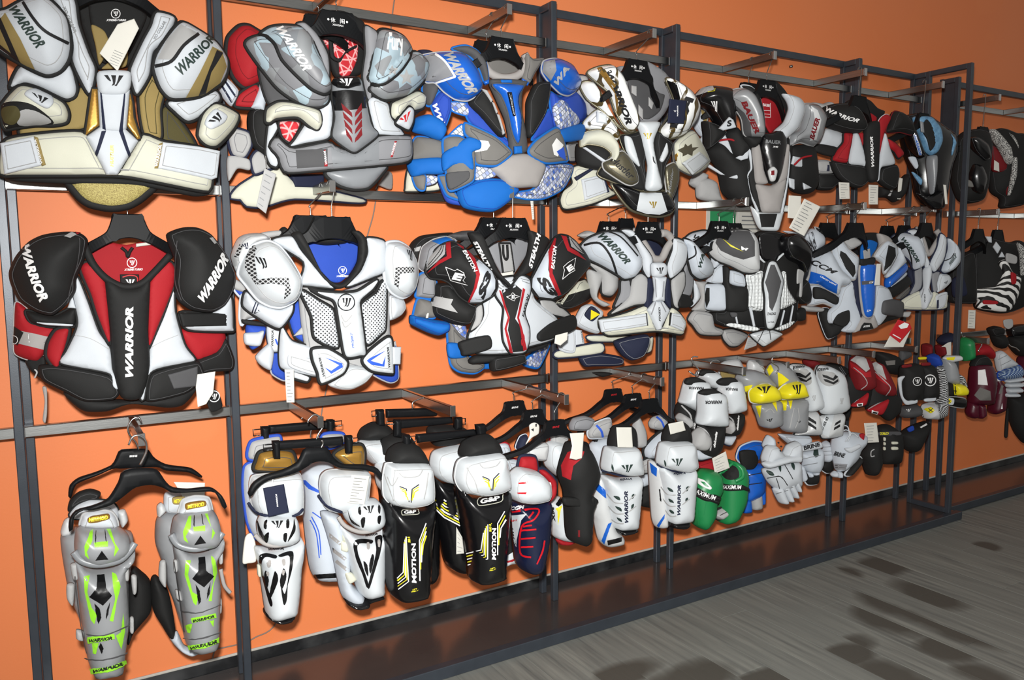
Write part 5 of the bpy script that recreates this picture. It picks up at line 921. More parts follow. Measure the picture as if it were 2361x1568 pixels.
P('collar_flap', 'white', '588,200 690,198 790,330 872,460 842,632 788,562 768,442 690,290', n=.008, th=.014, d=.008, pipe='black', pr=.005); P('collar_flap', 'white', '1062,273 1140,288 1182,350 1172,480 1122,572 1032,638 1003,522 1050,380', n=.008, th=.014, d=.008, pipe='black', pr=.005)
p = P('shoulder_cap', 'bwhite', '228,342 300,270 440,218 580,218 680,320 762,440 762,540 702,622 620,642 560,602 420,522 275,445', n=.02, th=.02, d=.045, pipe='black', pr=.006); lines(p, 'seam', 'ink', '260,335 400,318 500,430 560,600', 20); lines(p, 'seam', 'ink', '480,215 600,270 745,435', 12); X(p, 'WARRIOR', 'inkteal', '378,262 632,505 692,480 440,225', bow=10, bold=.05)
p = P('shoulder_cap', 'bwhite', '1195,470 1185,380 1150,280 1220,298 1290,380 1370,460 1392,540 1372,622 1300,642 1230,592', n=.008, th=.02, d=.04, pipe='black', pr=.006); lines(p, 'seam', 'ink', '1190,470 1270,420 1260,340', 14); X(p, 'WA', 'inkteal', '1320,545 1350,420 1320,405 1290,530', bold=.05)
P('arm_lower', 'white', '1240,640 1300,760 1290,830 1225,895 1215,870 1250,800', n=-.014, th=.012, d=.01, pipe='black', pr=.004)

# black and white pads with dark diamond sternum
hanger('left of two black hangers below the green notice', 1658, 510, -.34, mark='cn', arm_z=ZR[1], arm_x=2.30, plate=.085); hanger('right of two black hangers below the green notice', 1691, 515, -.30, mark='cn', arm_z=ZR[1], arm_x=2.30, plate=.08)
begin('shoulder_pads', 'white lettered shoulder pads left behind the dark diamond pads', 'shoulder pads', (1560, 480), 4.611, (350, 800), -.26, 12, .8)
p = P('shoulder_cap', 'bwhite', '78,335 150,268 290,238 430,275 360,360 340,430 445,590 355,650 350,500 200,380', n=.0, th=.016, d=.02, pipe='black', pr=.005); X(p, 'WAR', 'ink', '160,335 340,390 365,350 195,280', bold=.05)
P('sleeve', 'lgrey', '195,780 325,785 290,830 295,1070 365,1100 165,1085 240,950', n=-.006, th=.014, d=.01); P('waist_band', 'lgrey', '115,1180 180,1088 360,1118 395,1250 485,1290 460,1352 250,1342 165,1242', n=-.008, th=.014, d=.012, pipe='black', pr=.003); P('tail', 'lgrey', '480,1300 600,1285 752,1350 650,1462 560,1467 490,1392', n=-.02, th=.012, d=.01, pipe='black', pr=.004); paper_tag('715,1510 850,1462 858,1400 760,1368', n=.0, m='lgrey', rows=5)
begin('shoulder_pads', 'white and black shoulder pads right behind the dark diamond pads', 'shoulder pads', (1560, 480), 4.611, (1400, 600), -.25, 12, .8)
p = P('shoulder_cap', 'bwhite', '1138,242 1330,255 1450,215 1545,290 1545,400 1450,475 1410,580 1390,450 1330,340', n=.0, th=.016, d=.03); X(p, 'BAUER', 'ink', '1440,480 1500,440 1450,250 1390,270', bold=.05); P('collar_flap', 'black', '1465,200 1540,238 1552,340 1500,260', n=.02, th=.01, pipe='lgrey', pr=.003); P('waist_band', 'lgrey', '1340,1035 1545,1058 1530,1105 1370,1095', n=-.01, th=.012, d=.008); P('sleeve', 'lgrey', '1340,640 1400,560 1420,640 1400,760 1360,800', n=-.01, th=.012)
begin('shoulder_pads', 'black and white quilted shoulder pads with a dark diamond on the sternum', 'shoulder pads', (1560, 480), 4.611, (950, 800), -.35, 12, 1.2)
P('torso', 'black', '850,265 1000,238 1180,278 1330,350 1402,480 1382,700 1292,860 1265,1010 1255,1202 1130,1292 940,1292 560,1272 370,1202 375,1090 490,1080 520,840 740,840 740,700 850,680 865,480', n=-.03, th=.02, d=.025)
P('lining', 'pblack', '870,300 1000,280 1100,330 1150,440 1080,560 980,570 900,520', n=.012, th=.006)
P('chest_panel', 'quilt', '742,712 900,662 917,800 917,1085 745,1052 760,850', n=.01, th=.012, d=.006); P('chest_panel', 'quilt', '1108,690 1152,678 1172,850 1262,995 1250,1012 1088,1078 1100,900', n=.01, th=.012, d=.006)
for s in ('770,1060 800,1060 837,1260 815,1257', '622,1148 640,1150 656,1232 640,1230', '1142,1080 1152,1090 1112,1250 1100,1250', '1236,1030 1244,1040 1212,1222 1200,1222'): P('white_stripe', 'white', s, n=.018, th=.004, sharp=True)
P('waist_edge', 'quilt', '523,1250 580,1218 830,1258 882,1287 800,1312', n=.012, th=.008, pipe='black', pr=.003); P('waist_edge', 'quilt', '1038,1282 1200,1208 1252,1203 1200,1262 1110,1302', n=.012, th=.008, pipe='black', pr=.003)
p = P('tail', 'pwhite', '775,1345 920,1298 1000,1288 1115,1330 1080,1372 942,1462 900,1462', n=.0, th=.012, d=.012, pipe='black', pr=.003); lines(p, 'crease', 'ink', ['925,1300 865,1420', '985,1290 1000,1400'], 8)
p = P('sternum_plate', 'pwhite', '968,580 1047,573 1122,770 1092,960 1082,1100 1020,1272 950,1272 928,1100 930,960 913,790', n=.024, th=.012, d=.012, pipe='black', pr=.006); D(p, 'dark_diamond', 'dgrey', '1000,602 1040,602 1110,780 1060,980 1015,1095 985,1050 975,900 942,790'); X(p, 'TACKS', 'ink', '962,1138 1050,1135 1052,1108 966,1110', shear=.1); X(p, 'ULTRA', 'ink', '970,1218 1032,1216 1032,1204 970,1206', shear=.1)
P('collar_trim', 'pwhite', '873,480 900,530 947,577 928,582 885,545', n=.026, th=.005, sharp=True); P('collar_trim', 'pwhite', '1068,562 1090,510 1137,473 1142,490', n=.026, th=.005, sharp=True)
P('sleeve', 'bwhite', '365,650 430,598 498,608 492,802 318,792', n=-.008, th=.012, d=.012); P('sleeve', 'bwhite', '558,660 700,700 717,838 558,802', n=.0, th=.012, d=.006, pipe='black', pr=.004)
p = P('arm_guard', 'bwhite', '278,830 300,803 500,818 522,1077 300,1077 278,950', n=.0, th=.014, d=.015, pipe='black', pr=.006); D(p, 'latch', 'black', '318,848 352,848 352,985 320,1060 298,950'); P('arm_strap', 'black', '493,618 557,640 562,820 742,845 752,1062 700,1102 518,1082 500,820', n=.016, th=.012, d=.01); P('buckle', 'dgrey', '570,1110 637,1110 642,1150 590,1162', n=.02, th=.006)
p = P('shoulder_cap', 'plgrey', '328,420 350,350 420,268 480,253 600,228 760,238 832,330 852,500 852,662 792,692 700,682 560,612 430,562 348,492', n=.032, th=.02, d=.05, pipe='black', pr=.005); D(p, 'dark_field', 'dgrey', '415,370 440,290 600,232 775,250 828,350 830,510 710,545 600,510 470,450'); D(p, 'yellow_chevron', 'inkyellow', '490,325 575,388 712,462 575,408'); X(p, 'M', 'inkwhite', '690,445 755,452 762,428 665,400', bold=.05)
P('shoulder_cap', 'pblack', '1130,300 1250,268 1350,340 1392,450 1382,602 1332,702 1290,602 1180,542 1118,420', n=.016, th=.018, d=.04); P('sleeve', 'black', '1265,870 1370,758 1417,900 1397,1002 1330,1022 1250,952', n=-.01, th=.016, d=.02); P('waist_block', 'black', '1258,1102 1352,1058 1352,1192 1280,1194', n=-.01, th=.016, d=.006); P('loose_strap', 'lgrey', '1288,650 1352,680 1342,760 1330,935 1306,935 1312,800 1280,802', n=.05, th=.003)

# blue and white pads, end of the bay
hanger('black hanger over the blue lining of the blue and white pads', 1971, 514, -.35, mark=None, arm_z=ZR[1], arm_x=3.0, plate=.1); hanger('black hanger between the diamond pads and the blue-lined pads', 1908, 514, -.28, mark=None, arm_z=ZR[1], arm_x=3.0, plate=.09)
begin('shoulder_pads', 'white, grey and blue shoulder pads with a blue lined sternum and bold black lettering', 'shoulder pads', (1840, 480), 4.9, (780, 900), -.35, 16, 1.1)
P('back_panel', 'black', '560,330 690,300 800,275 910,285 925,380 900,450 820,600 720,620 690,460', n=-.07, th=.014); P('lining', 'blue', '712,440 800,358 892,390 872,480 832,572 718,622', n=-.05, th=.006); p = paper_tag('745,577 822,560 812,455 735,480', n=-.035, m='lgrey')
P('waist_side', 'black', '225,1200 265,1130 345,1138 350,1290 575,1148 585,1270 520,1342 480,1385 440,1432 335,1478 280,1380', n=-.02, th=.014, d=.012, pipe='bwhite', pr=.002); P('waist_side', 'black', '990,1215 1165,1235 1000,1285 890,1335 900,1250', n=-.03, th=.012)
P('torso', 'bwhite', '488,900 612,818 632,1000 705,1242 620,1402 485,1385 560,1290 348,1302 325,1182 420,1090', n=.0, th=.014, d=.008); P('torso', 'bwhite', '868,880 1002,900 1052,1010 1052,1050 980,1232 890,1332 818,1212', n=.0, th=.014, d=.008)
P('velcro_patch', 'black', '440,1200 572,1148 582,1270 520,1340 400,1300', n=.018, th=.005); P('waist_strap', 'dgrey', '938,1192 952,1050 1060,1028 1178,1060 1162,1232 1090,1222', n=.018, th=.012, d=.008)
P('side_strip', 'navy', '612,802 690,658 702,900 722,1150 702,1247 650,1102 622,952', n=.012, th=.01); p = P('belly_ring', 'tgrey', '620,1402 690,1250 740,1208 800,1242 842,1198 892,1330 830,1372 680,1392', n=.01, th=.012, d=.006); D(p, 'dark_plate', 'black', '690,1388 718,1325 745,1292 825,1300 852,1358'); X(p, 'FIT05', 'inkwhite', '735,1350 812,1338 808,1318 735,1330')
p = P('sternum_plate', 'pblue', '697,650 862,638 862,900 852,1100 822,1222 770,1235 733,1182 700,950', n=.024, th=.012, d=.014, pipe='tgrey', pr=.006); D(p, 'badge', 'dgrey', '720,825 850,815 845,855 725,866'); X(p, 'U+', 'inkwhite', '778,1172 822,1168 820,1142 782,1146'); X(p, 'CCM', 'inkwhite', '800,850 845,845 845,825 802,830')
P('neck_front', 'black', '695,580 790,570 862,555 862,622 792,682 700,642', n=.03, th=.01)
P('collar_flap', 'lgrey', '455,372 560,300 640,328 705,380 692,422 570,475', n=.006, th=.012, d=.01); P('collar_flap', 'tgrey', '898,288 1000,310 1052,380 940,462 862,562 845,540 920,420', n=.004, th=.012, d=.008)
p = P('collar_plate', 'bwhite', '370,420 480,358 570,470 672,560 662,700 640,802 590,802 480,702 400,582', n=.03, th=.012, d=.012, pipe='tgrey', pr=.005); D(p, 'dark_field', 'black', '480,480 540,515 640,648 648,730 622,782 540,682 470,532')
p = P('collar_plate', 'bwhite', '858,545 940,420 1010,368 1102,430 1112,520 1052,642 970,742 942,622', n=.02, th=.012, d=.012, pipe='tgrey', pr=.005); D(p, 'dark_field', 'black', '1020,418 1096,450 1102,540 1050,638 972,715 990,560')
p = P('shoulder_cap', 'bwhite', '108,650 160,540 230,478 340,478 400,570 470,690 572,790 542,872 460,885 440,975 330,922 230,862 118,852', n=.014, th=.018, d=.045, pipe='tgrey', pr=.004); D(p, 'blue_band', 'pblue', '116,765 150,715 300,760 450,860 438,965 330,915 230,855 122,848'); X(p, 'CCM', 'ink', '140,632 405,748 452,715 180,572', bold=.03); X(p, 'CRAZY LIGHT', 'inkwhite', '250,775 435,878 440,862 258,758')
P('arm_cuff', 'bwhite', '108,1092 128,868 230,868 442,978 452,1022 402,1112 280,1072', n=-.008, th=.014, d=.015, pipe='tgrey', pr=.005); P('arm_strap', 'black', '178,898 260,898 452,1002 432,1092 300,1032 183,1022', n=.018, th=.006, d=.004)
P('shoulder_cap', 'bwhite', '998,742 1110,560 1125,438 1192,580 1198,622 1008,782', n=.0, th=.014, d=.02, pipe='tgrey', pr=.003); P('sleeve', 'pblue', '1000,790 1192,612 1202,722 1008,902', n=-.008, th=.014, d=.015); P('sleeve_trim', 'bwhite', '1010,905 1202,722 1222,762 1100,862 1010,925', n=-.004, th=.012); P('arm_strap', 'black', '998,922 1222,768 1272,832 1262,872 1070,1012 1038,992', n=.0, th=.012, d=.01); P('arm_cuff', 'mgrey', '1120,1010 1270,880 1260,960 1160,1030', n=-.02, th=.01)
paper_tag('862,872 925,872 937,628 888,628', n=.055); paper_tag('970,1570 1190,1570 1285,1350 1150,1400 1040,1440', n=.04, rows=0); p = paper_tag('1028,1430 1150,1522 1285,1358 1262,1300 1130,1258', n=.05, m='inkred', name='picture_tag'); D(p, 'white_print', 'inkwhite', ['1130,1330 1200,1290 1250,1310 1230,1350 1160,1365', '1070,1420 1160,1470 1155,1480 1065,1430'])

hanger('left of two small black hangers behind the white pads at the row end', 2046, 521, -.26, mark=None, arm_z=ZR[1], arm_x=3.5, plate=.08); hanger('right of two small black hangers behind the white pads at the row end', 2085, 520, -.30, mark=None, arm_z=ZR[1], arm_x=3.5, plate=.08); hanger('black hanger in the collar of the white pads at the row end', 2134, 514, -.35, mark=None, arm_z=ZR[1], arm_x=3.5, plate=.08)
begin('shoulder_pads', 'white and grey lettered shoulder pads beside the end frame', 'shoulder pads', (1840, 480), 4.9, (1470, 780), -.35, 22, 1.0)
P('lining', 'black', '1400,370 1440,285 1540,285 1570,400 1500,490 1435,440', n=-.06, th=.008); Tb('collar_roll', 'tgrey', '1320,230 1370,270 1420,400 1450,500 1490,508 1560,400 1600,320 1560,250', r=.013, n=.0)
P('rib_panel', 'navy', '1195,640 1300,690 1390,640 1462,600 1425,760 1385,930 1125,1005 1280,900', n=-.012, th=.012); P('rib_panel', 'grey', '1308,702 1392,660 1385,900 1250,982 1308,852', n=.0, th=.012, pipe='navy', pr=.005); P('rib_panel', 'grey', '1498,742 1592,718 1562,850 1572,922 1520,955', n=-.004, th=.012, pipe='navy', pr=.005)
P('waist_band', 'cream', '1165,1035 1380,930 1430,1120 1520,940 1640,1002 1682,950 1672,1060 1632,1142 1175,1142', n=.0, th=.014, d=.008, pipe='navy', pr=.004); P('strap', 'white', '1558,995 1682,948 1655,1102 1578,1140', n=.02, th=.005); P('strap_trim', 'navy', '1575,1040 1590,1035 1588,1130 1572,1132', n=.028, th=.003, sharp=True); P('tail', 'lgrey', '1165,1178 1272,1168 1242,1232 1165,1222', n=-.02, th=.01)
p = P('sternum_plate', 'white', '1418,702 1482,638 1502,740 1472,900 1512,980 1442,1132 1400,1132 1378,960 1420,890', n=.02, th=.012, d=.012); X(p, 'FIXED', 'ink', '1440,1065 1438,970 1425,970 1427,1065'); lines(p, 'stripe', 'grey', ['1425,910 1395,1010', '1470,910 1500,980'], 8)
P('collar_flap', 'white', '1228,272 1320,238 1382,300 1412,420 1442,540 1472,622 1430,705 1380,480', n=.01, th=.014, d=.01, pipe='navy', pr=.005); P('collar_flap', 'white', '1600,288 1662,340 1652,500 1622,602 1530,725 1478,632 1560,450', n=.01, th=.014, d=.01, pipe='navy', pr=.005)
p = P('shoulder_cap', 'bwhite', '1048,350 1110,288 1200,278 1330,318 1392,440 1408,560 1382,662 1300,695 1260,602 1180,522', n=.02, th=.018, d=.045, pipe='navy', pr=.005); lines(p, 'seam', 'ink', '1120,418 1220,430 1278,560 1290,680', 16); X(p, 'WARRIOR', 'inkteal', '1160,350 1340,618 1382,600 1200,325', bow=10, bold=.05)
p = P('shoulder_cap', 'bwhite', '1678,338 1750,398 1792,500 1782,622 1722,702 1650,735 1608,702 1640,602 1680,460', n=.004, th=.018, d=.035, pipe='navy', pr=.005); lines(p, 'seam', 'ink', '1640,600 1720,570 1765,510', 10); X(p, 'WARRIOR', 'inkteal', '1720,655 1790,560 1778,500 1705,620', bold=.05)
p = P('sleeve', 'white', '1588,742 1692,750 1712,832 1640,912 1560,955 1548,872', n=-.006, th=.014, d=.012); logo(p, 'ink', '1655,865 1685,845 1690,815 1650,840')

# far rack, middle row
hanger('dark hanger above the zebra-striped vest', 2255, 528, -.29, mark=None, arm_z=ZR[1], plate=.08); hanger('dark hanger at the right edge above the zebra-striped vest', 2300, 530, -.26, mark=None, arm_z=ZR[1], plate=.08)
begin('padded_vest', 'dark padded vest behind the tall end frame post', 'padded vest', (2000, 480), 3.017, (650, 490), -.25, 26, .8)
P('torso', 'black', '565,440 640,330 730,318 745,640 680,665 565,645', n=.0, th=.02, d=.03); P('side_panel', 'navy', '590,500 660,470 690,600 600,620', n=.05, th=.01, d=.01)
begin('padded_vest', 'black padded vest with zebra stripes on the far rack', 'padded vest', (2000, 480), 3.017, (920, 460), -.29, 26, .9)
P('torso', 'black', '728,265 820,198 900,218 990,238 1060,225 1120,300 1120,640 1000,722 900,732 760,702 742,642 720,560 725,400', n=-.03, th=.02, d=.05); P('zebra_panel', 'zebra', '725,600 735,563 800,558 900,540 942,450 915,380 960,358 1002,440 1062,480 1045,602 1002,692 960,722 860,712 760,692 770,642 735,632', n=.035, th=.014, d=.012)
for s in ('895,233 927,275 905,317 873,270', '820,196 862,198 864,242 845,237', '935,303 957,342 913,342'): P('white_diamond', 'white', s, n=.055, th=.005, sharp=True)
P('red_badge', 'red', '1000,448 1032,460 1032,522 1003,527', n=.06, th=.006); P('red_badge', 'red', '810,640 900,640 902,668 810,668', n=.055, th=.005); P('pale_patch', 'lgrey', '968,313 1037,335 1032,387 968,372', n=.055, th=.005); P('speckle_panel', 'speckle', '1040,240 1085,280 1095,420 1070,470 1060,330', n=.045, th=.012, d=.008)
paper_tag('697,835 748,838 753,710 703,708', n=.06, rows=6); P('round_tag', 'lgrey', '948,780 1007,773 1012,822 980,842 953,822', n=.05, th=.002)
# ================================================================== bottom row: shin guards
SG = 'shin guards on the low rail'
o1 = ((0, 940), 2.496)
def shin(label, org, ctr, Y, yaw=0, K=.6, name='shin_guard'): return begin(name, label, 'shin guard', org[0], org[1], ctr, Y, yaw, K, SG)
def cl(s, m='lgrey'):
    for q in s: P('strap_clip', m, q, n=.02, th=.008, d=.003)
def trace_hanger(label, org, ctr, Y, outline, hook, mark=None, yaw=0):
    begin('wide_hanger', label, 'hanger', org[0], org[1], ctr, Y, yaw, 0, 'moulded black gear hangers')
    p = P('body', 'hplastic', outline, n=0, th=.008, back=.006, d=0)
    if mark: X(p, 'BRINE', 'inkwhite', mark, shear=.1)
    Tb('hook', 'chrome', hook, r=.0024, n=0)
trace_hanger('rear moulded black hanger above the silver and lime shin guards', o1, (770, 300), -.22, '665,295 690,245 770,238 850,240 890,290 960,328 1100,348 1170,400 1150,402 1080,372 950,362 900,342 700,352 650,352 560,392 440,442 412,520 393,517 400,450 450,405 550,372 640,333', '800,245 780,200 742,150 738,110 760,70 795,55 812,82', '745,285 790,283 790,272 745,274')
shin('rear left silver shin guard with a black calf wrap', o1, (550, 900), -.24)
P('calf_wrap', 'black', '755,925 820,950 870,1010 872,1160 820,1232 770,1292 735,1372 720,1200', n=-.02, th=.016, d=.02); P('liner', 'white', '398,612 440,560 520,528 640,538 682,590 672,660 560,640 420,640', n=.0, th=.012, d=.015, pipe='black', pr=.003); P('liner', 'black', '392,600 400,540 450,490 520,470 580,490 560,530 470,550', n=-.01, th=.012)
P('knee_side', 'plgrey', '348,715 370,650 402,638 420,720 360,740', n=.01, th=.01, d=.01); P('shell', 'psilver', '350,740 430,690 620,700 760,720 765,860 740,1000 745,1250 700,1420 560,1450 510,1420 470,1250 400,1080 360,870', n=-.005, th=.02, d=.05, rnd=True); P('knee_side', 'plgrey', '678,600 720,588 737,650 700,690', n=.01, th=.01, d=.008)
shin('rear right silver shin guard with a black calf wrap and white foot', o1, (1000, 900), -.24)
p = P('liner', 'white', '943,520 960,488 1050,482 1150,490 1150,600 960,605', n=.0, th=.012, d=.015); p2 = P('label_patch', 'gold', '993,520 1060,508 1065,553 1000,558', n=.025, th=.003); X(p2, 'METHOD', 'inkyellow', '1000,550 1060,545 1060,522 1000,528')
P('calf_wrap', 'black', '868,1000 900,968 970,1060 1010,1280 985,1335 930,1252 880,1162', n=-.01, th=.016, d=.02); p = P('foot_pad', 'bwhite', '980,1332 1020,1288 1062,1370 1152,1400 1100,1427 1040,1402', n=.0, th=.012, d=.01); P('knee_side', 'plgrey', '903,570 930,548 958,590 910,632', n=.01, th=.01, d=.01)
P('shell', 'psilver', '895,780 900,650 960,600 1200,640 1240,860 1230,1100 1150,1330 1060,1300 1000,1120 955,1000 935,900', n=-.005, th=.02, d=.05, rnd=True); paper_tag('1050,512 1178,512 1180,432 1000,428', n=.03)
def method_guard(label, ctr, Y, dx, pts):
    shin(label, o1, ctr, Y)
    p = P('liner', 'white', pts['liner'], n=.012, th=.012, d=.015, pipe='lgrey', pr=.003); p2 = P('label_patch', 'pgold', pts['lab'], n=.035, th=.004, d=.003); X(p2, 'METHOD', 'inkyellow', pts['labt'], bold=.04)
    p = P('shell', 'psilver', pts['shell'], n=.0, th=.022, d=.06, rnd=True)
    for k, m in (('lime', 'plime'), ('blk', 'pblack'), ('strip', 'plime')):
        for s in pts[k]: D(p, {'lime': 'lime_mark', 'blk': 'black_mark', 'strip': 'lime_strip'}[k], m, s)
    for q in pts['st']: X(p, 'WARRIOR', 'ink', q, bold=.05)
    lines(p, 'contour', 'dgrey', pts['con'], 5)
    sh_ = p; p = P('knee_cup', 'psilver', pts['knee'], n=.03, th=.02, d=.05, rnd=True)
    for s in pts['kl']: D(p, 'lime_mark', 'plime', s)
    for s in pts['kb']: D(p, 'black_mark', 'pblack', s)
    Tb('knee_rim', 'pgrey', pts['rim'], r=.009, n=.078, K=3.2); cl(pts['clips'])
method_guard('front left silver shin guard with lime green marks and a gold label', (570, 1000), -.36, 0, dict(
    liner='468,690 470,630 485,608 560,588 640,598 672,640 668,695', lab='503,640 530,625 560,620 625,612 630,640 560,662 510,665', labt='512,658 622,640 618,620 510,636',
    knee='428,770 440,700 480,682 560,688 680,688 742,740 748,800 690,855 560,895 470,865 430,825', rim='425,830 470,880 560,902 680,880 740,830 775,780',
    shell='428,850 520,905 640,905 770,800 772,862 722,920 730,1000 742,1200 722,1400 705,1500 620,1522 542,1527 505,1450 470,1250 440,1000',
    lime=['485,972 515,965 505,1060 530,1150 560,1190 545,1245 525,1220 490,1060', '645,950 670,960 690,1030 670,1110 650,1230 630,1225 660,1100 650,1030', '535,1352 572,1350 556,1415 540,1412', '702,1180 712,1290 692,1390 662,1310 690,1290'],
    blk=['555,970 600,965 610,1040 642,1080 592,1135 520,1085 555,1040', '548,1120 575,1150 585,1200 570,1240 560,1200', '630,1110 612,1160 608,1215 622,1180', '585,1345 600,1380 590,1410 575,1370'], strip=['515,1312 650,1296 656,1325 520,1350', '533,1492 620,1486 706,1450 712,1476 640,1510 540,1522'],
    st=['522,945 635,936 635,922 522,932', '528,1342 640,1326 640,1308 528,1322', '555,1515 690,1480 685,1460 552,1497'], con=['455,960 480,1180 520,1400', '505,1290 600,1300 720,1250', '510,1430 600,1440 710,1410'],
    kl=['518,712 535,702 530,770 502,830 515,870 492,850 488,800', '612,702 635,702 660,780 682,815 655,855 660,800', '540,780 620,770 620,800 545,805'], kb=['550,875 585,822 622,868', '548,715 552,715 550,790 545,770', '600,712 604,712 612,780 606,770'],
    clips=['405,905 450,900 455,980 420,990', '385,1020 430,1020 420,1140 385,1100', '440,1280 480,1290 480,1340 440,1332', '715,928 742,928 742,992 715,992', '755,970 787,970 787,1060 765,1072', '748,1210 770,1210 770,1292 748,1292']))
method_guard('front right silver shin guard with lime green marks and a gold label', (1140, 900), -.36, 0, dict(
    liner='1033,612 1035,570 1050,530 1120,508 1200,518 1222,590 1210,612', lab='1068,555 1120,540 1182,538 1184,566 1110,582 1070,588', labt='1080,580 1176,564 1172,544 1078,562',
    knee='983,725 1000,640 1040,610 1130,598 1220,590 1257,640 1268,730 1232,785 1130,805 1050,785 1000,765', rim='985,730 1030,790 1130,812 1230,780 1280,720',
    shell='1000,770 1100,815 1200,800 1280,730 1278,800 1242,860 1262,1000 1257,1200 1252,1330 1222,1372 1130,1392 1068,1352 1048,1200 1010,900',
    lime=['1070,880 1095,880 1085,960 1110,1060 1145,1080 1130,1137 1115,1122 1065,960', '1215,855 1235,870 1245,950 1225,1020 1215,1112 1198,1112 1225,1000', '1070,1252 1112,1240 1100,1297 1085,1292', '1203,1226 1226,1220 1222,1262'],
    blk=['1140,870 1180,865 1185,940 1225,970 1172,1032 1110,980 1140,940', '1128,1010 1150,1050 1158,1110 1145,1130 1138,1080', '1205,1000 1190,1050 1186,1100 1200,1070'], strip=['1108,1205 1230,1180 1236,1206 1115,1232', '1093,1362 1180,1350 1246,1320 1247,1350 1180,1376 1100,1387'],
    st=['1100,850 1205,838 1205,824 1100,836', '1122,1228 1222,1204 1220,1188 1120,1212', '1112,1382 1235,1352 1232,1332 1110,1366'], con=['1025,880 1050,1060 1080,1280', '1060,1160 1150,1170 1250,1130', '1075,1320 1150,1320 1250,1290'],
    kl=['1085,628 1102,622 1098,690 1070,740 1085,778 1060,760 1055,715', '1178,615 1195,612 1215,690 1235,720 1215,760 1220,700', '1110,690 1180,680 1180,710 1115,712'], kb=['1118,785 1152,735 1185,775', '1115,628 1120,628 1118,690 1112,680', '1158,622 1163,622 1170,680 1164,672'],
    clips=['920,890 955,885 955,1035 915,985', '1000,880 1020,880 1022,940 1000,940', '1010,1050 1040,1060 1050,1110 1015,1100', '1262,840 1282,835 1282,890 1262,900', '1240,1010 1260,1010 1260,1072 1240,1072', '1255,1105 1275,1100 1275,1175 1252,1180']))
Tb('loose_strap', 'tgrey', '1270,930 1290,1020 1325,1065', r=.005, n=-.01)
trace_hanger('front moulded black hanger holding the silver and lime shin guards', o1, (800, 430), -.44, '680,430 700,372 770,350 900,355 950,420 990,458 1080,468 1210,458 1280,510 1308,575 1285,580 1240,492 1180,484 1000,492 940,462 870,445 780,460 720,505 640,562 530,592 480,592 430,625 420,702 395,712 400,640 440,590 530,565 620,525', '805,330 842,250 836,190 800,160 762,170 740,215', '775,350 835,340 835,328 775,338')

# white shin guards with gold liners, blue ones behind, trouser-bar hangers
o2 = ((530, 900), 2.851)
def bar_hanger(label, org, ctr, Y, bar, clips, loops=(), hook=None, yaw=0):
    begin('clip_hanger', label, 'hanger', org[0], org[1], ctr, Y, yaw, 0, 'black clip hangers on the low rail')
    P('bar', 'hplastic', bar, n=0, th=.008, back=.006, sharp=True)
    for c in clips: P('clip', 'hplastic', c, n=.008, th=.01, back=.012, sharp=True)
    for l in loops: Tb('clip_spring', 'pblack', l, r=.002, n=.004, closed=True, smooth=False)
    if hook: Tb('hook', 'chrome', hook, r=.0024, n=.0)
bar_hanger('rear black clip hanger over the blue-edged shin guards', o2, (470, 240), -.24, '255,232 690,195 690,250 258,287', ['205,240 257,238 262,380 215,380', '640,195 682,193 682,300 640,302'], ['152,260 205,255 205,295 155,300', '685,205 735,200 735,232 685,238'], '530,310 535,260 560,190 545,150 505,140 470,190')
shin('left white shin guard with blue edging behind the gold-lined pair', o2, (220, 600), -.25)
P('liner', 'lgrey', '122,450 135,340 220,312 320,298 335,340 330,460', n=.0, th=.012, d=.01, pipe='rblue', pr=.006); P('shell', 'bwhite', '85,640 95,500 160,468 300,470 300,800 200,980 150,950 110,850', n=-.005, th=.016, d=.03, pipe='rblue', pr=.005)
shin('right white shin guard with thin blue lines between the gold-lined pair', o2, (600, 800), -.26)
P('liner', 'lgrey', '598,302 650,282 740,285 748,340 650,380', n=.0, th=.012, d=.01, pipe='rblue', pr=.006); p = P('shell', 'bwhite', '473,640 480,520 560,482 660,470 700,600 690,800 720,1000 712,1222 640,1242 560,1232 522,1150 490,900', n=.0, th=.018, d=.05, rnd=True)
D(p, 'blue_band', 'inkblue', '470,592 500,590 540,628 600,665 600,680 520,648'); lines(p, 'blue_line', 'inkblue', ['540,830 585,930 600,1080', '545,800 600,840', '530,850 570,940 590,1100'], 7); D(p, 'dark_foot', 'pblack', '555,1208 640,1203 708,1198 700,1228 560,1235')
def tribal(label, ctr, Y, q):
    shin(label, o2, ctr, Y)
    P('liner', 'pgold', q['liner'], n=.0, th=.014, d=.015, pipe='black', pr=.007)
    p = P('knee_guard', 'pwhite', q['knee'], n=.008, th=.018, d=.05, rnd=True, pipe='lgrey', pr=.002); Tb('knee_edge', 'navy', q['kedge'], r=.004, n=.004, on=p)
    if 'wing' in q: w = P('calf_wing', 'bwhite', q['wing'], n=-.02, th=.016, d=.03); lines(w, 'fabric_line', 'tgrey', q['wl'], 22)
    P('foot_edge', 'pblack', q['foot'], n=-.004, th=.02, d=.03)
    p = P('shell', 'pwhite', q['shell'], n=.008, th=.02, d=.055, rnd=True)
    for s in q['flame']: D(p, 'flame_mark', 'pblack', s, sharp=False)
    for s in q['oval']: D(p, 'tan_oval', 'tgrey', s, sharp=False)
    X(p, 'WARRIOR', 'ink', q['txt'], bold=.05)
    p = P('knee_cup', 'pwhite', q['cup'], n=.04, th=.018, d=.05, rnd=True); logo(p, 'ink', q['logo'])
    for s in q['cm']: D(p, 'flame_mark', 'pblack', s, sharp=False)
    Tb('knee_rim', 'tgrey', q['rim'], r=.006, n=.085, K=3.5); cl(q['clips'], 'cream')
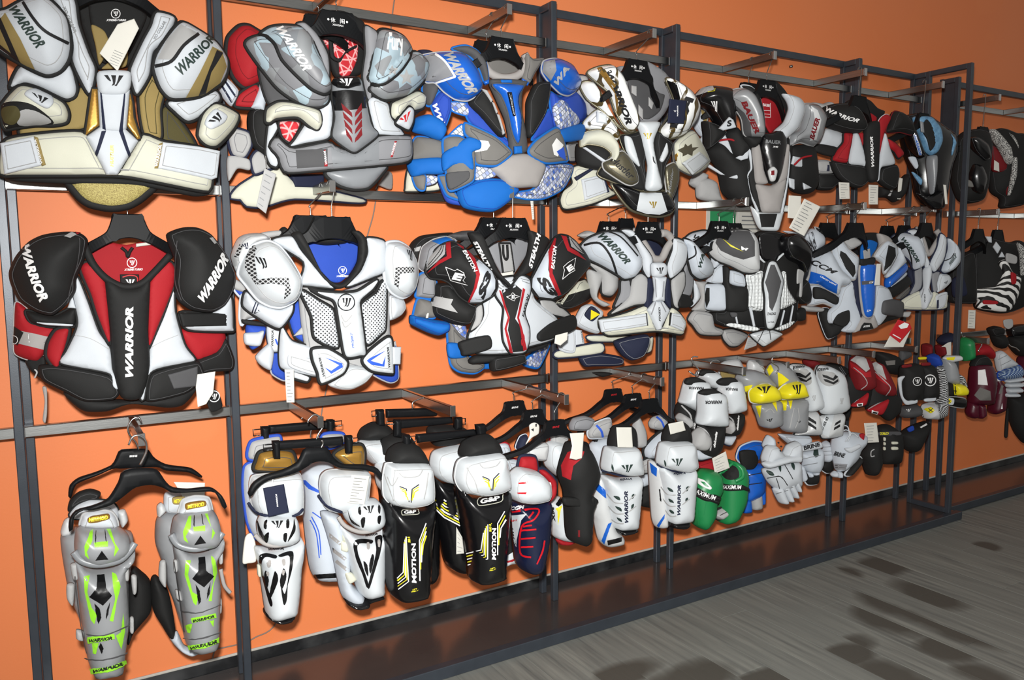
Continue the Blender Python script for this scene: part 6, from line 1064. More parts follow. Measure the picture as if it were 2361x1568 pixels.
tribal('left white shin guard with black flame marks, gold liner and a navy tag', (310, 900), -.37, dict(liner='168,525 172,460 195,408 290,388 400,400 427,450 424,525', knee='128,630 150,560 280,545 450,538 477,640 472,780 440,812 330,825 190,812 140,740', kedge='120,740 185,808 330,828 440,812 480,770',
    shell='168,1032 300,1032 462,960 472,1060 457,1150 452,1250 432,1430 400,1462 300,1492 240,1472 215,1330 190,1150', foot='228,1440 300,1462 390,1440 422,1420 417,1462 380,1502 300,1517 233,1482', txt='247,1070 360,1062 360,1048 247,1056',
    flame=['200,1078 300,1085 300,1108 232,1100 212,1150 235,1250 282,1392 266,1412 230,1285 205,1180', '322,1085 412,1062 412,1150 382,1270 378,1300 372,1385 352,1402 335,1270 362,1335 388,1180 390,1092 335,1100', '285,1232 300,1185 318,1250 262,1385 272,1300', '245,1180 262,1240 250,1300 232,1220', '350,1170 370,1220 345,1300 330,1250'], oval=['250,1125 270,1120 272,1152 255,1156', '340,1120 362,1116 362,1148 345,1152', '252,1190 266,1188 266,1212 255,1212', '342,1184 356,1182 356,1206 345,1208'],
    cup='178,870 210,815 300,808 420,815 442,880 442,960 380,1002 300,1012 220,992 183,940', logo='292,905 335,905 350,858 270,862', cm=['183,850 205,902 245,992 200,952', '420,848 425,922 378,992 412,902', '232,868 246,858 246,908 230,902', '370,862 386,858 386,902 368,906', '235,952 262,930 256,987 240,987', '350,942 372,940 366,987 350,977'], rim='165,950 220,1002 300,1022 400,1002 452,950', clips=['395,1258 457,1250 452,1302 395,1312', '180,1150 200,1150 205,1220 185,1220', '440,1040 465,1035 462,1090 440,1095']))
p = P('brand_tag', 'navy', '255,834 389,802 356,618 219,645', n=.085, th=.002, sharp=True, K=0); X(p, 'WARRIOR', 'inkwhite', '318,765 308,680 298,680 308,765'); Tb('tag_cord', 'inkwhite', '285,560 282,600 290,640', r=.0014, n=.08, K=0)
P('side_tag', 'paper', '83,1132 100,970 140,940 168,1002 172,1122 120,1137', n=-.01, th=.004)
tribal('right white shin guard with black flame marks, gold liner and a white price tag', (820, 900), -.37, dict(liner='685,432 700,400 780,362 860,358 882,400 872,500 780,505', knee='588,630 600,560 650,523 800,518 905,530 905,620 882,722 740,792 660,792 610,742', kedge='580,690 640,762 742,800 800,790',
    wing='600,800 720,820 742,960 782,1050 790,1250 870,1330 882,1392 790,1402 730,1332 680,1100 640,950', wl=['645,940 730,1010', '670,1040 760,1110', '700,1120 770,1180'], foot='758,1375 830,1378 880,1358 982,1320 992,1352 900,1382 905,1402 820,1424 770,1407',
    shell='712,872 780,922 900,952 1012,880 1022,832 1007,950 1002,1100 997,1250 992,1322 900,1352 850,1332 800,1200 760,1050 730,950', txt='885,975 975,960 975,946 885,960',
    flame=['820,990 930,985 930,1010 850,1010 842,1060 872,1150 912,1272 900,1292 870,1202 830,1102', '955,972 1002,960 992,1050 962,1150 922,1292 910,1280 940,1150 960,1050', '880,1120 905,1150 910,1220 890,1180', '930,1080 945,1100 925,1200 915,1150'], oval=['895,1012 912,1008 914,1042 898,1046', '972,992 988,990 985,1030 972,1030'],
    cup='748,805 770,760 850,720 960,712 992,760 1002,832 980,882 900,922 820,902 765,852', logo='898,812 938,806 948,758 875,768', cm=['775,770 800,842 860,892 800,862', '845,778 860,772 862,818 846,812', '862,845 888,838 882,892 868,890', '972,760 986,772 982,812 970,800', '968,830 986,826 980,872 966,866'], rim='713,832 760,892 860,932 960,912 1022,840', clips=['728,990 777,1000 772,1062 728,1052', '758,1200 802,1200 832,1242 780,1272', '740,950 775,945 775,990 745,990']))
paper_tag('770,740 885,752 918,565 800,555', n=.075, rows=9)
bar_hanger('front black clip hanger gripping the gold liners', o2, (520, 350), -.40, '290,337 742,305 747,360 300,392', ['280,335 328,333 332,452 290,452', '758,300 806,298 806,415 765,417'], ['220,360 280,355 280,392 222,396', '806,315 842,312 842,340 808,345'], '565,335 580,290 610,240 605,190 560,160 520,190 512,215')
trace_hanger('moulded black hanger across the white flame-marked shin guards', o2, (560, 470), -.46, '445,470 490,385 560,376 640,378 685,445 745,485 880,488 970,512 1014,582 995,594 950,545 870,524 720,512 640,472 560,472 480,520 400,555 250,594 180,645 140,704 118,682 150,610 230,558 360,518', '600,378 612,350 604,330')

# black and white shin guards
o3 = ((820, 880), 3.015)
bar_hanger('rear black clip hanger of the black and white guards', o3, (380, 215), -.27, '210,192 490,185 570,222 560,240 213,252', ['145,196 197,194 202,312 150,312'], ['112,205 145,202 145,240 114,244'], '395,190 395,150 420,130 480,110 510,120')
bar_hanger('middle black clip hanger of the black and white guards', o3, (480, 285), -.35, '290,265 670,245 677,290 300,328', ['270,265 317,263 317,390 270,382', '690,250 742,248 737,332 690,334'], ['740,255 762,255 762,298 740,300', '215,278 268,275 268,295 215,298'])
def gp_back(label, ctr, Y, foam, knee, shell, stripes=None):
    shin(label, o3, ctr, Y); P('foam_top', 'black', foam, n=.0, th=.016, d=.03); P('knee_guard', 'pwhite', knee, n=.004, th=.018, d=.05, rnd=True); p = P('shell', 'pblack', shell, n=-.004, th=.018, d=.05, rnd=True)
    return p
gp_back('rearmost black and white shin guard with a black foam top, left', (120, 500), -.26, '28,405 40,330 120,283 200,290 262,340 268,410', '12,440 60,400 270,395 290,560 200,600 100,560', '150,560 300,600 310,900 280,1150 190,1120 170,800')
gp_back('black and white shin guard peeking between the two front lettered guards', (300, 600), -.31, '165,510 190,400 280,358 370,370 410,430 380,520', '135,600 160,560 320,540 400,600 380,760 220,780 150,720', '300,800 540,850 560,1200 555,1320 500,1395 400,1300')
p = gp_back('black and white shin guard with slanted yellow and white stripes', (640, 800), -.33, '500,360 520,310 640,300 770,330 740,420 560,450', '518,570 550,480 740,435 800,500 760,690 690,710 600,692 540,645', '518,660 600,700 690,710 762,780 772,1000 762,1300 680,1312 620,1252 590,1100 540,900')
for i in range(7): lines(p, 'stripe', 'inkyellow' if i % 2 else 'inkwhite', '%d,%d 620,%d 722,%d' % (533+i*2, 742+i*20, 825+i*19, 890+i*18), 9, smooth=False)
paper_tag('700,1200 755,1195 742,1082 700,1010', n=.07, rows=5)
def gp_front(label, ctr, Y, q):
    shin(label, o3, ctr, Y); P('foam_top', 'black', q['foam'], n=.004, th=.018, d=.035)
    p = P('shell', 'pblack', q['shell'], n=.0, th=.022, d=.065, rnd=True)
    lines(p, 'plate_edge', 'cream', q['plate'], 5); X(p, 'G&P', 'inkwhite', q['gp'], bold=.05, shear=0)
    for s, m in q['str']: lines(p, 'stripe', m, s, 7, smooth=False)
    X(p, 'MOTION', 'inkwhite', q['mo'], bold=.04, shear=.15); X(p, '800 R', 'inkyellow', q['r8']); X(p, 'LEFT', 'inkyellow', q['l1']); X(p, 'SMALL 11"', 'inkyellow', q['l2'])
    p = P('knee_guard', 'pwhite', q['knee'], n=.03, th=.02, d=.055, rnd=True, pipe='plgrey', pr=.002)
    for s, m in q['em']: lines(p, 'wing_emblem', m, s, 7, smooth=False)
    lines(p, 'contour', 'lgrey', q['con'], 6)
gp_front('front left black shin guard with white knee, yellow stripes and lettering', (350, 900), -.44, dict(foam='228,570 230,480 290,433 370,423 440,450 480,510 487,575', knee='186,670 203,580 230,563 480,558 512,620 522,740 512,812 450,852 350,867 240,847 193,792',
    shell='193,800 260,850 370,868 470,852 524,790 524,900 504,1100 492,1350 472,1472 400,1502 300,1512 240,1472 208,1350 198,1000', plate='322,929 318,904 340,892 425,888 437,904 430,924 322,929', gp='335,924 420,919 420,896 335,900',
    str=[('300,1440 368,1388 352,1075', 'inkwhite'), ('298,1420 358,1372 348,1085', 'inkyellow'), ('297,1400 350,1355 345,1095', 'inkwhite'), ('297,1380 342,1338 342,1110', 'inkyellow'), ('297,1360 335,1320 340,1120', 'inkwhite'), ('440,1380 438,1100 484,990', 'inkwhite'), ('444,1300 446,1110 484,1015', 'inkyellow'), ('448,1250 454,1120 482,1040', 'inkwhite'), ('452,1200 460,1130 480,1065', 'inkyellow')],
    mo='418,1392 412,1108 386,1118 390,1394', r8='382,1108 376,1068 362,1070 366,1112', l1='395,1440 425,1432 422,1424 393,1432', l2='388,1452 432,1442 430,1434 386,1444',
    em=[('306,728 352,745 372,835', 'ink'), ('312,740 346,755 364,820', 'inkyellow'), ('320,755 342,765 354,800', 'inkyellow'), ('437,715 390,745 384,835', 'ink'), ('435,730 398,752 390,820', 'inkyellow'), ('432,748 405,765 398,800', 'inkyellow')], con=['230,660 260,720 300,660', '210,640 250,760 270,820', '300,640 340,668 430,660 460,620', '500,640 480,760 470,810']))
gp_front('front right black shin guard with white knee and oval lettered badge', (880, 850), -.47, dict(foam='732,520 750,420 840,378 930,368 982,420 988,500', knee='687,660 703,570 750,528 985,483 1022,560 1042,680 1032,732 960,772 850,787 740,762 700,712',
    shell='698,720 780,780 900,787 1032,740 1044,800 1024,1000 1007,1250 1002,1342 930,1382 830,1392 788,1350 778,1200 740,1000 708,850', plate='845,845 848,825 875,805 1010,780 1022,800 1005,838 870,864 845,845', gp='862,855 1005,825 1000,796 866,820',
    str=[('780,1275 918,1230 918,990', 'inkwhite'), ('778,1255 905,1215 908,1000', 'inkyellow'), ('775,1235 895,1200 902,1015', 'inkwhite'), ('772,1215 885,1180 896,1030', 'inkyellow'), ('770,1195 875,1165 890,1045', 'inkwhite'), ('982,1200 980,985 1030,905', 'inkwhite'), ('988,1130 990,1000 1032,930', 'inkyellow'), ('994,1080 1000,1015 1034,955', 'inkwhite')],
    mo='972,1230 970,1005 942,1012 946,1232', r8='940,1035 938,978 924,980 926,1035', l1='938,1296 968,1288 966,1280 936,1288', l2='932,1308 972,1298 970,1290 930,1300',
    em=[('880,660 925,678 942,755', 'ink'), ('886,672 920,688 936,745', 'inkyellow'), ('895,690 916,700 926,730', 'inkyellow'), ('994,637 955,675 950,752', 'ink'), ('994,655 962,682 958,740', 'inkyellow'), ('990,675 970,698 966,725', 'inkyellow')], con=['780,600 830,690 850,760', '860,580 890,605 970,590 1000,560']))
bar_hanger('front black clip hanger gripping the lettered guards', o3, (630, 380), -.44, '420,367 828,332 842,372 430,427', ['330,372 378,370 380,450 335,455', '838,300 900,295 905,380 850,390'], ['380,380 416,378 416,415 382,418'])

# navy, white and red guards
o4 = ((1150, 850), 3.136)
hl = 'thin moulded black hanger, %s'
for x, y, Y, w_, mk, az in ((1185, 925, -.27, 'first from the left on the double post arm', 1, 1.385), (1228, 945, -.36, 'second from the left on the double post arm', 1, 1.385), (1279, 969, -.46, 'third and lowest on the double post arm, red mark', 'red', 1.385), (1413, 897, -.22, 'rearmost of three over the white lettered guards, red mark', 'red', 1.865), (1458, 908, -.29, 'middle one of three over the white lettered guards', 1, 1.865), (1497, 920, -.36, 'foremost of three over the white lettered guards', None, 1.865)):
    hanger(hl % w_, x, y, Y, w=.38, drop=.12, plate=.095, mark=mk, arm_z=ZR[0], arm_x=az, thin=True, name='gear_hanger', grp='thin gear hangers')
shin('white shin guard with red edge left behind the navy guard', o4, (60, 900), -.33, 4); P('liner', 'bwhite', '-10,560 30,535 65,545 82,600 60,640 140,660 150,700 70,760', n=.0, th=.012, d=.01, pipe='red', pr=.004); p = P('shell', 'pwhite', '-20,780 80,760 140,900 130,1250 122,1382 60,1402 -10,1385', n=.0, th=.016, d=.04, rnd=True); D(p, 'black_field', 'pblack', '0,1200 80,1080 110,1320 60,1352 5,1340'); lines(p, 'red_edge', 'red', '10,1385 60,1396 118,1378', 14)
shin('navy guard with a pictured label hanging behind the white and red guards', o4, (250, 500), -.38, 4); P('liner', 'navy', '118,570 150,490 200,475 205,560 160,600', n=.0, th=.012, d=.01, pipe='bwhite', pr=.002); P('liner', 'plgrey', '180,580 240,550 350,540 335,660 270,665 200,640', n=.01, th=.012, d=.015); p = P('picture_label', 'paper', '195,550 225,480 222,410 260,390 292,410 288,470 240,500', n=.04, th=.002); D(p, 'ink_blot', 'ink', ['232,440 252,430 250,455', '262,400 275,398 272,420 264,420'])
shin('navy blue shin guard with red ribs and a round white knee', o4, (200, 1050), -.47, 4)
P('liner', 'red', '135,700 150,640 190,628 262,640 270,745 140,720', n=.0, th=.012, d=.01, pipe='navy', pr=.006); P('knee_wing', 'red', '280,735 330,728 402,800 402,905 350,965 315,935 350,850', n=.0, th=.014, d=.015, pipe='navy', pr=.006); p = P('wing_mark', 'inkwhite', '355,830 378,825 382,882 358,885', n=.03, th=.001); 
p = P('shell', 'pnavy', '83,960 200,972 332,930 344,1000 334,1200 292,1402 240,1467 170,1457 123,1390 108,1250 93,1050', n=.0, th=.02, d=.06, rnd=True)
D(p, 'white_field', 'pwhite', '92,1062 202,1050 165,1095 132,1240 130,1290 106,1250'); X(p, 'CCM', 'inkwhite', '90,1022 184,1018 184,992 90,996', bold=.05); lines(p, 'red_rib', 'pred', ['100,1035 282,1020 255,1090 170,1140 160,1330 235,1362', '165,1170 270,1160', '165,1230 265,1220', '165,1290 250,1285', '180,1140 240,1130', '215,1080 250,1040'], 12); X(p, 'RB-S', 'inkred', '92,1108 140,1100 140,1086 92,1094'); X(p, 'U+CS', 'ink', '98,1150 120,1280 135,1276 112,1148'); lines(p, 'red_edge', 'pred', '275,1410 310,1320 325,1240', 10)
p = P('knee_guard', 'pwhite', '62,830 80,760 140,713 270,738 332,800 342,882 312,942 200,967 110,952 68,902', n=.03, th=.02, d=.055, rnd=True); D(p, 'red_slot', 'pred', ['143,824 210,818 200,833 145,834', '133,895 202,893 196,906 138,904'])
shin('white shin guard with a yellow chevron behind the black and red guard', o4, (430, 900), -.36, 4)
P('liner', 'lgrey', '368,485 400,453 495,490 470,560 380,560', n=.0, th=.012, d=.01, pipe='red', pr=.003); P('knee_guard', 'pwhite', '328,610 345,540 400,520 520,560 520,700 440,785 340,705', n=.01, th=.016, d=.04, rnd=True); p = P('shell', 'pwhite', '348,960 440,925 500,1000 500,1180 535,1242 440,1235 390,1202 360,1080', n=.0, th=.016, d=.04, rnd=True); X(p, 'MX', 'ink', '378,1000 388,1110 412,1108 400,990', bold=.05); D(p, 'yellow_chevron', 'inkyellow', '412,1012 460,990 448,1020 430,1135 425,1030'); D(p, 'black_field', 'pblack', '410,985 450,930 455,980 430,1000'); P('foot_edge', 'red', '418,1232 530,1240 552,1250 500,1277 440,1272', n=.0, th=.01, d=.008)
shin('black and red shin guard with a crumpled white tag', o4, (580, 900), -.46, 4)
p = P('body', 'black', '470,600 500,530 600,538 652,600 692,700 692,790 642,900 692,930 652,1000 642,1200 600,1272 500,1222 480,1000 470,880 430,760', n=.0, th=.02, d=.05, rnd=True); D(p, 'red_field', 'red', '452,700 500,605 560,582 618,602 600,650 540,702 522,805 462,778'); D(p, 'red_mark', 'dred', '575,1170 588,1165 588,1215 575,1215')
P('side_pad', 'white', '635,650 692,688 694,785 652,802 628,700', n=.03, th=.012, d=.008, pipe='black', pr=.005); P('ankle_strap', 'black', '470,930 640,940 690,925 685,985 640,1000 480,990', n=.05, th=.008); paper_tag('512,650 560,660 602,648 617,463 513,468 530,560', n=.085)
def wguard(label, ctr, Y, q):
    shin(label, o4, ctr, Y, 8); P('foam_top', 'black', q['foam'], n=.004, th=.016, d=.03)
    p = P('calf_wing', 'plgrey', q['wing'], n=-.02, th=.016, d=.03)
    for s in q['blue']: D(p, 'blue_band', 'pblue', s)
    for s in q['wb']: D(p, 'dark_bar', 'pblack', s)
    P('foot_edge', 'pblack', q['foot'], n=.01, th=.018, d=.03); p = P('shell', 'pwhite', q['shell'], n=.01, th=.02, d=.05, rnd=True); X(p, 'WARRIOR', 'navy', q['txt'], bold=.05)
    for s in q['eye']: D(p, 'eyelet', 'inkteal', s, sharp=False)
    lines(p, 'ridge', 'lgrey', q['ridge'], 7); X(p, 'KOALA', 'navy', q['t2'])
    p = P('knee_guard', 'pwhite', q['knee'], n=.03, th=.02, d=.05, rnd=True); logo(p, 'inkteal', q['logo']); D(p, 'slit', 'inkteal', q['slit'], sharp=False); Tb('knee_edge', 'navy', q['ke'], r=.004, n=.002, on=p)
shin('grey shin guard liner behind the left white lettered guard', o4, (620, 600), -.28, 8); P('liner', 'grey', '513,405 540,360 620,343 690,370 650,440 600,452 520,445', n=.0, th=.012, d=.012); p = P('liner', 'lgrey', '638,460 680,400 800,358 815,470 790,495 660,505', n=.012, th=.012, d=.012, pipe='bwhite', pr=.003); lines(p, 'blue_line', 'inkblue', '705,410 740,450 752,495', 16); P('shell', 'bwhite', '655,560 700,520 820,505 830,700 760,760 700,760 660,660', n=.0, th=.016, d=.03)
wguard('left white shin guard with navy lettering down its front', (880, 850), -.42, dict(foam='798,505 830,420 900,403 970,420 987,480 975,575 805,575', knee='743,690 768,570 830,563 975,558 1002,660 1004,752 900,767 800,742 750,732', logo='905,748 950,748 970,692 885,698', slit='820,690 832,715 832,740 818,720', ke='745,735 800,752 900,775 1002,762',
    shell='743,770 870,790 1002,770 1004,850 990,1000 977,1130 950,1152 850,1157 820,1122 790,1000 760,880', txt='938,1115 932,885 905,886 911,1115', t2='870,820 962,814 962,802 870,808', eye=['832,918 870,925 878,950 850,940', '845,992 882,1005 890,1030 860,1015', '858,1072 885,1085 892,1105 868,1092', '958,915 975,905 972,930 958,940', '955,985 972,975 968,1000 955,1010'], ridge=['790,900 840,960 900,970', '800,990 850,1040 905,1045', '815,1080 860,1110 905,1115', '935,950 985,910', '940,1030 985,990'],
    foot='848,1150 972,1138 967,1172 870,1194 848,1177', wing='688,740 742,790 800,1000 830,1130 892,1210 887,1267 780,1287 720,1232 690,1100 660,1000', blue=['690,800 770,882 775,940 700,872', '745,1242 790,1120 815,1110 765,1267'], wb=['785,1240 885,1220 885,1250 790,1272']))
paper_tag('860,570 970,572 960,425 850,425', n=.07)
shin('white and black shin guard behind the right white lettered guard', o4, (1100, 650), -.30, 8); P('knee_guard', 'bwhite', '1045,580 1110,500 1200,440 1230,540 1180,640 1060,645', n=.0, th=.016, d=.03, pipe='black', pr=.007); p = P('liner', 'lgrey', '1088,392 1120,350 1190,338 1217,400 1170,442 1100,432', n=.01, th=.012, d=.012); lines(p, 'blue_line', 'inkblue', '1140,350 1175,380 1195,425', 14); P('strap', 'lgrey', '998,690 1080,645 1130,680 1100,745 1020,755', n=.012, th=.012, d=.008, pipe='black', pr=.005); P('calf_wrap', 'black', '1000,855 1095,825 1130,1000 1020,992 990,960', n=-.01, th=.016, d=.02); P('calf_pad', 'bwhite', '1000,760 1090,760 1090,830 1010,855', n=.0, th=.014, d=.01); P('calf_pad', 'lgrey', '970,350 1010,340 1060,450 1060,560 980,560', n=-.01, th=.012, d=.01)
wguard('right white shin guard with navy lettering down its front', (1270, 800), -.43, dict(foam='1188,480 1230,400 1340,388 1372,440 1370,535 1200,545', knee='1143,650 1168,540 1250,523 1370,523 1392,620 1397,702 1330,742 1210,722 1150,692', logo='1270,702 1312,702 1332,648 1248,652', slit='1198,660 1212,680 1212,705 1200,690', ke='1145,690 1210,725 1330,748 1396,712',
    shell='1148,700 1270,742 1392,712 1387,900 1372,1070 1340,1102 1230,1112 1200,1050 1165,850', txt='1314,1060 1316,840 1292,842 1290,1060', t2='1255,775 1350,772 1350,760 1255,763', eye=['1222,858 1252,870 1262,890 1235,882', '1230,938 1258,950 1268,970 1240,962', '1238,1018 1262,1028 1270,1045 1248,1040', '1350,860 1368,850 1362,880 1350,885', '1346,938 1362,930 1358,955 1346,960'], ridge=['1180,850 1225,905 1280,910', '1190,930 1235,985 1280,990', '1205,1010 1245,1060 1285,1060', '1325,900 1378,850', '1325,980 1372,940'],
    foot='1223,1095 1347,1083 1347,1122 1310,1154 1223,1142', wing='1088,670 1150,690 1190,850 1205,1080 1202,1142 1140,1147 1110,1080 1095,850', blue=['1093,678 1146,720 1142,782 1105,752', '1145,1132 1200,1050 1197,1082 1160,1147'], wb=['1160,870 1168,870 1178,960 1168,955']))
paper_tag('1242,477 1352,447 1332,378 1225,400', n=.07)
# ================================================================== bottom row: elbow pads and gloves
o5 = ((1540, 780), 3.483)
def elbow(label, org, ctr, Y, yaw=12, K=.6): return begin('elbow_pad', label, 'elbow pad', org[0], org[1], ctr, Y, yaw, K, 'elbow pads on the low rail')
def glove(label, org, ctr, Y, yaw=12, K=.6): return begin('sports_glove', label, 'glove', org[0], org[1], ctr, Y, yaw, K, 'gloves on the low rail')
def hookw(label, org, ctr, Y, s):
    it = begin('wire_hook', label, 'hook', org[0], org[1], ctr, Y, 12, 0, 'wire hooks on the low rail'); Tb('wire', 'chrome', s, r=.0026, n=0); Tb('tip', 'chrome', s.split(' ')[0]+' '+s.split(' ')[1], r=.0032, n=0)
hookw('bright wire hook above the white and black elbow pads', o5, (220, 220), -.37, '168,265 205,292 240,290 246,250 205,205 190,170 205,148 240,150')
hookw('second wire hook right of the bright hook', o5, (370, 190), -.36, '335,208 358,182 395,178 412,190')
hookw('wire hook over the yellow elbow pads', o5, (865, 190), -.36, '870,280 888,255 880,225 840,195 838,160 860,142 888,150')
p = elbow('clear grey shell plate hanging behind the white and black elbow pads', o5, (510, 250), -.20); P('shell', 'plgrey', '408,310 430,200 560,173 608,250 592,322 500,335', n=.0, th=.01, d=.02, pipe='psilver', pr=.003); P('core', 'gold', '430,250 540,238 562,312 440,322', n=.024, th=.004)
p = elbow('grey shell plate with a gold corner behind the yellow elbow pads', o5, (710, 240), -.20); P('shell', 'plgrey', '638,262 650,178 740,200 792,290 700,285', n=.0, th=.01, d=.02, pipe='psilver', pr=.003); P('core', 'gold', '730,220 770,240 780,270 740,260', n=.024, th=.004)
def dolo(label, ctr, Y, tube, mouth, txt, low, cup=None, band=None, t2=None, base=None):
    elbow(label, o5, ctr, Y)
    if base: P('rear_edge', 'bwhite', base, n=-.004, th=.012, d=.01, pipe='navy', pr=.004)
    p = P('lower_wrap', 'black', low, n=.0, th=.016, d=.03)
    if t2: X(p, 'dolomite', 'inkwhite', t2, bold=.04)
    if band: lines(p, 'grey_band', 'lgrey', band, 11)
    p = P('upper_tube', 'pwhite', tube, n=.008, th=.018, d=.045, rnd=True)
    if txt: X(p, 'WARRIOR', 'ink', txt, bold=.05)
    P('mouth', 'black', mouth, n=.04, th=.008, d=.004)
    if cup: P('elbow_cup', 'lgrey', cup, n=.03, th=.014, d=.03, rnd=True)
dolo('white and black elbow pad at the back of the cluster of four', (320, 300), -.24, '228,300 260,255 370,262 405,330 370,400 290,380', '240,285 280,250 360,258 402,300 340,320 270,305', None, '240,380 380,390 370,440 260,430')
dolo('left white and black elbow pad of the cluster of four', (180, 500), -.30, '95,520 100,470 140,335 220,318 305,345 305,440 250,560 240,595', '133,352 160,320 230,313 302,345 290,377 220,382 150,372', '288,392 168,388 170,410 288,416', '58,610 98,510 242,595 237,685 200,762 130,722', '65,640 100,600 170,640 180,700 120,720', '110,540 180,620 195,720', '215,735 235,620 220,612 200,722')
dolo('right white and black elbow pad of the cluster of four', (510, 500), -.31, '398,450 430,340 480,318 560,338 592,460 594,575 480,605 445,585', '393,352 430,323 520,316 562,345 500,382 420,377', '560,400 465,396 466,418 560,424', '440,640 594,600 594,685 550,775 450,785 438,702', '442,690 470,650 500,655 512,720 470,765', '470,620 520,660 530,720', '562,740 575,625 560,620 548,735', '430,790 540,780 500,860 440,840')
dolo('foremost white and black elbow pad of the cluster of four', (340, 650), -.38, '238,690 240,600 245,450 290,413 370,408 437,450 447,560 443,700', '246,442 280,413 370,408 437,445 420,468 320,465', '432,498 302,502 303,528 434,528', '243,685 330,702 447,690 432,850 400,922 340,955 240,902', '173,855 200,760 260,718 322,780 328,845 290,895 230,895', '225,705 300,740 345,820 340,900', '378,880 398,755 378,748 362,870', '172,930 230,885 350,930 350,955 260,978 190,962')
def yel(label, ctr, Y, q):
    elbow(label, o5, ctr, Y); P('strap', 'black', q['blk'], n=-.01, th=.014, d=.01); p = P('upper_shell', 'psilver', q['up'], n=.0, th=.016, d=.03)
    for s in q['upy']: D(p, 'yellow_field', 'pyellow', s)
    p = P('forearm_shell', 'psilver', q['low'], n=.008, th=.018, d=.04, rnd=True)
    for s in q['lowy']: D(p, 'yellow_field', 'pyellow', s)
    logo(p, 'ink', q['l2']); lines(p, 'contour', 'lgrey', q['con'], 6)
    p = P('elbow_cup', 'pyellow', q['cup'], n=.036, th=.018, d=.045, rnd=True, pipe='plgrey', pr=.003); logo(p, 'ink', q['logo'])
yel('left yellow and silver elbow pad', (760, 480), -.32, dict(blk='565,385 612,378 645,450 605,475 575,440', up='548,320 590,270 680,253 780,288 855,370 840,400 700,400 645,460 600,432', upy=['615,385 680,372 650,440 622,425'], low='688,530 872,490 888,600 882,692 800,722 740,702 710,612', lowy=['708,545 752,540 742,642 725,600', '832,515 868,508 876,590'], l2='805,672 832,670 840,640 790,652', con=['780,590 820,570 850,600'], cup='658,505 648,430 700,378 800,363 857,410 864,485 800,512 700,522', logo='752,448 805,440 828,385 712,395'))
yel('right yellow and silver elbow pad', (980, 450), -.34, dict(blk='882,590 955,580 945,662 905,668', up='788,270 830,203 930,198 992,260 1055,340 1040,370 890,405 820,320', upy=['880,272 912,285 972,335 890,388', '792,230 830,215 850,260 815,300'], low='888,500 1082,480 1092,560 1077,742 960,752 910,722 900,602', lowy=['895,502 957,500 952,578 902,580', '965,505 1000,502 985,570'], l2='1040,682 1062,678 1066,660 1034,665', con=['1010,560 980,720', '1040,560 1050,640 1020,720'], cup='876,430 930,373 1040,343 1077,420 1082,465 990,485 900,485', logo='1010,452 1072,446 1070,372 998,380'))
def whi(label, ctr, Y, q):
    elbow(label, o5, ctr, Y); p = P('forearm_shell', 'plgrey', q['low'], n=.0, th=.016, d=.035, pipe='black', pr=.004)
    for s in q['lc']: D(p, 'black_chevron', 'ink', s)
    if 'wf' in q: D(p, 'white_field', 'pwhite', q['wf']); X(p, 'PRO SERIES', 'ink', q['ps'])
    p = P('upper_shell', 'pwhite', q['up'], n=.012, th=.018, d=.045, rnd=True, pipe='black', pr=.003); D(p, 'grey_field', 'lgrey', q['gf'], sharp=False)
    for s in q['uc']: D(p, 'black_chevron', 'ink', s)
    X(p, 'WARRIOR', 'ink', q['txt'], bold=.05); logo(p, 'lgrey', q['lg'])
whi('left white elbow pad with grey chevron top', (1100, 480), -.33, dict(low='1085,610 1180,580 1212,690 1205,775 1080,775 1010,772 1075,700', lc=['1090,650 1125,625 1190,670 1190,692 1125,655 1088,680', '1085,690 1125,665 1190,715 1190,735 1125,695 1082,722'], up='962,240 1000,205 1095,215 1135,270 1205,480 1195,562 1090,582 1070,440 1040,330', gf='1000,265 1115,250 1155,350 1110,378 1055,365', uc=['1025,272 1060,275 1105,300 1140,270 1145,285 1108,318 1040,300', '1040,305 1062,308 1112,335 1150,305 1152,322 1115,350 1052,332'], txt='1095,222 1005,228 1008,248 1098,240', lg='1150,500 1190,500 1185,455 1165,455'))
whi('right white elbow pad with grey chevron top and a white lettered panel', (1300, 480), -.36, dict(low='1208,625 1395,598 1385,740 1375,785 1240,805 1215,745', lc=['1345,680 1385,655 1385,675 1335,705', '1335,715 1380,690 1380,710 1330,738'], wf='1215,755 1262,622 1332,618 1292,792', ps='1240,760 1290,640 1272,632 1222,752', up='1185,270 1210,218 1290,223 1385,290 1412,430 1424,545 1370,595 1240,610 1200,555 1188,380', gf='1208,268 1330,278 1375,350 1295,385 1230,350', uc=['1240,290 1275,298 1325,322 1340,295 1365,310 1330,340 1250,312', '1250,325 1280,330 1325,352 1362,328 1365,345 1330,370 1262,345'], txt='1285,238 1200,242 1203,268 1288,258', lg='1365,530 1405,525 1405,478 1380,480'))
# gloves under them
def seg(p, s, w=5, m='inkgrey'): lines(p, 'seam', m, s, w)
glove('red glove lining showing inside the left green gauntlet', o5, (300, 1020), -.30); P('cuff', 'red', '215,1005 340,968 375,1060 310,1120 235,1065', n=.0, th=.014, d=.02); P('palm', 'black', '190,1000 240,995 235,1070 200,1090', n=-.01, th=.01, d=.01)
glove('left green gauntlet with a black lettered strap and oval badge', o5, (280, 1300), -.36)
p = P('gauntlet', 'pgreen', '162,1210 230,1080 280,1048 372,1060 402,1100 402,1210 362,1285 352,1402 310,1482 260,1527 198,1482 170,1352', n=.0, th=.02, d=.05, rnd=True); seg(p, ['230,1300 240,1400 250,1500', '310,1300 290,1420'], 6, 'green')
q = P('strap', 'black', '183,1180 240,1200 330,1250 402,1258 397,1305 300,1308 200,1250', n=.0, th=.006, d=.003, on=p); X(q, 'MAXIMUM', 'inkwhite', '195,1228 380,1302 388,1268 205,1195', bow=-6, bold=.015)
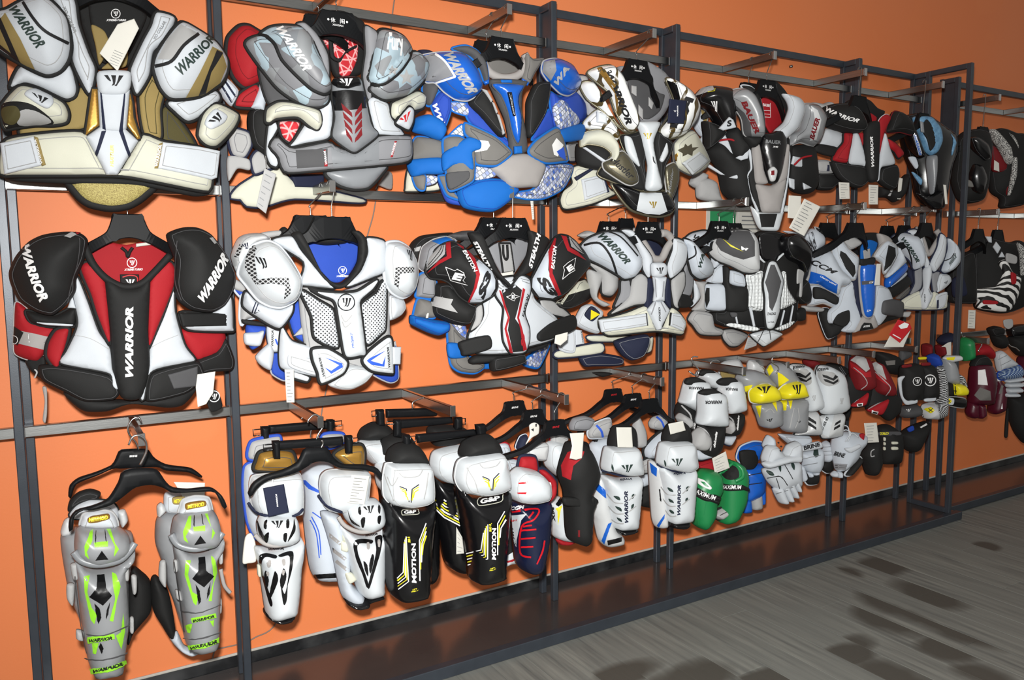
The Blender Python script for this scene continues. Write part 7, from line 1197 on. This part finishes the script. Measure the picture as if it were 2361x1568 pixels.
q = P('badge', 'inkwhite', '238,1138 290,1138 352,1198 335,1217 262,1182', n=.001, th=.003, on=p); D(q, 'badge_core', 'pgreen', '262,1150 295,1155 332,1195 300,1188')
glove('right green gauntlet with its mouth open and a black lettered strap', o5, (500, 1220), -.34)
p = P('gauntlet', 'pgreen', '402,1240 408,1160 430,1050 500,983 580,1008 610,1090 604,1200 592,1300 520,1452 430,1482 398,1442', n=.0, th=.02, d=.05, rnd=True); D(p, 'mouth', 'black', '428,1075 500,1020 560,1050 565,1120 480,1135', sharp=False); Tb('rim', 'pgreen', '415,1090 500,1000 585,1040 600,1110 540,1150', r=.008, n=.0, on=p)
q = P('strap', 'black', '412,1178 600,1178 604,1218 500,1228 418,1220', n=.0, th=.006, d=.003, on=p); X(q, 'MAXIMUM', 'inkwhite', '425,1212 590,1212 590,1182 428,1182', bold=.015); P('liner_fingers', 'lgrey', '352,1405 480,1338 512,1382 410,1455', n=.02, th=.014, d=.015, pipe='black', pr=.005); seg(P('liner_fingers', 'lgrey', '390,1420 500,1365 505,1400 430,1455', n=.035, th=.01, d=.008), '400,1430 490,1385', 10, 'ink')
paper_tag('377,1087 497,1042 465,908 355,965', n=.075, rows=5)
glove('blue glove with a white-edged cuff behind the green gauntlets', o5, (680, 1100), -.26)
P('cuff', 'pblue', '548,960 580,870 680,828 762,838 758,910 720,980 600,1010', n=.0, th=.014, d=.02, pipe='bwhite', pr=.004); P('lining', 'black', '578,912 700,898 722,990 682,1052 600,1042', n=.026, th=.006, d=.006); p = P('hand', 'pblue', '598,1060 762,1010 768,1220 700,1290 600,1300', n=.006, th=.016, d=.03); seg(p, ['605,1110 760,1080', '610,1180 755,1160'], 8, 'navy')
for s, m in (('585,1290 655,1285 665,1392 592,1400', 'pblue'), ('668,1262 742,1238 748,1362 680,1375', 'lgrey'), ('720,1200 768,1190 768,1320 735,1330', 'pblue')): P('finger', m, s, n=.006, th=.012, d=.015)
glove('white glove with black leaf slots and splayed fingers', o5, (930, 1080), -.37)
P('thumb', 'bwhite', '762,860 800,780 845,800 850,880 800,910', n=-.01, th=.014, d=.02); P('palm', 'black', '840,1180 1000,1120 1050,1200 980,1290 900,1290', n=-.01, th=.012)
p = P('back_of_hand', 'white', '768,1050 960,990 1050,998 1058,1180 1000,1192 900,1232 830,1182 790,1132', n=.008, th=.018, d=.03); D(p, 'leaf_slot', 'inkteal', '790,1065 830,1070 855,1100 820,1098', sharp=False); D(p, 'leaf_slot', 'inkteal', '888,1000 908,1030 905,1075 888,1045', sharp=False); D(p, 'leaf_slot', 'inkteal', '990,990 1015,1020 1012,1060 990,1030', sharp=False); seg(p, ['800,1120 900,1110 960,1180', '870,1120 900,1210', '930,1010 1000,1130'], 6, 'black')
P('cuff', 'white', '755,960 790,870 860,858 920,925 960,860 1040,828 1057,900 1052,965 1000,985 930,965 780,1012', n=.02, th=.018, d=.025); p = P('cuff_roll', 'white', '762,1000 900,958 1052,928 1054,995 960,1002 800,1045', n=.045, th=.014, d=.012)
for x_, y_ in ((890, 840), (912, 870), (905, 905)): P('eyelet', 'ink', '%d,%d %d,%d %d,%d %d,%d' % (x_-7, y_, x_, y_-7, x_+7, y_, x_, y_+7), n=.055, th=.002)
for s, l in (('845,1215 900,1188 952,1312 922,1330 890,1312', '868,1250 912,1235'), ('898,1195 950,1178 992,1292 975,1312 950,1302', '920,1235 965,1218'), ('938,1172 985,1150 1032,1262 1020,1282 995,1272', '960,1210 1005,1195'), ('983,1150 1020,1128 1052,1212 1040,1232 1020,1222', '1000,1175 1038,1160')):
    p = P('finger', 'white', s, n=.014, th=.014, d=.018, rnd=True); seg(p, l, 6)
glove('white glove with a lettered cuff band, left of the laced glove', o5, (1130, 960), -.34)
P('cuff', 'bwhite', '890,770 1010,775 1135,785 1130,850 1060,890 960,842', n=-.004, th=.014, d=.015); p = P('cuff_band', 'white', '1052,880 1212,828 1228,880 1070,912', n=.03, th=.01, d=.006); X(p, 'BRINE', 'ink', '1092,900 1222,866 1216,838 1090,868', bold=.05, shear=0)
p = P('back_of_hand', 'bwhite', '1058,920 1222,882 1232,1000 1192,1082 1120,1072 1078,1012', n=.008, th=.016, d=.03); D(p, 'crest', 'inkteal', '1170,900 1205,895 1210,945 1185,960 1165,935'); seg(p, ['1080,970 1225,940', '1090,1020 1200,1000']); P('palm', 'black', '1040,1065 1200,1085 1195,1165 1120,1175 1075,1115', n=-.006, th=.012, d=.01, pipe='white', pr=.004)
for s in ('1040,1040 1080,1020 1110,1120 1070,1150', '1120,1080 1150,1075 1150,1110 1125,1115', '1160,1070 1200,1060 1195,1095 1165,1100'): P('finger', 'bwhite', s, n=.008, th=.012, d=.012)
o6 = ((1800, 760), 4.02)
glove('small white glove squeezed between the two lettered white gloves', o6, (430, 1120), -.30, 16); p = P('back_of_hand', 'bwhite', '378,1065 430,1030 472,1080 485,1180 430,1228 388,1202', n=.0, th=.014, d=.02); seg(p, ['390,1090 465,1085', '392,1130 475,1125', '395,1165 478,1160']); P('palm', 'black', '350,1270 400,1220 470,1180 480,1300 420,1330', n=-.01, th=.012, d=.01, pipe='white', pr=.003)
glove('white laced glove with grey pinstripe panel', o6, (620, 1130), -.36, 16)
P('palm', 'black', '590,1340 720,1180 745,1225 650,1345', n=-.006, th=.014, d=.012, pipe='white', pr=.005); p = P('back_of_hand', 'bwhite', '473,1100 490,1000 560,948 700,955 782,978 772,1060 722,1122 692,1202 590,1300 520,1310 500,1250', n=.0, th=.018, d=.04)
X(p, 'BRINE', 'ink', '490,1165 590,1190 602,1150 502,1125', bold=.05); D(p, 'grey_panel', 'grey', '500,1240 620,1245 600,1300 510,1295'); seg(p, ['505,1258 612,1262', '508,1275 606,1280'], 4, 'ink'); P('cuff_strap', 'white', '598,1102 720,1058 735,1090 640,1145', n=.05, th=.008, d=.005); P('lining', 'red', '738,970 775,965 765,1030 740,1000', n=.035, th=.006)
for s in ('465,1340 500,1310 525,1320 520,1368 480,1365', '525,1320 560,1315 560,1372 525,1370'): P('finger', 'bwhite', s, n=.006, th=.012, d=.01)
for s in ('550,965 600,930 650,960 620,1040', '640,990 620,900 560,890', '600,1040 660,960 720,1000'): Tb('lace', 'white', s, r=.0025, n=.05)
# red, black and silver elbow pads
def redpad(label, ctr, Y, q):
    elbow(label, o6, ctr, Y, 16); P('base', 'black', q['base'], n=-.01, th=.016, d=.02); p = P('elbow_cup', 'dred', q['cup'], n=.012, th=.018, d=.04, rnd=True); D(p, 'grey_field', 'lgrey', q['gf']); D(p, 'red_band', 'red', q['rb']); lines(p, 'pale_line', 'lgrey', q['ln'], 7)
    p = P('forearm_plate', 'red', q['low'], n=.02, th=.012, d=.01); lines(p, 'pale_line', 'lgrey', q['l2'], 9); D(p, 'badge', 'inkwhite', q['bd']); D(p, 'badge_core', 'ink', q['bc'])
redpad('left dark red elbow pad with a grey top', (740, 480), -.33, dict(base='555,540 650,400 840,420 845,560 795,705 640,725 570,640', cup='643,320 660,260 720,243 795,268 835,400 845,520 780,562 680,552 650,420', gf='648,285 700,246 785,258 825,365 790,392 700,312', rb='646,300 690,325 790,400 830,385 838,440 780,440 690,380 655,350', ln='680,350 760,420 800,500 745,552', low='655,705 802,580 782,692 722,717', l2='650,705 760,610', bd='705,690 760,680 758,705 710,712', bc='712,695 750,688 750,700 716,706'))
redpad('right dark red elbow pad with a grey top', (920, 520), -.36, dict(base='795,600 850,420 1010,560 1095,640 1090,760 1000,845 930,800 800,745', cup='828,345 860,298 920,318 1002,480 1028,560 1002,612 920,602 870,562 850,430', gf='834,325 880,300 940,340 980,465 920,430', rb='830,350 870,380 960,450 1000,500 1010,530 950,490 860,425', ln='880,390 960,470 1015,540 975,610', low='802,745 988,640 972,722 920,792', l2='805,742 960,655', bd='845,750 905,760 895,785 842,770', bc='855,756 898,766 890,778 852,768'))
paper_tag('795,1050 912,1045 890,862 772,868', n=.03, rows=6)
elbow('black elbow pad with a grey lettered label above the black gloves', o6, (970, 300), -.24, 16); p = P('body', 'black', '870,220 960,210 1080,250 1110,340 1080,420 960,380', n=.0, th=.018, d=.03); D(p, 'faded_label', 'mgrey', '970,290 1060,285 1058,325 985,330'); P('strap', 'dgrey', '1110,200 1190,190 1200,250 1110,290', n=.0, th=.01, d=.01)
elbow('black elbow pads with fine grey piping behind the white pair', o6, (560, 450), -.22, 16); p = P('body', 'black', '430,330 540,320 660,400 660,620 600,840 480,600', n=.0, th=.018, d=.03); lines(p, 'piping_line', 'grey', ['540,350 600,440 620,520', '555,345 615,440 635,510'], 3); P('top', 'dred', '210,290 280,260 350,300 340,360 240,350', n=-.01, th=.014, d=.02)
def wpad(label, ctr, Y, body, trims, ring=None):
    elbow(label, o6, ctr, Y, 20); p = P('body', 'black', body, n=.0, th=.018, d=.03)
    for t in trims: P('white_trim', 'white', t, n=.03, th=.006)
    if ring: ring_logo(p, 'inkwhite', *ring)
wpad('left black elbow pad with white curved trim', (1190, 500), -.33, '1108,460 1118,340 1280,318 1320,420 1300,640 1260,655 1180,692 1125,622', ['1088,455 1152,430 1120,485 1132,615 1180,660 1260,645 1260,680 1160,697 1112,612'], (1265, 480, 38, 6)); P('label', 'dred', '1130,330 1210,320 1210,345 1130,355', n=.03, th=.003)
wpad('right black elbow pad with a round white emblem', (1380, 490), -.36, '1280,350 1300,330 1400,328 1442,420 1445,625 1330,655 1285,600', ['1338,642 1432,623 1428,662 1338,668', '1290,440 1312,400 1300,500 1285,480'], (1385, 470, 50, 8)); P('label', 'dred', '1310,310 1385,305 1385,332 1310,335', n=.03, th=.003)
glove('black glove with a pale ring mark', o6, (840, 1160), -.33, 18); p = P('body', 'black', '740,1160 770,1060 860,1000 900,1060 920,1220 870,1342 800,1342 760,1232', n=.0, th=.018, d=.04); lines(p, 'ring_mark', 'lgrey', '868,1110 840,1130 840,1175 870,1170', 9)
glove('black glove with pale finger bars and a yellow lettered cuff', o6, (1010, 1080), -.30, 18); p = P('body', 'black', '890,920 1000,880 1105,960 1115,1120 1090,1232 1000,1247 920,1222', n=.0, th=.018, d=.04); q = P('cuff_band', 'dgrey', '912,950 1100,945 1102,980 915,982', n=.045, th=.006); X(q, 'TRD', 'inkyellow', '918,976 1000,974 1000,952 918,955', bold=.05)
for s in ('1032,1040 1082,1038 1082,1062 1032,1064', '1030,1088 1082,1086 1084,1114 1030,1116', '955,1000 970,1000 970,1030 955,1032', '955,1045 970,1045 970,1070 955,1072', '953,1090 970,1088 970,1116 953,1118'): P('finger_bar', 'cream', s, n=.055, th=.004, d=.003)
glove('black glove with a blue patch at the end of the near rack', o6, (1230, 1000), -.27, 20); p = P('body', 'black', '1108,970 1200,900 1350,850 1365,900 1275,1105 1200,1135 1130,1085', n=.0, th=.018, d=.04); P('patch', 'dblue', '1175,920 1225,890 1235,930 1190,950', n=.045, th=.006); D(p, 'pale_mark', 'inkwhite', '1290,905 1350,870 1360,885 1300,915')
elbow('dark elbow pad with a small white emblem below the white-trimmed black pads', o6, (1170, 760), -.28, 20); p = P('body', 'dgrey', '1105,720 1250,690 1290,730 1270,800 1150,820 1100,790', n=.0, th=.016, d=.03); logo(p, 'inkwhite', '1165,765 1200,760 1208,735 1160,740')
o7 = ((2080, 720), 5.228)
elbow('silver dotted elbow pad with a round yellow badge', o7, (380, 1050), -.33, 22); p = P('shell', 'silverdot', '395,960 420,700 470,640 520,850 525,1150 512,1242 440,1282 360,1292 258,1272 235,1150 280,1100 400,1090', n=.0, th=.018, d=.035); q = P('forearm_plate', 'plgrey', '255,1265 285,1105 400,1095 450,1270 360,1290', n=.0, th=.006, d=.004, on=p); r = P('badge', 'pyellow', '300,1180 345,1140 390,1180 345,1220', n=.0, th=.004, on=q); lines(r, 'badge_cross', 'ink', ['320,1160 370,1200', '370,1160 320,1200'], 8)
elbow('silver and yellow elbow pad with a badge plate beside the end post', o7, (620, 850), -.36, 22)
p = P('upper_shell', 'psilver', '475,580 520,560 610,590 655,700 664,865 500,835', n=.0, th=.016, d=.03); q = P('top_band', 'plgrey', '495,565 530,528 705,525 715,580 600,602', n=.02, th=.01, d=.006); D(q, 'yellow_label', 'pyellow', '530,548 640,543 622,578 542,573'); P('dot_side', 'silverdot', '660,740 730,780 765,930 700,880 664,865', n=-.004, th=.014, d=.02)
P('band', 'black', '505,845 605,862 615,1002 528,992', n=.02, th=.01, d=.006); p = P('elbow_cup', 'pyellow', '598,870 720,868 762,930 742,995 660,1005 608,985', n=.02, th=.014, d=.03, rnd=True); lines(p, 'black_line', 'ink', ['640,870 650,1000', '605,945 660,950'], 12); P('forearm_strap', 'pblack', '498,1018 752,1038 742,1152 530,1115', n=.016, th=.012, d=.01, pipe='lgrey', pr=.003); r = P('badge_plate', 'white', '513,1030 622,1040 612,1117 513,1102', n=.04, th=.004); D(r, 'badge', 'pyellow', '530,1070 562,1038 595,1072 562,1105', sharp=False); lines(r, 'badge_cross', 'ink', ['545,1055 580,1090', '580,1055 545,1090'], 8)
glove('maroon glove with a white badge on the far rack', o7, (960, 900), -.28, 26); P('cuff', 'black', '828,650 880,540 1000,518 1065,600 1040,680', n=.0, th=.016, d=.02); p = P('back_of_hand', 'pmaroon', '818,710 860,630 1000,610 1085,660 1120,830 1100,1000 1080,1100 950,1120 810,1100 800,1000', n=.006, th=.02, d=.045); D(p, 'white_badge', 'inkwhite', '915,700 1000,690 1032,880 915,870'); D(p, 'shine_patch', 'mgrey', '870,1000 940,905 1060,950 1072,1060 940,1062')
for s in ('768,1200 800,1085 900,1100 910,1250 860,1282 800,1260', '890,1110 980,1110 1000,1230 950,1282 900,1265'): P('finger', 'pmaroon', s, n=.01, th=.016, d=.02)
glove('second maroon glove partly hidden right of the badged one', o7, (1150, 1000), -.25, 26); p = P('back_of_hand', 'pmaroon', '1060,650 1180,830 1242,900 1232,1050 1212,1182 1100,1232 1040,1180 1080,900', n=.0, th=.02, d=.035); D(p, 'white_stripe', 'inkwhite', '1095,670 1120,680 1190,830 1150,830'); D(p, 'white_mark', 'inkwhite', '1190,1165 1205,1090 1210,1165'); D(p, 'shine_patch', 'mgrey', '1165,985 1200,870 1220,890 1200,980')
glove('white glove with a blue mesh back on the far rack', o7, (1290, 750), -.30, 26); p = P('cuff', 'white', '1115,510 1200,463 1300,548 1385,632 1200,692 1150,705', n=.0, th=.016, d=.02); seg(p, ['1160,570 1260,520', '1190,640 1310,580'], 6); P('mesh_back', 'bluenet', '1158,722 1380,638 1442,680 1424,782 1180,815', n=.008, th=.014, d=.025, pipe='dblue', pr=.004)
for s in ('1248,812 1442,778 1437,832 1260,852', '1258,857 1432,846 1427,902 1263,907', '1258,917 1427,911 1422,967 1263,972', '1243,977 1392,976 1387,1022 1248,1022'): P('finger_roll', 'white', s, n=.008, th=.012, d=.018)
glove('green glove hanging behind the end post', o7, (770, 450), -.22, 26); p = P('body', 'pgreen', '678,375 740,298 832,330 852,450 842,562 732,592 700,502', n=.0, th=.018, d=.04); seg(p, ['690,480 845,460', '790,330 800,560'], 8, 'green')
glove('red glove above the maroon glove', o7, (970, 460), -.22, 26); P('body', 'red', '848,440 920,388 1020,388 1092,470 1082,562 1000,522 880,525', n=.0, th=.018, d=.03)
hookw('bundle of thin wire hooks over the red glove', o7, (950, 380), -.24, '870,370 900,350 940,360 960,390 920,460 930,480')
hookw('thin wire hook over the green glove', o7, (740, 270), -.22, '712,235 715,270 735,300 760,290')
glove('black glove hanging left of the darkest corner of the far rack', o7, (1150, 290), -.22, 26); P('cuff', 'black', '1030,200 1120,165 1210,190 1200,270 1080,290', n=.0, th=.016, d=.02); P('back_of_hand', 'black', '1075,280 1210,262 1260,360 1210,440 1120,400', n=.006, th=.018, d=.03)
glove('black glove with a bright wire clip in the darkest corner of the far rack', o7, (1380, 320), -.24, 26); P('cuff', 'pblack', '1270,190 1380,150 1500,150 1500,280 1300,300', n=.0, th=.016, d=.02); P('back_of_hand', 'black', '1290,300 1500,280 1500,505 1400,525 1300,420', n=.006, th=.018, d=.04); Tb('clip', 'chrome', '1270,370 1310,410 1370,430 1415,470', r=.003, n=.06)
glove('purple glove cut by the right edge of the picture', o7, (1460, 750), -.26, 26); p = P('body', 'maroon', '1395,565 1500,540 1500,945 1430,932', n=.0, th=.018, d=.03); D(p, 'white_mark', 'inkwhite', '1440,850 1470,845 1470,880 1440,885')
glove('long black glove below the blue mesh glove at the right edge', o7, (1400, 1250), -.26, 26); P('body', 'black', '1268,1040 1350,1010 1500,1000 1500,1570 1380,1482 1300,1302', n=.0, th=.018, d=.04); P('strap', 'black', '1260,1180 1285,1180 1270,1490 1235,1490', n=.01, th=.006)
glove('dark red glove between the end posts', o7, (300, 450), -.22, 26); P('body', 'dred', '245,395 330,378 335,480 310,530 250,522', n=.0, th=.016, d=.03)
glove('second dark red glove with a white tag right of the end posts', o7, (470, 440), -.24, 26); P('body', 'dred', '405,405 485,398 500,505 430,528', n=.0, th=.016, d=.03); paper_tag('510,522 592,520 592,340 466,422', n=.03)
elbow('navy elbow pad behind the silver and yellow one', o7, (520, 330), -.24, 26); P('body', 'navy', '425,345 480,280 592,248 600,350 480,395', n=.0, th=.018, d=.03)
elbow('faded blue elbow pad between the black and silver pads', o7, (370, 590), -.30, 22); P('body', 'dblue', '305,530 400,500 450,600 410,672 340,632', n=.0, th=.018, d=.03); P('trim', 'lgrey', '355,680 440,650 450,690 380,705', n=.0, th=.01, d=.006); P('trim', 'yellow', '203,545 290,538 285,568 208,572', n=.01, th=.006)
